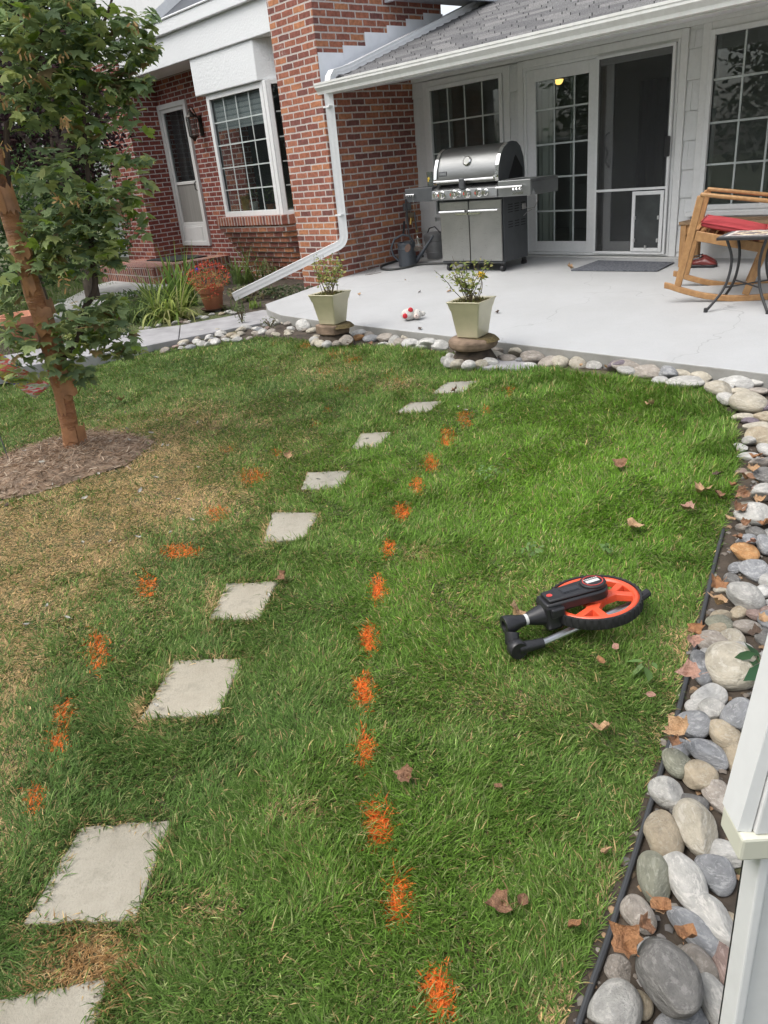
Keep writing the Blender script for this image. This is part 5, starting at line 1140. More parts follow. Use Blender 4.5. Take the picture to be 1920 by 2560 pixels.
NEAR = [(400, 22, 70, 38, 0, 'tan', 'tan rounded rock against the white wall end'), (365, 95, 70, 62, -20, 'taupe', 'grey tan rock left of the big cream boulder'), (470, 85, 62, 52, 0, 'beige', 'knobbly beige rock above the big cream boulder'),
        (485, 225, 145, 108, 15, 'beige', 'big cream angular boulder beside a green leaf'), (305, 238, 60, 84, 10, 'blue grey', 'smooth blue grey rock left of the big cream boulder'), (345, 405, 98, 58, -25, 'white', 'white speckled rock under green leaves'),
        (355, 482, 74, 66, 0, 'pale grey', 'round grey rock just below the white speckled one'), (492, 492, 88, 100, 20, 'blue grey', 'pale blue grey rock touching the white wall'), (250, 562, 96, 82, 10, 'blue grey', 'dark blue grey angular rock behind the tan maple leaf'),
        (425, 612, 80, 84, 0, 'tan', 'round tan rock with a thin twig on it'), (318, 718, 116, 66, 35, 'blue grey', 'long blue grey rock with white streaks'), (480, 740, 62, 108, 10, 'tan', 'tall tan rock leaning on the white wall'),
        (165, 770, 80, 74, 0, 'olive', 'olive rounded rock next to the black edging'), (287, 853, 100, 92, 0, 'tan', 'brown tan domed rock below the streaked one'), (390, 962, 76, 88, 0, 'taupe', 'tan brown rock with a dry leaf at the white wall'),
        (100, 945, 88, 98, 0, 'pale grey', 'broad grey rock along the black edging'), (222, 1005, 108, 72, -10, 'dark grey', 'dark rough rock wedged between grey and beige rocks'), (70, 1165, 92, 112, 10, 'tan', 'yellow tan rock with grey stains by the edging'),
        (262, 1140, 108, 128, 0, 'beige', 'large smooth beige egg shaped rock'), (400, 1272, 112, 66, 10, 'pale grey', 'pale rock lying under the ivory end block'), (28, 1410, 92, 128, 15, 'olive', 'olive grey flat oval rock beside the edging'),
        (205, 1400, 90, 178, -5, 'pale grey', 'tall white grey rock with a quartz vein'), (372, 1388, 104, 96, 10, 'blue grey', 'blue green banded rock with swirling pattern'), (262, 1690, 84, 132, -30, 'blue grey', 'long blue grey rock right of the orange leaves'),
        (352, 1640, 98, 142, -15, 'pale grey', 'pale grey oval rock with a brown mark'), (430, 1872, 70, 112, 0, 'pinkish', 'pink grey rock at the foot of the white wall'), (470, 1640, 36, 76, 0, 'tan', 'small tan rock half behind the white track'),
        (20, 1870, 84, 118, 15, 'pale grey', 'pale striped rock beside the big dark stone'), (272, 1905, 92, 104, 0, 'taupe', 'brown grey rock behind the big dark stone'), (372, 2080, 82, 146, -10, 'pale grey', 'pale rock right of the big dark stone'), (175, 2200, 150, 60, 0, 'blue grey', 'grey rock under the big dark stone')]
for (u, v, rx, ry, ang, col_, lab) in NEAR:
    a, b = n1(u, v); rock_px(a, b, rx * .4518, ry * .4518, col_, lab, -ang, 'large river rocks beside the white wall', 1 if 'tall white' in lab else 0 if 'oval' in lab or 'egg' in lab else None)
n4 = mk(1380, 1960, 540)
for (u, v, rx, ry, ang, col_, lab, mi, up) in ((460, 1690, 205, 215, 0, 'pale grey', 'big pale green grey rock at the bottom by the edging', 2, 0), (925, 1540, 215, 270, -15, 'dark grey', 'biggest dark grey slab rock lying on top of the others', 7, .05), (655, 1010, 115, 130, 0, 'taupe', 'brown grey rock just above the orange leaves', 3, 0), (700, 1690, 70, 90, 0, 'tan', 'small tan rock between the pale and the dark stone', 1, 0), (500, 1440, 110, 120, 10, 'taupe', 'brown rock under the copper leaf at the edging', 0, -.02)):
    a, b = n4(u, v); rock_px(a, b, rx * .3255, ry * .3255, col_, lab, -ang, 'large river rocks beside the white wall', mi, up)
n3 = mk(1500, 1400, 420, 1548)
for (u, v, rx, ry, ang, col_, lab) in ((1425, 105, 130, 92, 10, 'blue grey', 'grey rock at the white wall below the yellow rock'), (1345, 340, 160, 150, 0, 'pale grey', 'large grey beige rock with ring lines'), (1430, 505, 80, 68, 0, 'pinkish', 'pink brown rock at the edge of the white wall'), (1105, 595, 115, 84, 0, 'olive', 'olive tan rock beneath the crumpled leaf'), (1350, 625, 125, 70, 10, 'taupe', 'grey brown rock below the ringed rock')):
    a, b = n3(u, v); rock_px(a, b, rx * .2713, ry * .2713, col_, lab, -ang, 'large river rocks beside the white wall')
n2 = mk(1420, 900, 500)
MID = [(670, 72, 90, 46, 'taupe'), (810, 82, 58, 50, 'blue grey'), (965, 68, 88, 48, 'beige'), (1000, 165, 120, 46, 'pale grey'), (1100, 100, 62, 40, 'beige'), (1210, 95, 80, 32, 'pinkish'), (1470, 102, 100, 42, 'pale grey'), (1580, 145, 82, 48, 'pale grey'), (1410, 168, 92, 46, 'white'),
       (1250, 240, 90, 56, 'beige'), (1320, 150, 75, 30, 'white'), (1310, 322, 60, 54, 'pale grey'), (1482, 352, 132, 86, 'beige'), (1600, 392, 72, 60, 'purple'), (1612, 475, 62, 44, 'tan'), (1450, 480, 72, 36, 'beige'), (1510, 512, 55, 32, 'purple'), (1560, 560, 100, 40, 'beige'),
       (1600, 632, 80, 64, 'tan'), (1510, 672, 48, 40, 'pale grey'), (1640, 745, 48, 78, 'white'), (1620, 962, 72, 48, 'dark grey'), (1600, 1092, 82, 68, 'pale grey'), (1535, 1290, 120, 78, 'pale grey'), (1560, 1436, 70, 60, 'dark grey'), (1470, 1492, 82, 46, 'blue grey'), (1470, 1600, 95, 66, 'orange'), (1640, 1530, 60, 60, 'blue grey'), (760, 150, 60, 28, 'white'), (500, 75, 75, 36, 'pale grey'), (560, 30, 130, 46, 'taupe'), (760, 20, 60, 34, 'beige'), (400, 20, 80, 44, 'purple'), (1190, 200, 60, 30, 'pale grey'), (1580, 240, 70, 36, 'taupe'), (1430, 250, 70, 34, 'beige')]
NAMED = {'orange': 'single yellow orange rock in the right border', 'purple': 'purple grey rock at the corner of the border near the patio'}
seen = {}
for (u, v, rx, ry, col_) in MID:
    a, b = n2(u, v); lab = {'orange': 'single yellow orange rock in the right border', 'dark grey': 'dark grey river rock among the dead leaves of the right border', 'pinkish': 'pinkish rock among pale ones where the border bends'}.get(col_, '%s river rock where the border bends round the lawn' % col_)
    rock_px(a, b, rx * .3014, ry * .3014, col_, lab, random.uniform(-12, 12), 'river rocks at the bend of the border', None, .01, 1.14)
nf = mk(1000, 840, 500)
FRONT = [(100, 55, 62, 36, 'white'), (215, 45, 78, 44, 'white'), (325, 66, 72, 40, 'white'), (400, 30, 36, 34, 'pale grey'), (655, 135, 46, 22, 'white'), (760, 142, 90, 40, 'beige'), (830, 95, 76, 42, 'taupe'), (885, 175, 72, 38, 'taupe'), (960, 100, 66, 50, 'beige'), (1090, 108, 90, 44, 'beige'), (1092, 165, 102, 56, 'taupe'), (1225, 125, 56, 44, 'white'), (1340, 88, 76, 60, 'beige'), (1455, 140, 72, 45, 'pale grey'), (1570, 150, 76, 54, 'pale grey'), (1225, 195, 82, 40, 'taupe'), (1330, 192, 66, 46, 'beige'), (1470, 200, 72, 45, 'beige'), (1082, 235, 56, 25, 'white'), (980, 190, 32, 34, 'blue grey'), (1620, 215, 60, 36, 'pale grey')]
for (u, v, rx, ry, col_) in FRONT:
    a, b = nf(u, v); rock_px(a, b, rx * .3014, ry * .3014, col_, '%s river rock between the patio edge and the grey flagstone' % col_, random.uniform(-12, 12), 'river rocks along the patio edge')
BETW = [(525, 615, 52, 28, 'white'), (600, 620, 36, 26, 'taupe'), (515, 645, 46, 21, 'orange'), (610, 650, 52, 28, 'blue grey'), (700, 642, 56, 40, 'taupe'), (760, 662, 40, 28, 'pale grey'), (810, 672, 46, 28, 'taupe'), (850, 645, 40, 26, 'beige'), (925, 642, 40, 28, 'taupe'), (880, 682, 52, 30, 'white'), (985, 682, 62, 38, 'white'), (1060, 692, 56, 30, 'white'), (1125, 672, 32, 32, 'white'), (680, 688, 40, 15, 'white'), (740, 695, 35, 14, 'beige'), (480, 640, 30, 14, 'white')]
for (u, v, rx, ry, col_) in BETW:
    a, b = r7(u, v); rock_px(a, b, rx * .3737, ry * .3737, col_, ('orange rock' if col_ == 'orange' else '%s river rock' % col_) + ' on the ground between the two olive planters', random.uniform(-12, 12), 'river rocks along the patio edge')
a, b = mk(300, 560, 700)(1085, 588); rock_px(a, b, 50 * .422, 38 * .422, 'white', 'big white rough rock left of the planter without bloom', 0, None, 8)
for (px_, py_) in ((r7(355, 555)), (r7(1290, 640))):                # rocks packed round the two base stones
    cc = gy(px_, py_, 4.39)
    for k in range(7):
        an = -2.9 + k * .45; rr = random.uniform(.045, .065); x_, y_ = cc.x + math.cos(an) * .205, cc.y + math.sin(an) * .19
        rock((x_, y_, float(zg(x_, y_)) + rr * .6), rr * 1.2, rr, rr * .8, random.uniform(0, PI), random.choice(['beige', 'taupe', 'pale grey', 'white']), 'rock packed against the base stone under an olive planter', 'rocks round the planter stones')
def fill(poly_px, n, r0, r1, lab, group, cols, f=L1, kk=.8, tries=6000):
    poly = [(p.x, p.y) for p in [f(*q) for q in poly_px]]; xs = [p[0] for p in poly]; ys = [p[1] for p in poly]; c_ = 0
    for _ in range(tries):
        if c_ >= n: break
        x, y = random.uniform(min(xs), max(xs)), random.uniform(min(ys), max(ys))
        if not bool(hit(poly, x, y)): continue
        r = random.uniform(r0, r1)
        if any((x - q[0]) ** 2 + (y - q[1]) ** 2 < (kk * (r + q[2])) ** 2 for q in rocks[-260:] + rocks[:80]): continue
        cl = random.choice(cols); rock((x, y, float(zg(x, y)) + r * .2), r, r * random.uniform(.65, .9), r * .5, random.uniform(0, PI), cl, lab % cl, group, random.randrange(10)); c_ += 1
    return c_
PALE = ['pale grey', 'beige', 'white', 'taupe', 'pinkish', 'tan', 'blue grey', 'beige', 'pale grey', 'white']
R6c = mk(300, 560, 700)
peb = [(R6c(*p)[0] / KK, R6c(*p)[1] / KK) for p in ((60, 775), (190, 720), (365, 672), (500, 645), (720, 625), (800, 612), (1060, 560), (1180, 580), (1190, 650), (1020, 660), (860, 680), (640, 712), (420, 745), (200, 775), (100, 800))]
fill(peb, 70, .042, .072, '%s pebble in the strip between the slab path and the lawn', 'pebbles between the slab path and the lawn', PALE, kk=.62)
peb2 = [(R6c(*p)[0] / KK, R6c(*p)[1] / KK) for p in ((100, 610), (240, 580), (420, 560), (560, 520), (690, 500), (720, 520), (660, 540), (450, 585), (250, 620), (110, 640))]
fill(peb2, 16, .035, .06, '%s pebble between the iris clump and the slab path', 'pebbles behind the slab path', PALE)
# smaller rocks filling the right border
fill([(1045, 775), (1300, 770), (1659, 800), (1720, 860), (1720, 960), (1600, 960), (1590, 900), (1560, 862), (1480, 822), (1300, 795), (1130, 790)], 34, .035, .07, 'small %s rock filling the bend of the border', 'small rocks of the right border', PALE + ['purple', 'blue grey'], kk=.6)
fill([(1600, 960), (1760, 960), (1720, 1400), (1640, 1700), (1600, 2000), (1580, 2260), (1290, 2260), (1400, 1850), (1480, 1560), (1540, 1340), (1585, 1160)], 66, .03, .062, 'small %s rock low between the large rocks of the right border', 'small rocks of the right border', PALE + ['dark grey', 'blue grey'], kk=.55)
# a dark stone by the slab path behind the tree
rock_px(58, 865, 22, 12, 'purple', 'dark stone behind the bark covered tree trunk', 0)

# small gravel and leaf crumbs under the rocks: nobody could count it
gp_ = [(p[0], p[1]) for p in BED_A] + [(.6, .2), (.6, 2.5), (-.3, 4.69), (-4.9, 4.69)]
m_ = 30000; gx0 = rng.uniform(-6, .6, m_); gy0 = rng.uniform(-.2, 4.7, m_); du_, dv_, dd_ = proj(np.stack([gx0, gy0, zg(gx0, gy0)], -1)); okk = hit(gp_, gx0, gy0) & (du_ > 0) & (du_ < 2100) & (dv_ < 2700) & (rng.random(m_) < np.clip(2.2 / np.hypot(gx0, gy0), .15, 1) * .8); gx0, gy0 = gx0[okk], gy0[okk]; m_ = len(gx0)
PEBV = np.array([(1, 0, 0), (0, .8, 0), (-1, 0, 0), (0, -.8, 0), (0, 0, .6), (.6, .5, .3), (-.6, .5, .3), (-.6, -.5, .3), (.6, -.5, .3)]); PEBF = np.array([(0, 5, 4), (5, 1, 4), (1, 6, 4), (6, 2, 4), (2, 7, 4), (7, 3, 4), (3, 8, 4), (8, 0, 4)])
az_ = rng.uniform(0, 2 * PI, m_); Rz_ = np.zeros((m_, 3, 3)); Rz_[:, 0, 0] = np.cos(az_); Rz_[:, 0, 1] = -np.sin(az_); Rz_[:, 1, 0] = np.sin(az_); Rz_[:, 1, 1] = np.cos(az_); Rz_[:, 2, 2] = 1
o = leaves('gravel', PEBV, PEBF, np.stack([gx0, gy0, zg(gx0, gy0) + .003], -1), Rz_, rng.uniform(.005, .016, m_), pick([(.14, .12, .10), (.22, .20, .17), (.10, .075, .05), (.26, .17, .10), (.17, .16, .15)], m_, .3), [attr_mat('gravel_stone', .85, 0)]); tag(o, None, None, None, 'stuff')

# ------------------------------------------------------------------ stepping stones
t = NT('stepping_stone'); v = t.obj(); oi = t.new('ShaderNodeObjectInfo')
c = t.mix(t.rng(t.noise(v, 3.5, 6, .65), .35, .68), c4((.21, .20, .165)), c4((.40, .38, .325))); c = t.mix(t.rng(t.noise(v, 45, 4, .7), .56, .66, 0, .45), c, c4((.20, .19, .165)))
c = t.mix(t.m('MULTIPLY', oi.outputs['Random'], .55), c, c4((.42, .36, .26))); c = t.mix(t.rng(t.noise(v, 7, 6, .75), .54, .66, 0, .5), c, c4((.20, .185, .14)))
t.l.new(c, t.p.inputs['Base Color']); t.p.inputs['Roughness'].default_value = .9; t.bump(t.m('ADD', t.noise(v, 30, 5, .7), t.noise(v, 140, 2)), .5, .006); M_step = t.mat
STONES = [[(178, 1788), (372, 1774), (292, 1992), (52, 1998)], [(377, 1428), (526, 1424), (470, 1546), (303, 1556)], [(490, 1262), (602, 1258), (560, 1340), (453, 1341)], [(590, 1108), (690, 1110), (657, 1166), (569, 1173)], [(664, 1022), (757, 1018), (735, 1056), (650, 1059)], [(780, 938), (848, 934), (815, 967), (757, 973)], [(885, 871), (957, 868), (925, 891), (853, 894)], [(965, 827), (1032, 824), (1000, 849), (933, 851)], [(-90, 2180), (237, 2112), (185, 2310), (-180, 2340)]]
SLAB = ['large worn stepping stone, second from the bottom of the picture', 'pale stepping stone with a curled white leaf at its corner', 'grey stepping stone with a brown leaf at its corner', 'sandy brown stepping stone, fourth from the bottom, inside thick grass', 'stepping stone with white curled leaves, beside the dry grass', 'small stepping stone, fourth from the patio', 'thin stepping stone, third from the patio', 'stepping stone with a brown leaf, nearest the grey flagstone', 'stepping stone cut off by the bottom edge of the picture']
SPOLY = []
for pl_, lab in zip(STONES, SLAB):
    q = [L1(*p) for p in pl_]; SPOLY.append([(p.x, p.y) for p in q]); mb = MB(); rq_ = []
    for i in range(4):
        a, b = q[i], q[(i + 1) % 4]
        for k in range(8): rq_.append(a.lerp(b, k / 8) + Vector((random.gauss(0, .003), random.gauss(0, .003), 0)))
    n = len(rq_); mb.add([p + Vector((0, 0, .007)) for p in rq_] + [p + Vector((0, 0, -.04)) for p in rq_], [tuple(range(n))] + [(i, (i + 1) % n, n + (i + 1) % n, n + i) for i in range(n)])
    o = mb.build('stepping_stone', M_step, None, org=q[0], bevel=.006, smooth=0); tag(o, lab, 'stepping stone', 'stepping stones across the lawn')
fs_ = [L(*nf(*p)) for p in ((505, 262), (600, 205), (690, 190), (960, 228), (1065, 245), (1080, 300), (900, 300), (640, 285))]
SPOLY.append([(p.x, p.y) for p in fs_]); mb = MB(); mb.prism([(p.x, p.y) for p in fs_], 'z', -.26, -.165); o = mb.build('flagstone', M_slab, None, org=fs_[0], bevel=.006, smooth=0); tag(o, 'wide grey flagstone between the lawn and the rocks below the blooming planter', 'flagstone')

# ------------------------------------------------------------------ black lawn edging
ED = [L1(*p) for p in ((1562, 1150), (1545, 1215), (1525, 1300), (1502, 1400), (1478, 1490), (1452, 1590), (1428, 1670), (1400, 1760), (1372, 1850), (1340, 1950), (1310, 2045), (1280, 2130), (1252, 2215), (1225, 2300))]
mb = MB(); mb.tube([p + Vector((0, 0, .012)) for p in smooth_path(ED, 4)], .0075, 8); M_edge = mat('black_edging', (.045, .047, .05), .45, bump=.05)
pe = smooth_path(ED, 4); vs = []; 
for p in pe: vs += [p + Vector((-.003, 0, .010)), p + Vector((-.003, 0, -.06))]
mb.add(vs, [(2 * i, 2 * i + 1, 2 * i + 3, 2 * i + 2) for i in range(len(pe) - 1)])
o = mb.build('lawn_edging', M_edge, None, org=ED[0]); tag(o, 'black plastic edging strip between the lawn and the river rocks', 'edging')

# ------------------------------------------------------------------ mulch ring and the bark-peeling tree
TB = L1(163, 985)
M_mulch = mat('mulch', (.23, .165, .115), .95, var=.5, sc=16, bump=1., bsc=80)
MUL = [L1(*p) for p in ((-60, 1090), (-40, 1010), (20, 985), (110, 955), (200, 935), (280, 940), (335, 955), (300, 985), (270, 1010), (190, 1030), (120, 1055), (40, 1075))]
MPOLY = [(p.x, p.y) for p in MUL]; mc = Vector((sum(p[0] for p in MPOLY) / len(MPOLY), sum(p[1] for p in MPOLY) / len(MPOLY), 0))
mb = MB(); vs = []; NR = 10
for r_ in range(NR):
    f_ = r_ / (NR - 1)
    for (x, y) in MPOLY:
        px_, py_ = mc.x + (x - mc.x) * (1 - f_ * .98), mc.y + (y - mc.y) * (1 - f_ * .98); vs.append((px_, py_, float(zg(px_, py_)) + .006 + .075 * math.sin(min(1, f_ * 1.4) * PI / 2) + random.gauss(0, .004)))
n = len(MPOLY); mb.add(vs, [(r_ * n + k, r_ * n + (k + 1) % n, (r_ + 1) * n + (k + 1) % n, (r_ + 1) * n + k) for r_ in range(NR - 1) for k in range(n)]); o = mb.build('mulch_mound', M_mulch, smooth=80); tag(o, None, None, None, 'structure')
def mbd(an):
    best = .9; dx_, dy_ = math.cos(an), math.sin(an)
    for i in range(len(MPOLY)):
        ax_, ay_ = MPOLY[i][0] - mc.x, MPOLY[i][1] - mc.y; bx_, by_ = MPOLY[(i + 1) % len(MPOLY)][0] - mc.x, MPOLY[(i + 1) % len(MPOLY)][1] - mc.y
        ex2, ey2 = bx_ - ax_, by_ - ay_; den = dx_ * ey2 - dy_ * ex2
        if abs(den) < 1e-9: continue
        tt_ = (ax_ * ey2 - ay_ * ex2) / den; ss_ = (ax_ * dy_ - ay_ * dx_) / den
        if tt_ > 0 and 0 <= ss_ <= 1: best = tt_
    return best
def zm(x, y):
    d_ = min(1, math.hypot(x - mc.x, y - mc.y) / max(.05, mbd(math.atan2(y - mc.y, x - mc.x)))); return float(zg(x, y)) + .006 + .075 * math.sin(min(1, (1 - d_) * 1.4) * PI / 2)
m_ = 4200; P_ = []
while len(P_) < m_:
    x, y = random.uniform(min(q[0] for q in MPOLY), max(q[0] for q in MPOLY)), random.uniform(min(q[1] for q in MPOLY), max(q[1] for q in MPOLY))
    if bool(hit(MPOLY, x, y)): P_.append((x + random.gauss(0, .04), y + random.gauss(0, .04), zm(x, y) + .008))
CH_ = np.array([(-.06, 0, 0), (.06, 0, 0), (.05, 1, .0), (-.05, 1, 0)]); CF_ = np.array([(0, 1, 2), (0, 2, 3)])
o = leaves('mulch_chips', CH_, CF_, np.array(P_), hangmats(m_, (-.5, .3), .7), rng.uniform(.02, .06, m_), pick([(.29, .195, .13), (.38, .275, .19), (.19, .125, .08), (.46, .37, .28)], m_, .3), [M_petal]); tag(o, None, None, None, 'stuff')
t = NT('peeling_bark'); v = t.obj()
n_ = t.noise(t.scale(v, (1.5, 1.5, 7)), 3, 6, .6); c = t.mix(t.rng(n_, .3, .7), c4((.24, .095, .042)), c4((.50, .235, .10)))
c = t.mix(t.rng(t.noise(v, 5, 4), .58, .66), c, c4((.20, .09, .05))); wv = t.m('FRACT', t.m('ADD', t.m('MULTIPLY', t.noise(v, 2, 2), 2.), t.m('MULTIPLY', t.new('ShaderNodeSeparateXYZ').outputs[2], 1.)))
t.l.new(c, t.p.inputs['Base Color']); t.p.inputs['Roughness'].default_value = .42; t.bump(t.noise(t.scale(v, (1, 1, 5)), 7, 6, .75), .9, .03); M_bark = t.mat
M_twig = mat('dark_twig', (.055, .035, .025), .8, var=.3, sc=20, bump=.3)
tree = thing('paperbark_tree', 'small tree with orange peeling bark and drooping green three part leaves on the left', 'tree', TB)
def T(u, v_, off=0.): 
    p = facing(u * KK, v_ * KK, TB); o_ = Vector((TB.x, TB.y, 0)).normalized(); return p + o_ * off
TR = [(163, 990), (150, 920), (135, 850), (120, 790), (100, 715), (72, 630), (45, 540), (10, 430), (-25, 330), (-50, 220), (-60, 80), (-60, -80)]
RAD = [22, 18, 17, 18, 18, 17.5, 18, 17, 14, 12, 9, 6]
sc_ = TB.length / FPX * KK
pts = [T(u, v_) for u, v_ in TR]; pts[0].z -= .05
mb = MB(); path = smooth_path(pts, 5); NRr = len(path); rs = []
for i in range(NRr):
    f_ = i / 5; a = min(int(f_), len(RAD) - 2); rs.append((RAD[a] + (RAD[a + 1] - RAD[a]) * (f_ - a)) * sc_ * (1 + .04 * math.sin(i * 1.1) + random.gauss(0, .012)))
mb.tube(path, rs, 18); trunk = mb.build('trunk', M_bark, tree, smooth=50)
mb = MB()                                                    # curls of loose bark
for k in range(30):
    i = random.randrange(2, 46); c_ = path[i]; r_ = rs[i]; a0 = random.uniform(-2.4, .9) ; hgt = random.uniform(.05, .17); lift = random.choice((.004, .008, .012, .03, .045)); wd_ = random.uniform(.7, 1.5); ax = (path[min(i + 1, NRr - 1)] - path[i - 1]).normalized()
    ex_ = Vector((.75, .65, 0)); ey_ = ax.cross(ex_).normalized(); vs = []
    for q in range(6):
        for s_ in range(2):
            an = a0 + wd_ * q / 5; rr = r_ * 1.04 + lift * (q / 5) ** 2 + .004
            vs.append(c_ + ax * (hgt * (s_ - .5) + random.uniform(-.022, .022)) + (ex_ * math.cos(an) + ey_ * math.sin(an)) * rr)
    mb.add(vs, [(2 * q, 2 * q + 1, 2 * q + 3, 2 * q + 2) for q in range(5)])
mb.build('peeling_bark', mat('bark_flake', (.36, .175, .085), .5, var=.35, sc=10), trunk, smooth=60)
bA = mk(0, 380, 420, 1602); bB = mk(0, 0, 420)
br = [bA(640, 2080), bA(720, 1850), bA(800, 1500), bA(885, 1340), bA(900, 1200), bA(872, 1020), bA(860, 700), bA(850, 450), bA(835, 250), bA(810, 0), bB(812, 900), bB(850, 660), bB(940, 480), bB(1010, 250), bB(1085, 60), bB(1110, -120)]
def Tsrc(p, off=0.): return T(p[0] / KK, p[1] / KK, off)
bp_ = [Tsrc(p, -.05) for p in br]; bp_[0] = path[16].copy()
mb = MB(); sp_ = smooth_path(bp_, 3); mb.tube(sp_, [max(.006, .024 - .018 * i / len(sp_)) for i in range(len(sp_))], 9)
b2_ = [bp_[11], Tsrc(bB(745, 520), -.02), Tsrc(bB(790, 300), .02), Tsrc(bB(850, 40), .02)]; mb.tube(smooth_path(b2_, 3), .011, 7)
b3_ = [path[33], Tsrc(bB(60, 1320), -.02), Tsrc(bB(120, 1180), 0), Tsrc(bB(300, 800), 0), Tsrc(bB(420, 300), .0)]; mb.tube(smooth_path(b3_, 3), .016, 7)
mb.build('branch', M_twig, tree, smooth=60)
BL = [(60, 60, 110, 90, 150), (200, 60, 110, 80, 150), (310, 90, 58, 85, 70), (110, 180, 120, 90, 170), (240, 165, 100, 70, 110), (335, 150, 45, 45, 26), (60, 270, 70, 80, 80), (170, 265, 80, 55, 80), (275, 235, 72, 48, 72), (225, 330, 62, 36, 42), (310, 285, 42, 34, 22), (320, 205, 60, 34, 30),
      (180, 385, 100, 26, 36), (290, 395, 44, 34, 26), (110, 440, 80, 50, 60), (230, 500, 105, 66, 150), (130, 565, 95, 70, 140), (255, 580, 78, 74, 130), (318, 500, 34, 50, 20), (180, 655, 105, 46, 90), (100, 640, 80, 50, 60), (300, 640, 40, 30, 16),
      (205, 805, 108, 62, 150), (272, 850, 72, 44, 80), (150, 890, 64, 44, 70), (60, 850, 60, 50, 46), (20, 720, 38, 100, 40), (320, 868, 42, 16, 16), (190, 935, 66, 24, 34), (40, 930, 40, 30, 16), (255, 760, 60, 30, 50), (330, 330, 30, 20, 8), (372, 130, 26, 50, 22), (345, 215, 40, 26, 20), (350, 460, 24, 60, 20), (345, 560, 22, 50, 16), (350, 395, 40, 12, 8), (365, 60, 24, 40, 14),
      (-90, 150, 120, 150, 130), (-70, 420, 80, 100, 60), (-70, 720, 80, 150, 60), (100, -100, 220, 90, 160)]
pos = []; sz_ = []
for (u, v_, ru, rv, n) in BL:
    if not n: continue
    n = int(n * .98)
    th = max(.10, (ru + rv) / 2 * sc_ / KK * .9); d_ = rng.normal(size=(n, 3)); d_ /= np.linalg.norm(d_, axis=1, keepdims=True); rad = rng.uniform(.1, 1, (n, 1)) ** .45; d_ = d_ * rad
    for k in range(n): pos.append(tuple(Tsrc((u + d_[k, 0] * ru, v_ + d_[k, 1] * rv), d_[k, 2] * th - .05)))
pos = np.array(pos); n = len(pos)
Rm = hangmats(n, (-.35, .75), .45)
P3 = np.repeat(pos, 3, 0); R3 = np.repeat(Rm, 3, 0); az = np.tile(np.array([-.85, 0, .85]), n); ca, sa = np.cos(az), np.sin(az); Rz = np.zeros((3 * n, 3, 3)); Rz[:, 0, 0] = ca; Rz[:, 0, 1] = -sa; Rz[:, 1, 0] = sa; Rz[:, 1, 1] = ca; Rz[:, 2, 2] = 1
R3 = np.einsum('nij,njk->nik', R3, Rz); base_s = np.repeat(rng.uniform(.042, .075, n), 3) * np.tile(np.array([.8, 1.0, .8]), n)
LOB = np.array([(0, 0, 0), (.10, .12, .01), (.20, .30, .03), (.33, .40, .01), (.22, .52, .03), (.30, .66, 0), (.14, .74, .01), (0, 1.05, -.12), (-.14, .74, .01), (-.30, .66, 0), (-.22, .52, .03), (-.33, .40, .01), (-.20, .30, .03), (-.10, .12, .01), (0, .45, -.035)])
LOB_F = np.array([(14, i, i + 1) for i in range(0, 13)] + [(14, 13, 0)])
hi = (pos[:, 2] - pos[:, 2].min()) / np.ptp(pos[:, 2])
pal = pick([(.30, .385, .18), (.25, .335, .165), (.36, .44, .19), (.20, .28, .145), (.40, .45, .17)], n, .22); bw_ = rng.random(n) < .04; pal[bw_] = pick([(.36, .26, .12), (.30, .22, .12)], bw_.sum()); br_ = rng.random(n) < .08; pal[br_] = pick([(.22, .32, .05), (.26, .34, .07)], br_.sum())
leaves('crown', LOB, LOB_F, P3, R3, base_s * 1.24, np.repeat(pal, 3, 0), [M_leafA], tree)
sp0 = [(165, 20), (60, 55), (325, 85), (60, 150), (150, 148), (65, 215), (8, 262), (160, 318), (150, 305), (185, 505), (135, 500), (150, 690), (8, 370)]
for a, b in sp0:
  ps = np.array([tuple(Tsrc((a + random.gauss(0, 8), b + random.gauss(0, 8)), -.26 + random.gauss(0, .03))) for _ in range(9)]); m_ = len(ps)
  leaves('samara', SAM, SAM_F, ps, hangmats(m_, (.2, 1.5), .8), rng.uniform(.03, .05, m_), pick([(.40, .24, .10), (.46, .30, .14)], m_), [M_petal], tree)
# ------------------------------------------------------------------ measuring wheel lying on the grass
w8 = mk(1200, 1380, 500)
WZ = .092
def LW(u, v, up): return gpl(*w8(u, v), -0.448 + up, .06)
wc = LW(945, 400, WZ); jt = LW(430, 560, .09)
ex = Vector((jt.x - wc.x, jt.y - wc.y, 0)).normalized(); ez = Vector((0, -.06, 1)).normalized(); ex = (ex - ez * ex.dot(ez)).normalized(); ey = ez.cross(ex)
wa, wb_ = LW(1328, 430, WZ), LW(515, 390, WZ); WR = (wa - wb_).length / 2 * .98
mwl = thing('measuring_wheel', 'orange and black folded measuring wheel lying on the lawn', 'measuring wheel', wc)
MW = Matrix((ex, ey, ez)).transposed().to_4x4(); tilt = Matrix.Rotation(math.radians(6), 4, 'X'); MW = Matrix.Translation(wc) @ MW @ tilt
MH = Matrix.Diagonal((1, 1, 1.0, 1))
def th(mb):
    mb.v = [tuple(MH @ Vector(v)) for v in mb.v]; return tw(mb)
def tw(mb):
    mb.v = [tuple(MW @ Vector(v)) for v in mb.v]; return mb
t = NT('orange_plastic'); v = t.obj(); t.l.new(t.mix(t.rng(t.noise(v, 6, 4), .3, .7), c4((.62, .075, .03)), c4((.74, .10, .04))), t.p.inputs['Base Color']); t.p.inputs['Roughness'].default_value = .38; t.bump(t.noise(v, 250, 2), .08, .002); M_or = t.mat
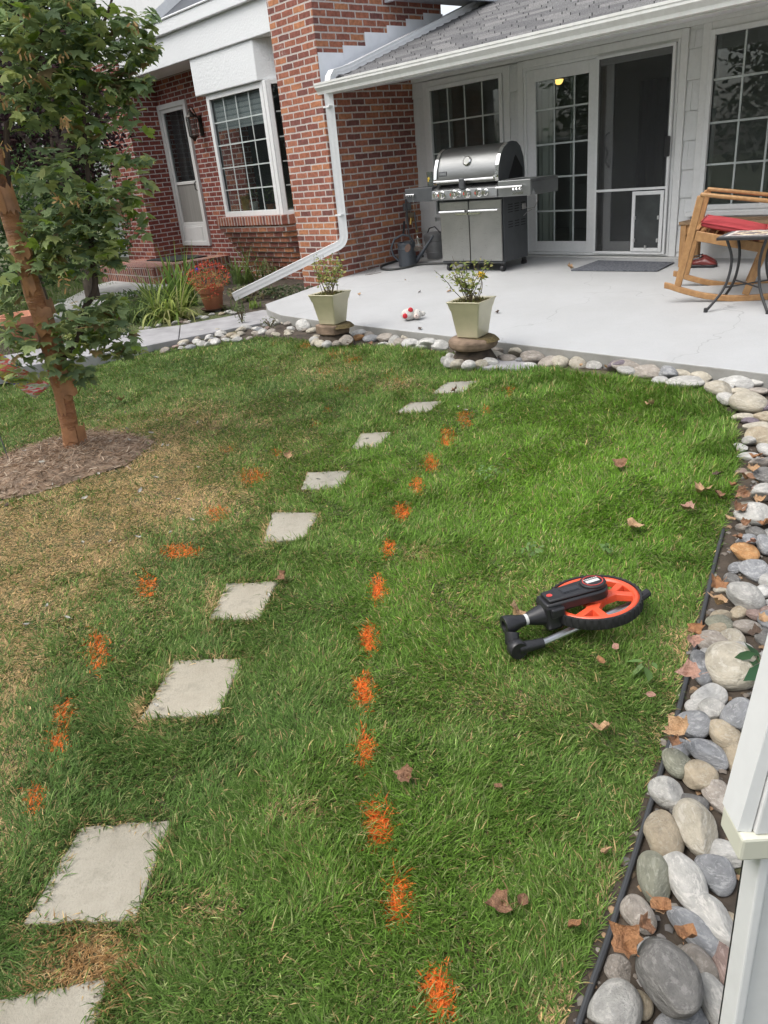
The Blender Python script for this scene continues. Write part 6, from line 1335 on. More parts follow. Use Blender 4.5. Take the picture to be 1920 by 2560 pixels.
mb = MB(); pr = [(WR * .80, -.012), (WR * .80, .010), (WR * .84, .016), (WR * .90, .016), (WR * .945, .010), (WR * .945, -.014), (WR * .84, -.018)]
n = 72
def ring(mb, pr, n, mi=0):
    vs = []
    for (r_, z) in pr:
        for k in range(n): a = 2 * PI * k / n; vs.append((r_ * math.cos(a), r_ * math.sin(a), z))
    m_ = len(pr); mb.add(vs, [(i * n + k, i * n + (k + 1) % n, ((i + 1) % m_) * n + (k + 1) % n, ((i + 1) % m_) * n + k) for i in range(m_) for k in range(n)], mi)
ring(mb, pr, n); tw(mb).build('rim', M_or, mwl, smooth=30)
mb = MB(); ring(mb, [(WR * .945, -.024), (WR * .945, .016), (WR * .985, .017), (WR * 1.0, .012), (WR * 1.006, -.004), (WR * 1.0, -.020), (WR * .985, -.025)], n)
for k in range(44):
    a = 2 * PI * k / 44; M_ = Matrix.Rotation(a, 4, 'Z'); mb.box(WR * .985, WR * 1.012, -.0035, .0035, -.020, .0165, 0, M_)
tw(mb).build('tyre', M_rubber, mwl, smooth=30)
mb = MB(); A0_ = math.radians(197)                                      # three Y-shaped spokes
for k in range(3):
    M_ = Matrix.Rotation(A0_ + k * 2 * PI / 3 - .35, 4, 'Z')
    mb.add([M_ @ Vector(p) for p in ((.02, -.030, .012), (.02, .030, .012), (WR * .50, .020, .014), (WR * .50, -.020, .014), (.02, -.034, -.012), (.02, .034, -.012), (WR * .50, .026, -.012), (WR * .50, -.026, -.012))], [(0, 3, 2, 1), (4, 5, 6, 7), (0, 1, 5, 4), (1, 2, 6, 5), (2, 3, 7, 6), (3, 0, 4, 7)])
    for s_ in (-1, 1):
        M2 = M_ @ Matrix.Translation((WR * .47, s_ * .008, 0)) @ Matrix.Rotation(s_ * .62, 4, 'Z')
        mb.add([M2 @ Vector(p) for p in ((-.012, -.012, .015), (-.012, .012, .015), (WR * .45, .014, .011), (WR * .45, -.014, .011), (-.012, -.017, -.012), (-.012, .017, -.012), (WR * .45, .019, -.012), (WR * .45, -.019, -.012))], [(0, 3, 2, 1), (4, 5, 6, 7), (0, 1, 5, 4), (1, 2, 6, 5), (2, 3, 7, 6), (3, 0, 4, 7)])
mb.lathe([(.042, -.016), (.045, 0), (.042, .018), (.001, .018)], (0, 0, 0), 24)
tw(mb).build('spoke', M_or, mwl, smooth=25, bevel=.002)
AL = WR * 1.22
def outline(r0, r1, ln, n=10):
    o_ = [(-r0 * math.sin(PI * k / n), r0 * math.cos(PI * k / n)) for k in range(n + 1)]
    return o_ + [(ln, -r1), (ln, r1)]
mb = MB(); mb.prism(outline(.052, .044, AL), 'z', .022, .060); th(mb).build('housing', M_black, mwl, bevel=.007, smooth=30)
mb = MB(); mb.prism(outline(.046, .038, AL * .93), 'z', .0602, .072); hs2 = th(mb).build('housing_cover', M_black, mwl, bevel=.005, smooth=30)
mb = MB(); mb.lathe([(.047, .070), (.047, .078), (.043, .080), (.001, .080)], (0, 0, 0), 32); dk = th(mb).build('counter_disc', M_black, mwl, bevel=.002)
mb = MB(); ring(mb, [(.034, .0802), (.034, .0815), (.037, .0815), (.037, .0802)], 32); th(mb).build('red_ring', mat('red_print', (.55, .06, .05), .5), dk)
mb = MB(); mb.box(-.024, .026, -.008, .010, .0802, .0812)
for k in range(7): mb.box(-.026 + k * .008, -.021 + k * .008, -.02, -.014, .0802, .081)
th(mb).build('label_print', mat('pale_print', (.6, .6, .58), .4), dk, smooth=0)
mb = MB(); mb.box(.055, AL * .62, -.018, .018, .072, .0735); mb.box(.06, AL * .6, -.013, .013, .0735, .075); th(mb).build('window_strip', mat('smoky_black', (.012, .012, .014), .12), hs2, smooth=0, bevel=.002)
mb = MB(); mb.lathe([(.011, .0722), (.011, .0732), (.001, .0733)], (AL * .84, 0, 0), 16); th(mb).build('emblem', mat('red_print', (.55, .06, .05), .5), hs2)
mb = MB(); mb.box(AL * .72, AL * 1.02, -.047, .047, -.045, .055); th(mb).build('joint_block', M_black, mwl, smooth=0, bevel=.012)
mb = MB(); mb.box(AL * .70, AL * .95, .040, .062, .010, .046); th(mb).build('side_button', M_black, mwl, smooth=0, bevel=.006)
RY = Matrix.Rotation(PI / 2, 4, 'Y')
mb = MB(); mb.lathe([(.040, 0), (.024, .055), (.022, .06)], (AL * 1.0, 0, .005), 18, 0, RY); tw(mb).build('neck', M_black, mwl, smooth=40)
mb = MB(); mb.lathe([(.020, 0), (.020, .012)], (AL * 1.0 + .06, 0, .005), 18, 0, RY); tw(mb).build('collar_ring', mat('white_plastic', (.6, .6, .58), .4), mwl)
mb = MB(); mb.lathe([(.021, 0), (.024, .02), (.034, .05), (.037, .075), (.036, .078), (.020, .078), (.018, .06), (.001, .06)], (AL * 1.0 + .072, 0, .005), 12, 0, RY); tw(mb).build('knob', M_black, mwl, smooth=40)
hx = AL + .135
mb = MB(); mb.tube([(hx, .03, -.01), (hx + .01, .045, -.035), (hx + .0, .055, -.055)], .026, 10); mb.lathe([(.030, -.02), (.034, -.015), (.034, .015), (.030, .02)], (hx + .005, .075, -.05), 16, 0, Matrix.Rotation(PI / 2, 4, 'X')); mb.tube([(hx, .075, -.05), (hx - .05, .08, -.052), (hx - .09, .082, -.053)], [.024, .020, .018], 10); tw(mb).build('hinge', M_black, mwl, smooth=40)
mb = MB(); mb.tube([(hx - .08, .082, -.053), (-WR * .9, .015, -.052)], .0125, 10); tw(mb).build('handle_tube', mat('aluminium', (.55, .56, .57), .3, .9), mwl)
mb = MB(); mb.tube([(-WR * .85, .015, -.05), (-WR * 1.05, .012, -.042), (-WR * 1.30, .006, -.030)], [.016, .017, .016], 10); tw(mb).build('grip', M_black, mwl)

# ------------------------------------------------------------------ white frame end at the right, close to the camera
def at_d(u, v, hd): d = ray(u, v); t = hd / math.hypot(d[0], d[1]); return Vector((d[0] * t, d[1] * t, CH + d[2] * t))
HD = .62
e0 = at_d(1797, 2560, HD); vx = Vector((math.cos(right_az), math.sin(right_az), 0)); vy = Vector((-vx.y, vx.x, 0))
fr0 = thing('window_frame', 'white vinyl window frame end with an ivory end block at the right edge, close to the camera', 'frame', (e0.x, e0.y, 0))
def FB(mb, a0, a1, b0, b1, z0, z1):
    b0 -= .03; b1 -= .03
    mb.add([Vector((e0.x, e0.y, 0)) + vx * (a + .085 * max(0, z - zb)) + vy * b + Vector((0, 0, z)) for z in (z0, z1) for b in (b0, b1) for a in (a0, a1)], [(0, 2, 3, 1), (4, 5, 7, 6), (0, 1, 5, 4), (2, 6, 7, 3), (0, 4, 6, 2), (1, 3, 7, 5)])
blk = at_d(1796, 2112, HD); zb = blk.z; ppm = 1885 / .8
zb += .05
mb = MB(); FB(mb, 0, .010, 0, .03, -.45, zb - .012); fb = mb.build('track', M_white, fr0, smooth=0, bevel=.002)
mb = MB(); FB(mb, .0145, .40, .012, .06, -.45, zb + .02); mb.build('wall_panel', M_trim, fr0, smooth=0, bevel=.002)
mb = MB(); FB(mb, .0102, .0143, .02, .05, -.45, zb); mb.build('groove', M_gdark, fr0, smooth=0)
mb = MB(); FB(mb, -.026, .0115, -.01, .034, zb - .014, zb + .014); mb.build('end_block', mat('ivory_block', (.60, .60, .50), .5, var=.06), fr0, smooth=0, bevel=.003)
mb = MB(); FB(mb, -.0135, .0115, -.006, .034, zb + .0145, 2.1); mb.build('post', M_trim, fr0, smooth=0, bevel=.002)
mb = MB(); b_ = Vector((e0.x, e0.y, 0)); q0 = [(-.0255, .0), (-.0137, -.002), (-.0137, .034), (-.0255, .034)]
vs = [b_ + vx * a + vy * (b - .03) + Vector((0, 0, zb + .0145)) for a, b in q0] + [b_ + vx * (-.0137 + .0425 + (a + .0137) * .25) + vy * (b - .03) + Vector((0, 0, zb + .50)) for a, b in q0]
mb.add(vs, [(3, 2, 1, 0), (4, 5, 6, 7)] + [(i, (i + 1) % 4, 4 + (i + 1) % 4, 4 + i) for i in range(4)]); mb.build('edge_strip', M_white, fr0, smooth=0)
mb = MB(); FB(mb, .012, .40, .0, .06, zb + .0205, 2.1); mb.build('wall_panel', M_shake, fr0, smooth=0)

# ------------------------------------------------------------------ left garden: plants
IRIS = [(.16, .26, .05), (.22, .32, .07), (.11, .19, .05), (.30, .36, .10)]
def G1(u, v): return gz(u * KK, v * KK, -.17)
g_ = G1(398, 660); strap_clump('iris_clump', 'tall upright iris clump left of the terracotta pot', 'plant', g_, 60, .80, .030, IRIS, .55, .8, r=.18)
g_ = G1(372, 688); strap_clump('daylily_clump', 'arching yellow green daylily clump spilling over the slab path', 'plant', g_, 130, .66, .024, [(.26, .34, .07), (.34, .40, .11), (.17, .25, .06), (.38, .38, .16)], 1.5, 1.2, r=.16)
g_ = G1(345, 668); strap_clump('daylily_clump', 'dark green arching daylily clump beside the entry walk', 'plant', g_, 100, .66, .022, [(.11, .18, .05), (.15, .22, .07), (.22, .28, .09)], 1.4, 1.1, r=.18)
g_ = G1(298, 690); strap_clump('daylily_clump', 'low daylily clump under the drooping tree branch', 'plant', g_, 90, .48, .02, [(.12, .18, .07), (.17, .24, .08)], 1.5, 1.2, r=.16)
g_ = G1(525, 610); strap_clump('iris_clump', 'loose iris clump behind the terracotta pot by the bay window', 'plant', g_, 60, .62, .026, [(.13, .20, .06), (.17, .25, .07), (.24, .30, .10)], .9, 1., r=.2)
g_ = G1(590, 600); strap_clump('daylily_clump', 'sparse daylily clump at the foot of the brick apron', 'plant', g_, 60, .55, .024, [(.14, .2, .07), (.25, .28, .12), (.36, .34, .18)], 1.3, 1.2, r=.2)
g_ = G1(550, 664); strap_clump('grass_tuft', 'small bright green grass tuft at the patio corner', 'plant', g_, 34, .16, .010, [(.22, .32, .06), (.16, .25, .05)], .9, 1.0, r=.07)
g_ = G1(508, 672); strap_clump('grass_tuft', 'thin dark grass tuft beside the end of the downspout', 'plant', g_, 34, .2, .009, [(.12, .19, .06), (.16, .22, .08)], 1., 1.0, r=.12)
def leafy(name, lab, c_, r, n, size, pal, tv=OVAL, tf=OVAL_F, cat='plant', group=None):
    tt = thing(name, lab, cat, c_, 0, group); mb = MB()
    for k in range(8 if n > 50 else 3): a = random.uniform(0, 2 * PI); mb.tube([Vector(c_) + Vector((0, 0, -.02)), Vector(c_) + Vector((math.cos(a) * r[0] * .6, math.sin(a) * r[1] * .6, r[2] * .9))], .004 if n > 50 else .0015, 4)
    mb.build('stem', mat('green_brown_stem', (.10, .075, .04), .7), tt)
    ps = blob_pts((c_[0], c_[1], c_[2] + r[2] * .6), r, n); leaves('foliage', tv, tf, ps, hangmats(n, (-.4, .9), .6), rng.uniform(size * .6, size * 1.3, n), pick(pal, n, .3), [M_leafA], tt); return tt
g_ = G1(655, 592); leafy('hosta', 'broad leaved hosta with yellowing leaves at the foot of the brick pier', (g_.x, g_.y, g_.z), (.17, .17, .14), 60, .16, [(.07, .12, .04), (.1, .16, .05), (.42, .36, .16)])
g_ = G1(640, 640); leafy('ground_cover', 'low dark ground cover under the sloping downspout', (g_.x - .15, g_.y, g_.z), (.5, .3, .09), 420, .06, [(.06, .09, .045), (.09, .13, .06), (.2, .21, .13)])
g_ = G1(540, 640); leafy('ground_cover', 'dead and green leaf litter plant behind the terracotta pot', (g_.x, g_.y, g_.z), (.45, .3, .10), 320, .07, [(.1, .14, .06), (.3, .26, .15), (.16, .2, .09)])
g_ = G1(300, 650); leafy('ground_cover', 'green ground cover along the entry walk', (g_.x, g_.y, g_.z), (.8, .4, .10), 600, .06, [(.08, .13, .05), (.12, .18, .07)])
g_ = G1(427, 584); fz = facing(427 * KK, 582 * KK, G1(398, 660)); leaves_t = thing('blue_flower', 'single small blue violet flower among the iris leaves', 'flower', fz)
mb = MB(); mb.tube([fz, fz + Vector((.02, 0, -.25)), fz + Vector((.03, 0, -.5))], .003, 5); mb.build('stem', mat('green_stem', (.12, .2, .05), .6), leaves_t)
ps = blob_pts(fz, (.012, .012, .012), 14); leaves('petals', OVAL, OVAL_F, ps, rotmats(14), np.full(14, .035), pick([(.14, .11, .60), (.18, .14, .7)], 14), [M_petal], leaves_t)
# terracotta pot with red flowers
g_ = G1(463, 668); M_terra = mat('terracotta', (.32, .125, .065), .8, var=.18, sc=7, bump=.1, bsc=60)
tt = thing('terracotta_pot', 'terracotta pot holding orange red flowers beside the slab path', 'pot', g_)
mb = MB(); mb.lathe([(.105, 0), (.11, .005), (.145, .20), (.16, .20), (.168, .265), (.15, .27), (.14, .255), (.13, .22), (.001, .22)], g_ + Vector((0, 0, .012)), 28); mb.build('pot', M_terra, tt)
mb = MB(); mb.lathe([(.12, 0), (.15, .004), (.165, .025), (.155, .025), (.14, .010), (.001, .010)], g_, 28); mb.build('saucer', mat('brown_saucer', (.10, .055, .04), .7), tt)
fl = thing('flowering_plant', 'mass of dried orange red flowers in the terracotta pot', 'plant', g_ + Vector((0, 0, .24)))
c_ = g_ + Vector((0, 0, .34)); m_ = 650; ps = blob_pts(c_, (.24, .24, .15), m_); leaves('foliage', OVAL, OVAL_F, ps, rotmats(m_), rng.uniform(.02, .045, m_), pick([(.36, .20, .09), (.24, .20, .07), (.42, .28, .12)], m_), [M_leafA], fl)
m_ = 420; ps = blob_pts(c_ + Vector((0, 0, .06)), (.27, .27, .18), m_, .7); ps2 = blob_pts(c_ + Vector((.12, -.05, -.10)), (.09, .09, .12), 120); ps = np.concatenate([ps, ps2]); m_ = len(ps); leaves('bloom', OVAL, OVAL_F, ps, rotmats(m_), rng.uniform(.018, .036, m_), pick([(.60, .10, .06), (.66, .14, .08), (.5, .07, .05)], m_), [M_petal], fl)
g_ = G1(66, 735); tt = thing('terracotta_pot', 'wide orange terracotta pot behind the peeling tree trunk', 'pot', g_); mb = MB(); mb.lathe([(.17, 0), (.24, .22), (.27, .22), (.28, .30), (.25, .30), (.2, .24), (.001, .24)], g_, 28); mb.build('pot', mat('terracotta_orange', (.45, .20, .12), .8), tt)
# seedlings on the path, weeds in the lawn
for (u, v, lab) in ((1205, 730, 'small conifer like seedling growing at the lower edge of the slab path'), (1480, 770, 'spreading weed at the joint near the patio corner')):
    a, b = mk(300, 600, 420)(u, v + 70); g_ = gz(a, b, -.14); leafy('weed', lab, (g_.x, g_.y, g_.z), (.06, .06, .12) if u < 1300 else (.14, .1, .06), 110, .022, [(.14, .18, .09), (.2, .22, .12)])
for (u, v, r_, n, s_, lab) in ((1400, 1462, .03, 5, .06, 'weed with two broad pale green leaves near the edging'), (1313, 1208, .035, 14, .03, 'pale green clover sprig above the measuring wheel'), (1065, 1035, .09, 40, .025, 'patch of small clover leaves right of the upper orange marks'), (1150, 1210, .06, 22, .024, 'thin clover patch in the middle of the right lawn')):
    g_ = L1(u, v); leafy('clover' if 'clover' in lab else 'weed', lab, (g_.x, g_.y, g_.z + .045), (r_, r_, .015), n, s_, [(.18, .30, .10), (.24, .36, .14)])
g_ = L(*n1(530, 320)); leafy('weed', 'dark green broad leaf plant at the white wall beside the cream boulder', (g_.x + .05, g_.y + .02, g_.z + .07), (.05, .05, .03), 6, .10, [(.04, .10, .05), (.06, .13, .06)])
# garden flag on its thin stand
fa = [T(-40, 1010 / KK * 1 + 0, .1)] if False else None
w1 = mk(0, 400, 460, 1131); fdep = TB.length
def FL(u, v): a, b = w1(u, v); return facing(a, b, TB + Vector((TB.x, TB.y, 0)).normalized() * .35)
q = [FL(-60, 1150), FL(310, 1385), FL(215, 1460), FL(-90, 1290)]
tf_ = thing('garden_flag', 'colourful garden flag with red yellow and blue strokes behind the tree trunk', 'flag', (q[3] + q[2]) / 2 + Vector((0, 0, -.2)))
t = NT('flag_cloth'); a_ = t.new('ShaderNodeAttribute', attribute_name='col'); v = t.obj(); n_ = t.noise(t.scale(v, (1, 1, 3)), 6, 4, .6)
c = t.ramp(n_, [(.0, (.16, .2, .08)), (.36, (.3, .36, .14)), (.42, (.5, .55, .5)), (.47, (.55, .03, .05)), (.52, (.25, .32, .12)), (.56, (.55, .45, .06)), (.60, (.05, .07, .35)), (.66, (.5, .54, .52))])
t.l.new(c, t.p.inputs['Base Color']); t.p.inputs['Roughness'].default_value = .85
mb = MB(); nn = 14; o_ = Vector((TB.x, TB.y, 0)).normalized(); vs = []
for i in range(nn + 1):
    for j in range(9):
        a, b = i / nn, j / 8; p = q[0].lerp(q[1], a).lerp(q[3].lerp(q[2], a), b); vs.append(p + o_ * (.02 * math.sin(a * 9 + b * 3)))
mb.add(vs, [(i * 9 + j, (i + 1) * 9 + j, (i + 1) * 9 + j + 1, i * 9 + j + 1) for i in range(nn) for j in range(8)]); fo = mb.build('cloth', t.mat, tf_, smooth=60); sm = fo.modifiers.new('thick', 'SOLIDIFY'); sm.thickness = .002
rt = L(39, 1191); mb = MB(); mb.tube([rt + Vector((0, 0, -.05)), FL(0, 1700), FL(-60, 1150)], .004, 6); mb.build('pole', M_iron, tf_)
# ------------------------------------------------------------------ background planting at the left, and the trees behind the camera that the windows mirror
M_trunk = mat('grey_bark', (.10, .08, .06), .9, var=.3, sc=8, bump=.6, bsc=30)
PUR = [(.030, .016, .020), (.045, .022, .026), (.022, .014, .018), (.06, .035, .035)]; DG = [(.035, .065, .025), (.05, .09, .03), (.07, .12, .04), (.09, .15, .05)]
c0 = dep(130, 330, 10.5)
crown_tree('purple_leaf_tree', 'dark purple leaved tree behind the peeling bark tree', 'tree', (c0.x, c0.y, -.2), [(c0.x, c0.y, -.25), (c0.x + .1, c0.y, 1.0), (c0.x, c0.y + .1, 2.0)], [.12, .1, .07],
           [((c0.x, c0.y, c0.z + .1), (1.1, 1.1, .9), 2600), ((c0.x - 1.2, c0.y - .6, c0.z + .6), (1.2, 1.2, 1.1), 2200), (tuple(dep(60, 160, 10.5)), (1.0, 1.0, .8), 1200), (tuple(dep(190, 260, 11)), (.6, .6, .5), 500)], PUR, .09, M_trunk)
for (u, v, D, r, n, lab) in ((60, 560, 9.5, (1.0, .9, .9), 2200, 'dense green shrub behind the tree trunk at the left edge'), (190, 520, 11.5, (1.0, .9, 1.0), 2000, 'green shrub in front of the brick pier corner, behind the drooping branches'), (-160, 540, 10, (1.3, 1.2, 1.2), 2200, 'tall green hedge shrub beyond the left edge')):
    c_ = dep(u, v, D); crown_tree('green_shrub', lab, 'shrub', (c_.x, c_.y, -.2), [(c_.x, c_.y, -.25), (c_.x, c_.y, .1), (c_.x, c_.y, .4)], [.05, .05, .04], [((c_.x, c_.y, max(.35, c_.z)), r, n)], DG, .075, M_trunk, 'green shrubs at the left')
random.seed(21)
for i, (x, y, s_, lab) in enumerate(((-19, 4.5, 1.2, 'large dark tree far beyond the left garden'), (-22, 9, 1.3, 'large tree behind the far left wing'), (-17.5, 1.0, 1.1, 'tall leafy tree past the left end of the lawn'), (-13, -6.5, 1.3, 'leafy tree behind the camera to the left, mirrored in the windows'), (-8.5, -8.5, 1.4, 'broad tree behind the camera, mirrored in the sliding door'), (-4, -9.5, 1.5, 'broad tree behind the camera, mirrored in the right window'), (1.5, -9.5, 1.4, 'tree behind the camera to the right'))):
    crown_tree('garden_tree', lab, 'tree', (x, y, -.5), [(x, y, -.8), (x, y, 1.0), (x + .2, y, 2.6)], [.22 * s_, .18 * s_, .12 * s_],
               [((x + random.uniform(-1.2, 1.2), y + random.uniform(-1, 1), 1.6 + k * .75 * s_), (1.8 * s_, 1.6 * s_, 1.1 * s_), 1500) for k in range(7)], DG, .26, M_trunk, 'trees round the garden')
# ------------------------------------------------------------------ lawn grass: one mass of blades
random.seed(5); rng = np.random.default_rng(11)
def noise2(x, y, s, seed):      # cheap smooth value noise
    r = np.random.default_rng(seed); g = r.random((256, 256)); X = x * s + 100; Y = y * s + 100; i = np.floor(X).astype(int); j = np.floor(Y).astype(int); fx = X - i; fy = Y - j
    fx = fx * fx * (3 - 2 * fx); fy = fy * fy * (3 - 2 * fy); i %= 256; j %= 256; i1 = (i + 1) % 256; j1 = (j + 1) % 256
    return (g[j, i] * (1 - fx) + g[j, i1] * fx) * (1 - fy) + (g[j1, i] * (1 - fx) + g[j1, i1] * fx) * fy
def fbm(x, y, s, seed): return noise2(x, y, s, seed) * .55 + noise2(x, y, s * 2.1, seed + 1) * .3 + noise2(x, y, s * 4.3, seed + 2) * .15
NB = 3400000
x = rng.uniform(-9.5, .3, NB); y = rng.uniform(-.9, 4.5, NB)
u, v, dz = proj(np.stack([x, y, zg(x, y)], -1)); u /= KK; v /= KK
d = np.sqrt(x * x + y * y + 2.2)
ok = (dz > .3) & (u > -420) & (u < 1850) & (v < 2520)
keep = rng.random(NB) < np.clip((1.9 / d) ** 1.12, 0, 1)
ok &= keep & hit(LAWN, x, y) & ~hit(MPOLY, x + rng.normal(0, .03, NB), y + rng.normal(0, .03, NB))
jx, jy = rng.normal(0, .013, NB), rng.normal(0, .013, NB)
for k_, pl_ in enumerate(SPOLY):
    cxm, cym = np.mean([p[0] for p in pl_]), np.mean([p[1] for p in pl_]); sm_ = [((p[0] - cxm) * .93 + cxm, (p[1] - cym) * .93 + cym) for p in pl_]
    ok &= ~(hit(sm_, x + jx, y + jy) | (hit(pl_, x, y) & (rng.random(NB) < .55)))
x, y, u, v, d = x[ok], y[ok], u[ok], v[ok], d[ok]; n = len(x)
# dry patches, paint strokes and thickness, in lawn places measured on the photograph
def gs(L_):
    o = np.zeros(n)
    for (cx_, cy_, sx_, sy_, w_) in L_: o = np.maximum(o, w_ * np.exp(-.5 * (((u - cx_) / sx_) ** 2 + ((v - cy_) / sy_) ** 2)))
    return o
dry = gs([(290, 1010, 170, 75, 1.0), (100, 1150, 190, 110, 1.0), (60, 1280, 120, 90, .85), (430, 905, 130, 35, .6), (330, 1090, 150, 60, .95), (20, 1420, 90, 110, .7), (-10, 1600, 60, 160, .6), (205, 2055, 48, 45, 1.1), (150, 2105, 60, 26, 1.0), (450, 1060, 80, 45, .75), (640, 960, 60, 25, .35), (700, 800, 90, 25, .45), (850, 830, 60, 14, .5),
          (1480, 1420, 50, 70, .5), (1180, 1290, 160, 40, .3), (1100, 1500, 120, 40, .3), (1450, 1640, 40, 60, .5), (1330, 1960, 36, 70, .55), (1220, 2200, 70, 60, .6), (900, 1200, 40, 14, .6), (700, 1880, 60, 40, .4), (450, 1970, 50, 36, .5), (640, 1760, 60, 30, .35), (320, 1300, 60, 40, .4), (460, 1310, 22, 40, .8), (310, 1540, 26, 30, .8), (575, 1150, 14, 30, .6)])
dn = fbm(x, y, 5.5, 31); dry = dry * (.45 + 1.1 * dn)
for pl_ in SPOLY[:9]:
    cxm, cym = np.mean([p[0] for p in pl_]), np.mean([p[1] for p in pl_]); big = [((p[0] - cxm) * 1.22 + cxm, (p[1] - cym) * 1.22 + cym) for p in pl_]
    dry = np.where(hit(big, x, y), np.maximum(dry, .30 * (.4 + dn)), dry)
bare = np.clip(dry - .75, 0, 1)
kp = rng.random(n) > bare * .9; 
clump = fbm(x, y, 9, 77); clump2 = fbm(x, y, 2.2, 55)
kp &= rng.random(n) < (.55 + .75 * clump)
sel = np.where(kp)[0]; x, y, u, v, d, dry, dn, clump, clump2 = [a[sel] for a in (x, y, u, v, d, dry, dn, clump, clump2)]; n = len(x)
OR = [(945, 2150, 26, 60, 1), (858, 1945, 20, 50, 1), (818, 1785, 21, 46, 1), (787, 1622, 15, 36, .9), (786, 1496, 17, 36, 1), (798, 1381, 15, 30, 1), (818, 1273, 12, 30, 1), (838, 1186, 11, 18, .7), (868, 1106, 15, 17, .75), (901, 1049, 12, 18, .85), (930, 1002, 15, 16, .7), (965, 946, 16, 20, .8), (1005, 906, 13, 18, .85), (1048, 886, 9, 9, .5), (1100, 845, 9, 12, .6),
      (75, 1730, 17, 28, .8), (137, 1545, 18, 26, .8), (124, 1610, 19, 26, .85), (210, 1410, 22, 44, .55), (318, 1268, 20, 25, .6), (388, 1192, 34, 14, 1.1), (470, 1112, 22, 15, .5), (545, 1030, 27, 17, .9), (597, 979, 11, 11, .55), (492, 971, 18, 8, .5), (682, 915, 9, 8, .5), (710, 886, 10, 7, .4), (660, 748, 14, 6, .9), (722, 766, 20, 7, .7), (763, 778, 15, 8, 1), (700, 802, 22, 8, .4), (590, 745, 10, 5, .4), (855, 815, 20, 12, .3), (740, 840, 20, 8, .25)]
orr = np.zeros(n)
for (a, b, c_, e_, w_) in OR:
    q = ((u - a) / c_) ** 2 + ((v - b) / e_) ** 2; orr = np.maximum(orr, np.maximum(w_ * np.clip((1.25 - q) * 1.6, 0, 1), .16 * w_ * (q < 2.1)))
fo = np.clip((d - 3.4) / 2.2, 0, 1); is_or = rng.random(n) < np.clip(orr * 1.3, 0, .97) * (1 - .5 * fo) * np.where(u < 660, .72, 1)
edge_long = gs([(1480, 850, 110, 40, 1), (1570, 960, 50, 80, 1), (1250, 815, 120, 22, .8), (900, 760, 130, 16, .6), (1100, 2050, 200, 150, .4), (760, 1850, 200, 140, .45), (200, 1650, 160, 120, .35)])
# colours
far = np.clip((d - 2) / 4, 0, 1)
lush = gs([(1250, 1050, 320, 220, 1), (950, 1250, 200, 200, .7), (850, 1030, 200, 90, .7), (900, 1900, 300, 260, .55), (1250, 1250, 200, 150, .3)])
G0 = np.array([.128, .215, .048]); G1c = np.array([.158, .305, .028]); G2 = np.array([.086, .165, .052]); G3 = np.array([.27, .31, .12])
k = np.clip(lush * (.5 + clump2) , 0, 1)[:, None]; col = G0 * (1 - k) + G1c * k
k = np.clip((clump2 - .42) * 2.2, 0, 1)[:, None] * .55 * (1 - np.clip(lush, 0, 1)[:, None] * .6); col = col * (1 - k) + G2 * k
m = rng.random(n) < .13; col[m] = G3 * rng.uniform(.8, 1.3, (m.sum(), 1))
S1 = np.array([.60, .43, .205]); S2 = np.array([.43, .31, .165])
m = rng.random(n) < np.clip(dry * 1.12, 0, .90); mixs = rng.random((m.sum(), 1)); col[m] = S1 * mixs + S2 * (1 - mixs)
m2 = rng.random(n) < .045; col[m2] = S1 * .8
spot = np.exp(-.5 * (((u - 195) / 60) ** 2 + ((v - 2075) / 50) ** 2)); mm = (rng.random(n) < spot * .9); col[mm] = np.array([.40, .24, .10]) * rng.uniform(.7, 1.2, (mm.sum(), 1))
col *= np.exp(rng.normal(0, .28, (n, 1)))
col[is_or] = pick([(.80, .19, .03), (.86, .22, .035), (.66, .15, .03), (.88, .27, .06)], is_or.sum(), .15) * (1 - .45 * fo[is_or][:, None] * np.array([1, .35, 0]))
straw = m & ~is_or
# blade shape
ln = rng.uniform(.022, .050, n) * (.8 + .5 * clump) * (1 + .7 * edge_long) * np.where(straw, .75, 1)
wd = rng.uniform(.0009, .0020, n) * (1 + .16 * np.clip(d - 2, 0, 5)) * 1.05
wd[is_or] *= 1.35; ln[is_or] *= .78; nst = np.zeros(n, bool)
for pl_ in SPOLY:
    cxm, cym = np.mean([p[0] for p in pl_]), np.mean([p[1] for p in pl_]); nst |= hit([((p[0] - cxm) * 1.25 + cxm, (p[1] - cym) * 1.25 + cym) for p in pl_], x, y)
ln[nst] *= 1.25
flow = fbm(x, y, 3., 91) * 4 * PI
az = flow + rng.normal(0, 1.1, n); el = np.clip(rng.normal(.78, .38, n) + .25 * edge_long, .05, 1.5); el = np.where(straw, el * .55, el); el[nst] += .25; el[is_or] *= .75; az[is_or] += rng.normal(0, 1.5, is_or.sum()); bend = rng.uniform(.3, 1.3, n)
V = np.zeros((n, 7, 3), np.float32); p = np.stack([x, y, zg(x, y) - .004], -1); side = np.stack([-np.sin(az), np.cos(az), np.zeros(n)], -1)
twist = rng.normal(0, .5, n)[:, None]
for s in range(4):
    ww = wd * (1, .95, .7, 0)[s]; off = side * ww[:, None]
    if s < 3: V[:, 2 * s] = p - off; V[:, 2 * s + 1] = p + off
    else: V[:, 6] = p
    e2 = el - bend * (s + .4) / 3; dirv = np.stack([np.cos(az) * np.cos(e2), np.sin(az) * np.cos(e2), np.sin(e2)], -1)
    p = p + dirv * (ln / 3)[:, None]; p[:, 2] = np.maximum(p[:, 2], zg(p[:, 0], p[:, 1]) + .003)
Fq = np.array([(0, 1, 3), (0, 3, 2), (2, 3, 5), (2, 5, 4), (4, 5, 6)])
F = (np.arange(n)[:, None, None] * 7 + Fq[None]).reshape(-1, 3)
sh = np.array([.85, .85, .95, .95, 1.05, 1.05, 1.1])
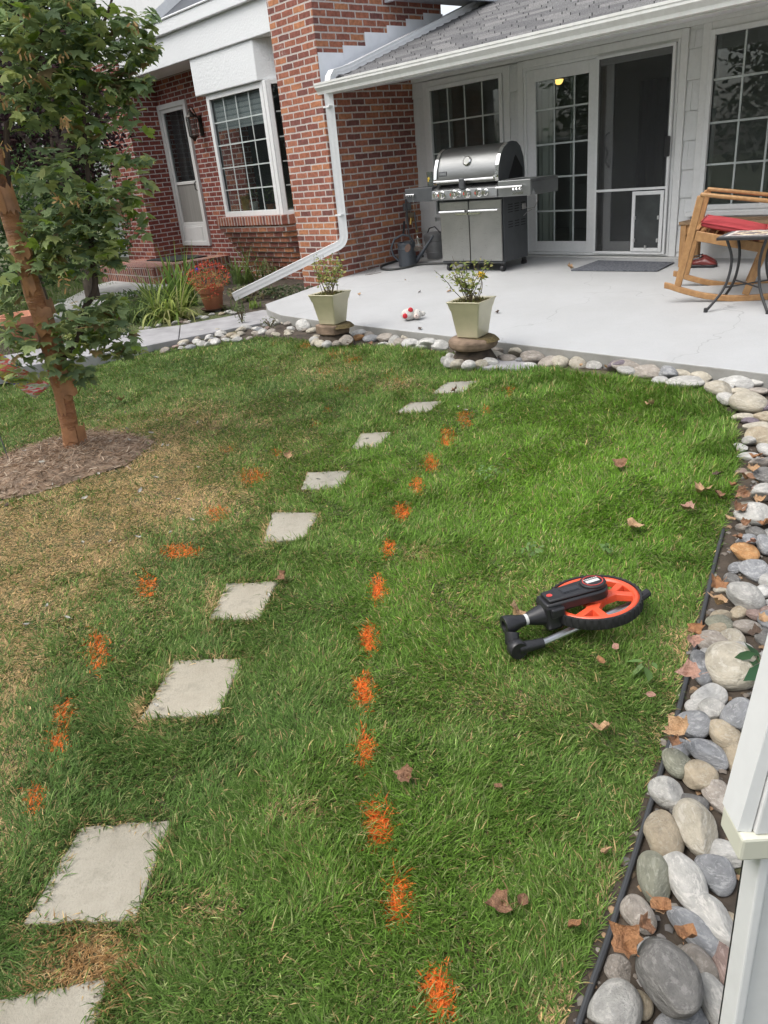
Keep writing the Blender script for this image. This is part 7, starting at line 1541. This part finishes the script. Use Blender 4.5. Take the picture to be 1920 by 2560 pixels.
o = npmesh('lawn_grass', V.reshape(-1, 3), F, (col[:, None, :] * np.ones((1, 7, 1))).reshape(-1, 3), [M_grass]); o['kind'] = 'stuff'; o['category'] = 'grass'; del o['category']
print('blades', n)
# coarser grass beyond, left of the slab path
nb = 26000; gx_ = rng.uniform(-19, -8, nb); gy_ = rng.uniform(.5, 6.2, nb); u2, v2, dz2 = proj(np.stack([gx_, gy_, zg(gx_, gy_)], -1)); okk = (u2 > -200) & (u2 < 400) & (v2 < 1000) & ~hit(LAWN, gx_, gy_)
pth = [(p_.x, p_.y) for p_ in pp]; wk = [(p_.x, p_.y) for p_ in [gz(a, b, -.1) for a, b in ((120, 770), (230, 715), (330, 690), (425, 712), (300, 745), (130, 800))]]
okk &= ~hit(pth, gx_, gy_) & ~hit(wk, gx_, gy_) & ~((gx_ > -14.3) & (gx_ < -12) & (gy_ > 5.8)); gx_, gy_ = gx_[okk], gy_[okk]; nb = len(gx_)
if nb:
    o = leaves('far_grass', np.array([(-.08, 0, 0), (.08, 0, 0), (0, 1, 0)]), np.array([(0, 1, 2)]), np.stack([gx_, gy_, zg(gx_, gy_) - .01], -1), hangmats(nb, (-1.4, -.5), .3), rng.uniform(.06, .12, nb), pick([(.10, .16, .04), (.14, .2, .06)], nb), [M_grass]); o['kind'] = 'stuff'
# ------------------------------------------------------------------ fallen leaves, each its own thing
def leaf_mesh(seed, kind):
    r = random.Random(seed); bm = bmesh.new()
    if kind == 'maple': out = [(p[0] * .62 + q0 * .38 + r.uniform(-.05, .05), p[1] * .68 + (q1 + .05) * .32 + r.uniform(-.05, .05)) for p, (q0, q1) in zip(MAPLE[:16], [(.55 * math.sin(2 * PI * k / 16), .5 - .55 * math.cos(2 * PI * k / 16)) for k in range(16)])]
    else: out = [(.0, 0), (.22, .15), (.36, .4), (.33, .65), (.16, .9), (0, 1.05), (-.18, .88), (-.36, .62), (-.36, .35), (-.2, .12)]
    cx_, cy_ = 0, .45; ring0 = []; curl = r.uniform(.4, 1.3); fold = r.uniform(.3, .9); tw_ = r.uniform(-.5, .5)
    def z(x_, y_): return fold * abs(x_) * .9 + curl * (y_ - .45) ** 2 * .8 + .13 * math.sin(x_ * 9 + seed) * math.cos(y_ * 8 + seed * 2) + tw_ * x_ * (y_ - .45)
    vs = []; N_ = len(out); R_ = 4
    for k in range(1, R_ + 1):
        for (a, b) in out:
            x_, y_ = cx_ + (a - cx_) * k / R_, cy_ + (b - cy_) * k / R_; vs.append(bm.verts.new((x_, y_ - .45, z(x_, y_))))
    c0_ = bm.verts.new((0, 0, z(0, .45)))
    for i in range(N_): bm.faces.new((c0_, vs[i], vs[(i + 1) % N_]))
    for k in range(R_ - 1):
        for i in range(N_): bm.faces.new((vs[k * N_ + i], vs[(k + 1) * N_ + i], vs[(k + 1) * N_ + (i + 1) % N_], vs[k * N_ + (i + 1) % N_]))
    w_ = .018; q = [bm.verts.new(p_) for p_ in ((-w_, -.45, .02), (w_, -.45, .02), (w_ * .6 + .05, -.85, .12), (-w_ * .6 + .05, -.85, .12))]; bm.faces.new(q)
    me = bpy.data.meshes.new('leaf'); bm.to_mesh(me); bm.free(); me.polygons.foreach_set('use_smooth', [True] * len(me.polygons)); return me
def leaf_mat(name, a, b):
    t = NT(name); v = t.obj(); n_ = t.noise(v, 2.5, 6, .7); c = t.mix(t.rng(n_, .3, .7), c4(a), c4(b)); c = t.mix(t.rng(t.noise(v, 9, 3), .62, .7, 0, .6), c, c4(tuple(x_ * .4 for x_ in a)))
    t.l.new(c, t.p.inputs['Base Color']); t.p.inputs['Roughness'].default_value = .65; t.bump(t.noise(v, 7, 4), .5, .06); return t.mat
LMT = {'tan': leaf_mat('tan_leaf', (.34, .20, .10), (.52, .34, .19)), 'brown': leaf_mat('brown_leaf', (.17, .085, .045), (.30, .16, .085)), 'copper': leaf_mat('copper_leaf', (.22, .10, .045), (.38, .19, .08)), 'grey': leaf_mat('pale_grey_leaf', (.40, .38, .33), (.60, .58, .52)), 'pink': leaf_mat('pinkish_brown_leaf', (.33, .18, .13), (.45, .27, .2)), 'dark': leaf_mat('dark_brown_leaf', (.07, .045, .03), (.12, .08, .055))}
LME = {}
def fleaf(p, size, colr, lab, kind='maple', group='fallen leaves', up=.0, sq=1.):
    key = (colr, kind, random.randrange(4))
    if key not in LME: m_ = leaf_mesh(hash(key[2]) * 7 + len(LME), kind); m_.materials.append(LMT[colr]); LME[key] = m_
    o = bpy.data.objects.new('fallen_leaf', LME[key]); COL.objects.link(o); o.location = (p[0], p[1], p[2] + up); o.scale = (size * sq, size, size); o.rotation_euler = (random.gauss(0, .3), random.gauss(0, .3), random.uniform(0, 2 * PI)); tag(o, lab, 'leaf', group); return o
ON = [(1405, 886, .06, 'tan', 'tan curled leaf on the lush lawn near the border bend'), (1338, 1016, .07, 'brown', 'grey brown folded leaf in the right lawn'), (1512, 1077, .075, 'tan', 'large tan leaf near the right end of the lawn'), (1483, 1115, .065, 'pink', 'pinkish leaf beside the large tan leaf at the lawn edge'), (1367, 1153, .07, 'tan', 'tan toothed leaf above the clover sprig'), (1549, 1082, .05, 'brown', 'small russet leaf at the lawn edge'), (1545, 1040, .04, 'dark', 'thin dark leaf at the lawn edge by the rocks'),
      (616, 1260, .055, 'brown', 'brown leaf on the corner of the grey stepping stone'), (985, 853, .06, 'brown', 'brown leaf standing on the stepping stone nearest the flagstone'), (1113, 1345, .10, 'tan', 'big tan leaf left of the measuring wheel'), (1297, 1449, .04, 'copper', 'small rusty leaf below the measuring wheel'), (1403, 1521, .03, 'pink', 'small pink leaf low in the right lawn'), (1301, 1598, .055, 'tan', 'tan leaf low in the lawn left of the maple leaf'), (876, 1696, .055, 'brown', 'crumpled brown leaf beside the row of orange marks'), (1078, 1719, .03, 'brown', 'tiny brown leaf low in the middle lawn'), (1078, 1977, .06, 'brown', 'narrow dry leaf near the bottom middle'), (1128, 1968, .04, 'brown', 'flat brown leaf near the narrow dry leaf'), (1241, 2022, .04, 'copper', 'small copper leaf standing in the grass near the edging'), (1310, 1862, .035, 'tan', 'small tan leaf by the edging near the beige rock'),
      (266, 873, .065, 'tan', 'tan leaf on the far lawn right of the tree'), (58, 890, .045, 'tan', 'small tan leaf on the far lawn left of the trunk'), (626, 996, .05, 'tan', 'tan leaf on the grass left of a stepping stone'), (758, 752, .06, 'brown', 'brown leaf by the orange flecks under the planters'), (800, 752, .05, 'brown', 'reddish brown leaf at the lawn edge between the planters'), (1330, 1416, .035, 'pink', 'small pale leaf right of the measuring wheel'), (1255, 800, .04, 'tan', 'tan leaf where the lawn meets the rocks'), (1310, 805, .045, 'tan', 'light leaf on the lush lawn edge'), (1100, 1005, .03, 'tan', 'tiny tan leaf beside the clover patch'), (20, 1104, .04, 'dark', 'dark fragment on the dry grass at the left edge'), (930, 1348, .025, 'tan', 'tiny leaf left of the measuring wheel stem'), (1210, 1375, .03, 'tan', 'tiny leaf under the wheel tube')]
for (a, b, s_, cl, lab) in ON: p = L1(a, b); fleaf(p, s_, cl, lab, 'maple' if s_ > .045 else 'oval', 'fallen leaves on the lawn', .035)
for i in range(34):
    a, b = random.gauss(230, 110), random.gauss(985, 60); p = L1(a, b); z_ = zm(p.x, p.y) if bool(hit(MPOLY, p.x, p.y)) else p.z + .02
    fleaf((p.x, p.y, z_), random.uniform(.022, .045), 'grey', 'small pale curled leaf scattered round the mulch of the tree', 'oval', 'pale curled leaves round the mulch', .012, .6)
for (a, b) in ((345, 1537), (585, 1300 / 1.0), (690, 1045), (712, 1040), (795, 957), (680, 830), (1008, 895), (990, 888), (105, 1320), (60, 1360), (150, 1345), (300, 1170), (240, 1180), (370, 1160)): p = L1(a, b); fleaf(p, .032, 'grey', 'pale curled leaf on the stepping stones and the dry lawn', 'oval', 'pale curled leaves on the lawn', .026, .5)
RB = [(1632, 1012, .07, 'copper'), (1612, 1060, .075, 'brown'), (1602, 1095, .08, 'brown'), (1622, 1040, .06, 'tan'), (1580, 1075, .05, 'copper'), (1595, 1128, .07, 'brown'), (1640, 1110, .06, 'tan'), (1575, 1150, .06, 'tan'), (1610, 1160, .05, 'brown'), (1590, 1190, .05, 'brown'), (1650, 1160, .06, 'copper'), (1620, 1200, .05, 'pink')]
for (a, b, s_, cl) in RB: p = L1(a, b); fleaf(p, s_ * .8, cl, '%s dead leaf in the heap among the rocks right of the lawn' % cl, 'maple', 'dead leaves among the border rocks', .06)
RB2 = [(1548, 1270, .075, 'copper', 'copper leaf lying over the edging, uppermost of the pair'), (1548, 1307, .085, 'tan', 'large crumpled tan leaf over the edging'), (1502, 1372, .07, 'copper', 'russet leaf on the edging beside the ringed rock'), (1497, 1392, .055, 'pink', 'pink brown leaf just below the russet leaf'), (1488, 1466, .085, 'pink', 'large crumpled pink brown leaf on the edging'), (1466, 1586, .085, 'tan', 'golden tan maple leaf on the dark blue grey rock'), (1455, 1612, .045, 'brown', 'brown leaf under the golden maple leaf'), (1650, 1345, .06, 'tan', 'tan leaf at the white wall beside the pinkish rock'), (1630, 1375, .06, 'dark', 'black wet leaf at the white wall'), (1345, 2040, .085, 'copper', 'copper folded leaf on the edging at the bottom'), (1428, 1968, .075, 'copper', 'orange round leaf on the grey rocks, upper of two'), (1478, 2032, .08, 'copper', 'glossy orange leaf on the rocks, lower of two'), (1395, 2010, .05, 'brown', 'shrivelled brown leaf between the orange leaves'), (1640, 1560, .045, 'brown', 'brown leaf between the grey rocks by the wall')]
for (a, b, s_, cl, lab) in RB2: p = L1(a, b); p = gpl(a * KK, b * KK, -.448 + .10, .06); fleaf(p, s_ * .82, cl, lab, 'oval' if 'round' in lab or 'glossy' in lab else 'maple', 'leaves on the border rocks', .012)
for (a, b, s_, cl, lab) in ((530, 370, .05, 'tan', 'tan leaf on the patio right of the first planter'), (935, 352, .045, 'dark', 'dark curled leaf in the middle of the patio'), (1135, 348, .06, 'tan', 'tan curled leaf on the patio left of the blooming rose'), (1165, 246, .05, 'dark', 'dark leaf on the patio near the grill wheels'), (840, 273, .025, 'tan', 'tiny tan leaf on the patio before the wire trellis'), (1455, 490, .05, 'dark', 'dark twig like leaf right of the blooming planter'), (938, 600, .05, 'dark', 'dark leaf at the very edge of the patio')):
    p = P(*r7(a, b)); fleaf((p.x, p.y, zp(p.y)), s_, cl, lab, 'oval', 'dry leaves on the patio', .008)
p = P(*r5(135, 840)); fleaf((p.x, p.y, zp(p.y)), .075, 'tan', 'dry folded leaf at the left corner of the rug', 'maple', 'dry leaves on the patio', .02)
# debris in the gutter valley
for k in range(14):
    x_ = XS + .25 + random.random() * .8; fleaf((x_, GY + .05 + random.random() * .05, GZ - .01), random.uniform(.02, .035), random.choice(['tan', 'brown', 'copper']), 'small dead leaf caught in the gutter by the brick pier', 'oval', 'dead leaves in the gutter', .0)
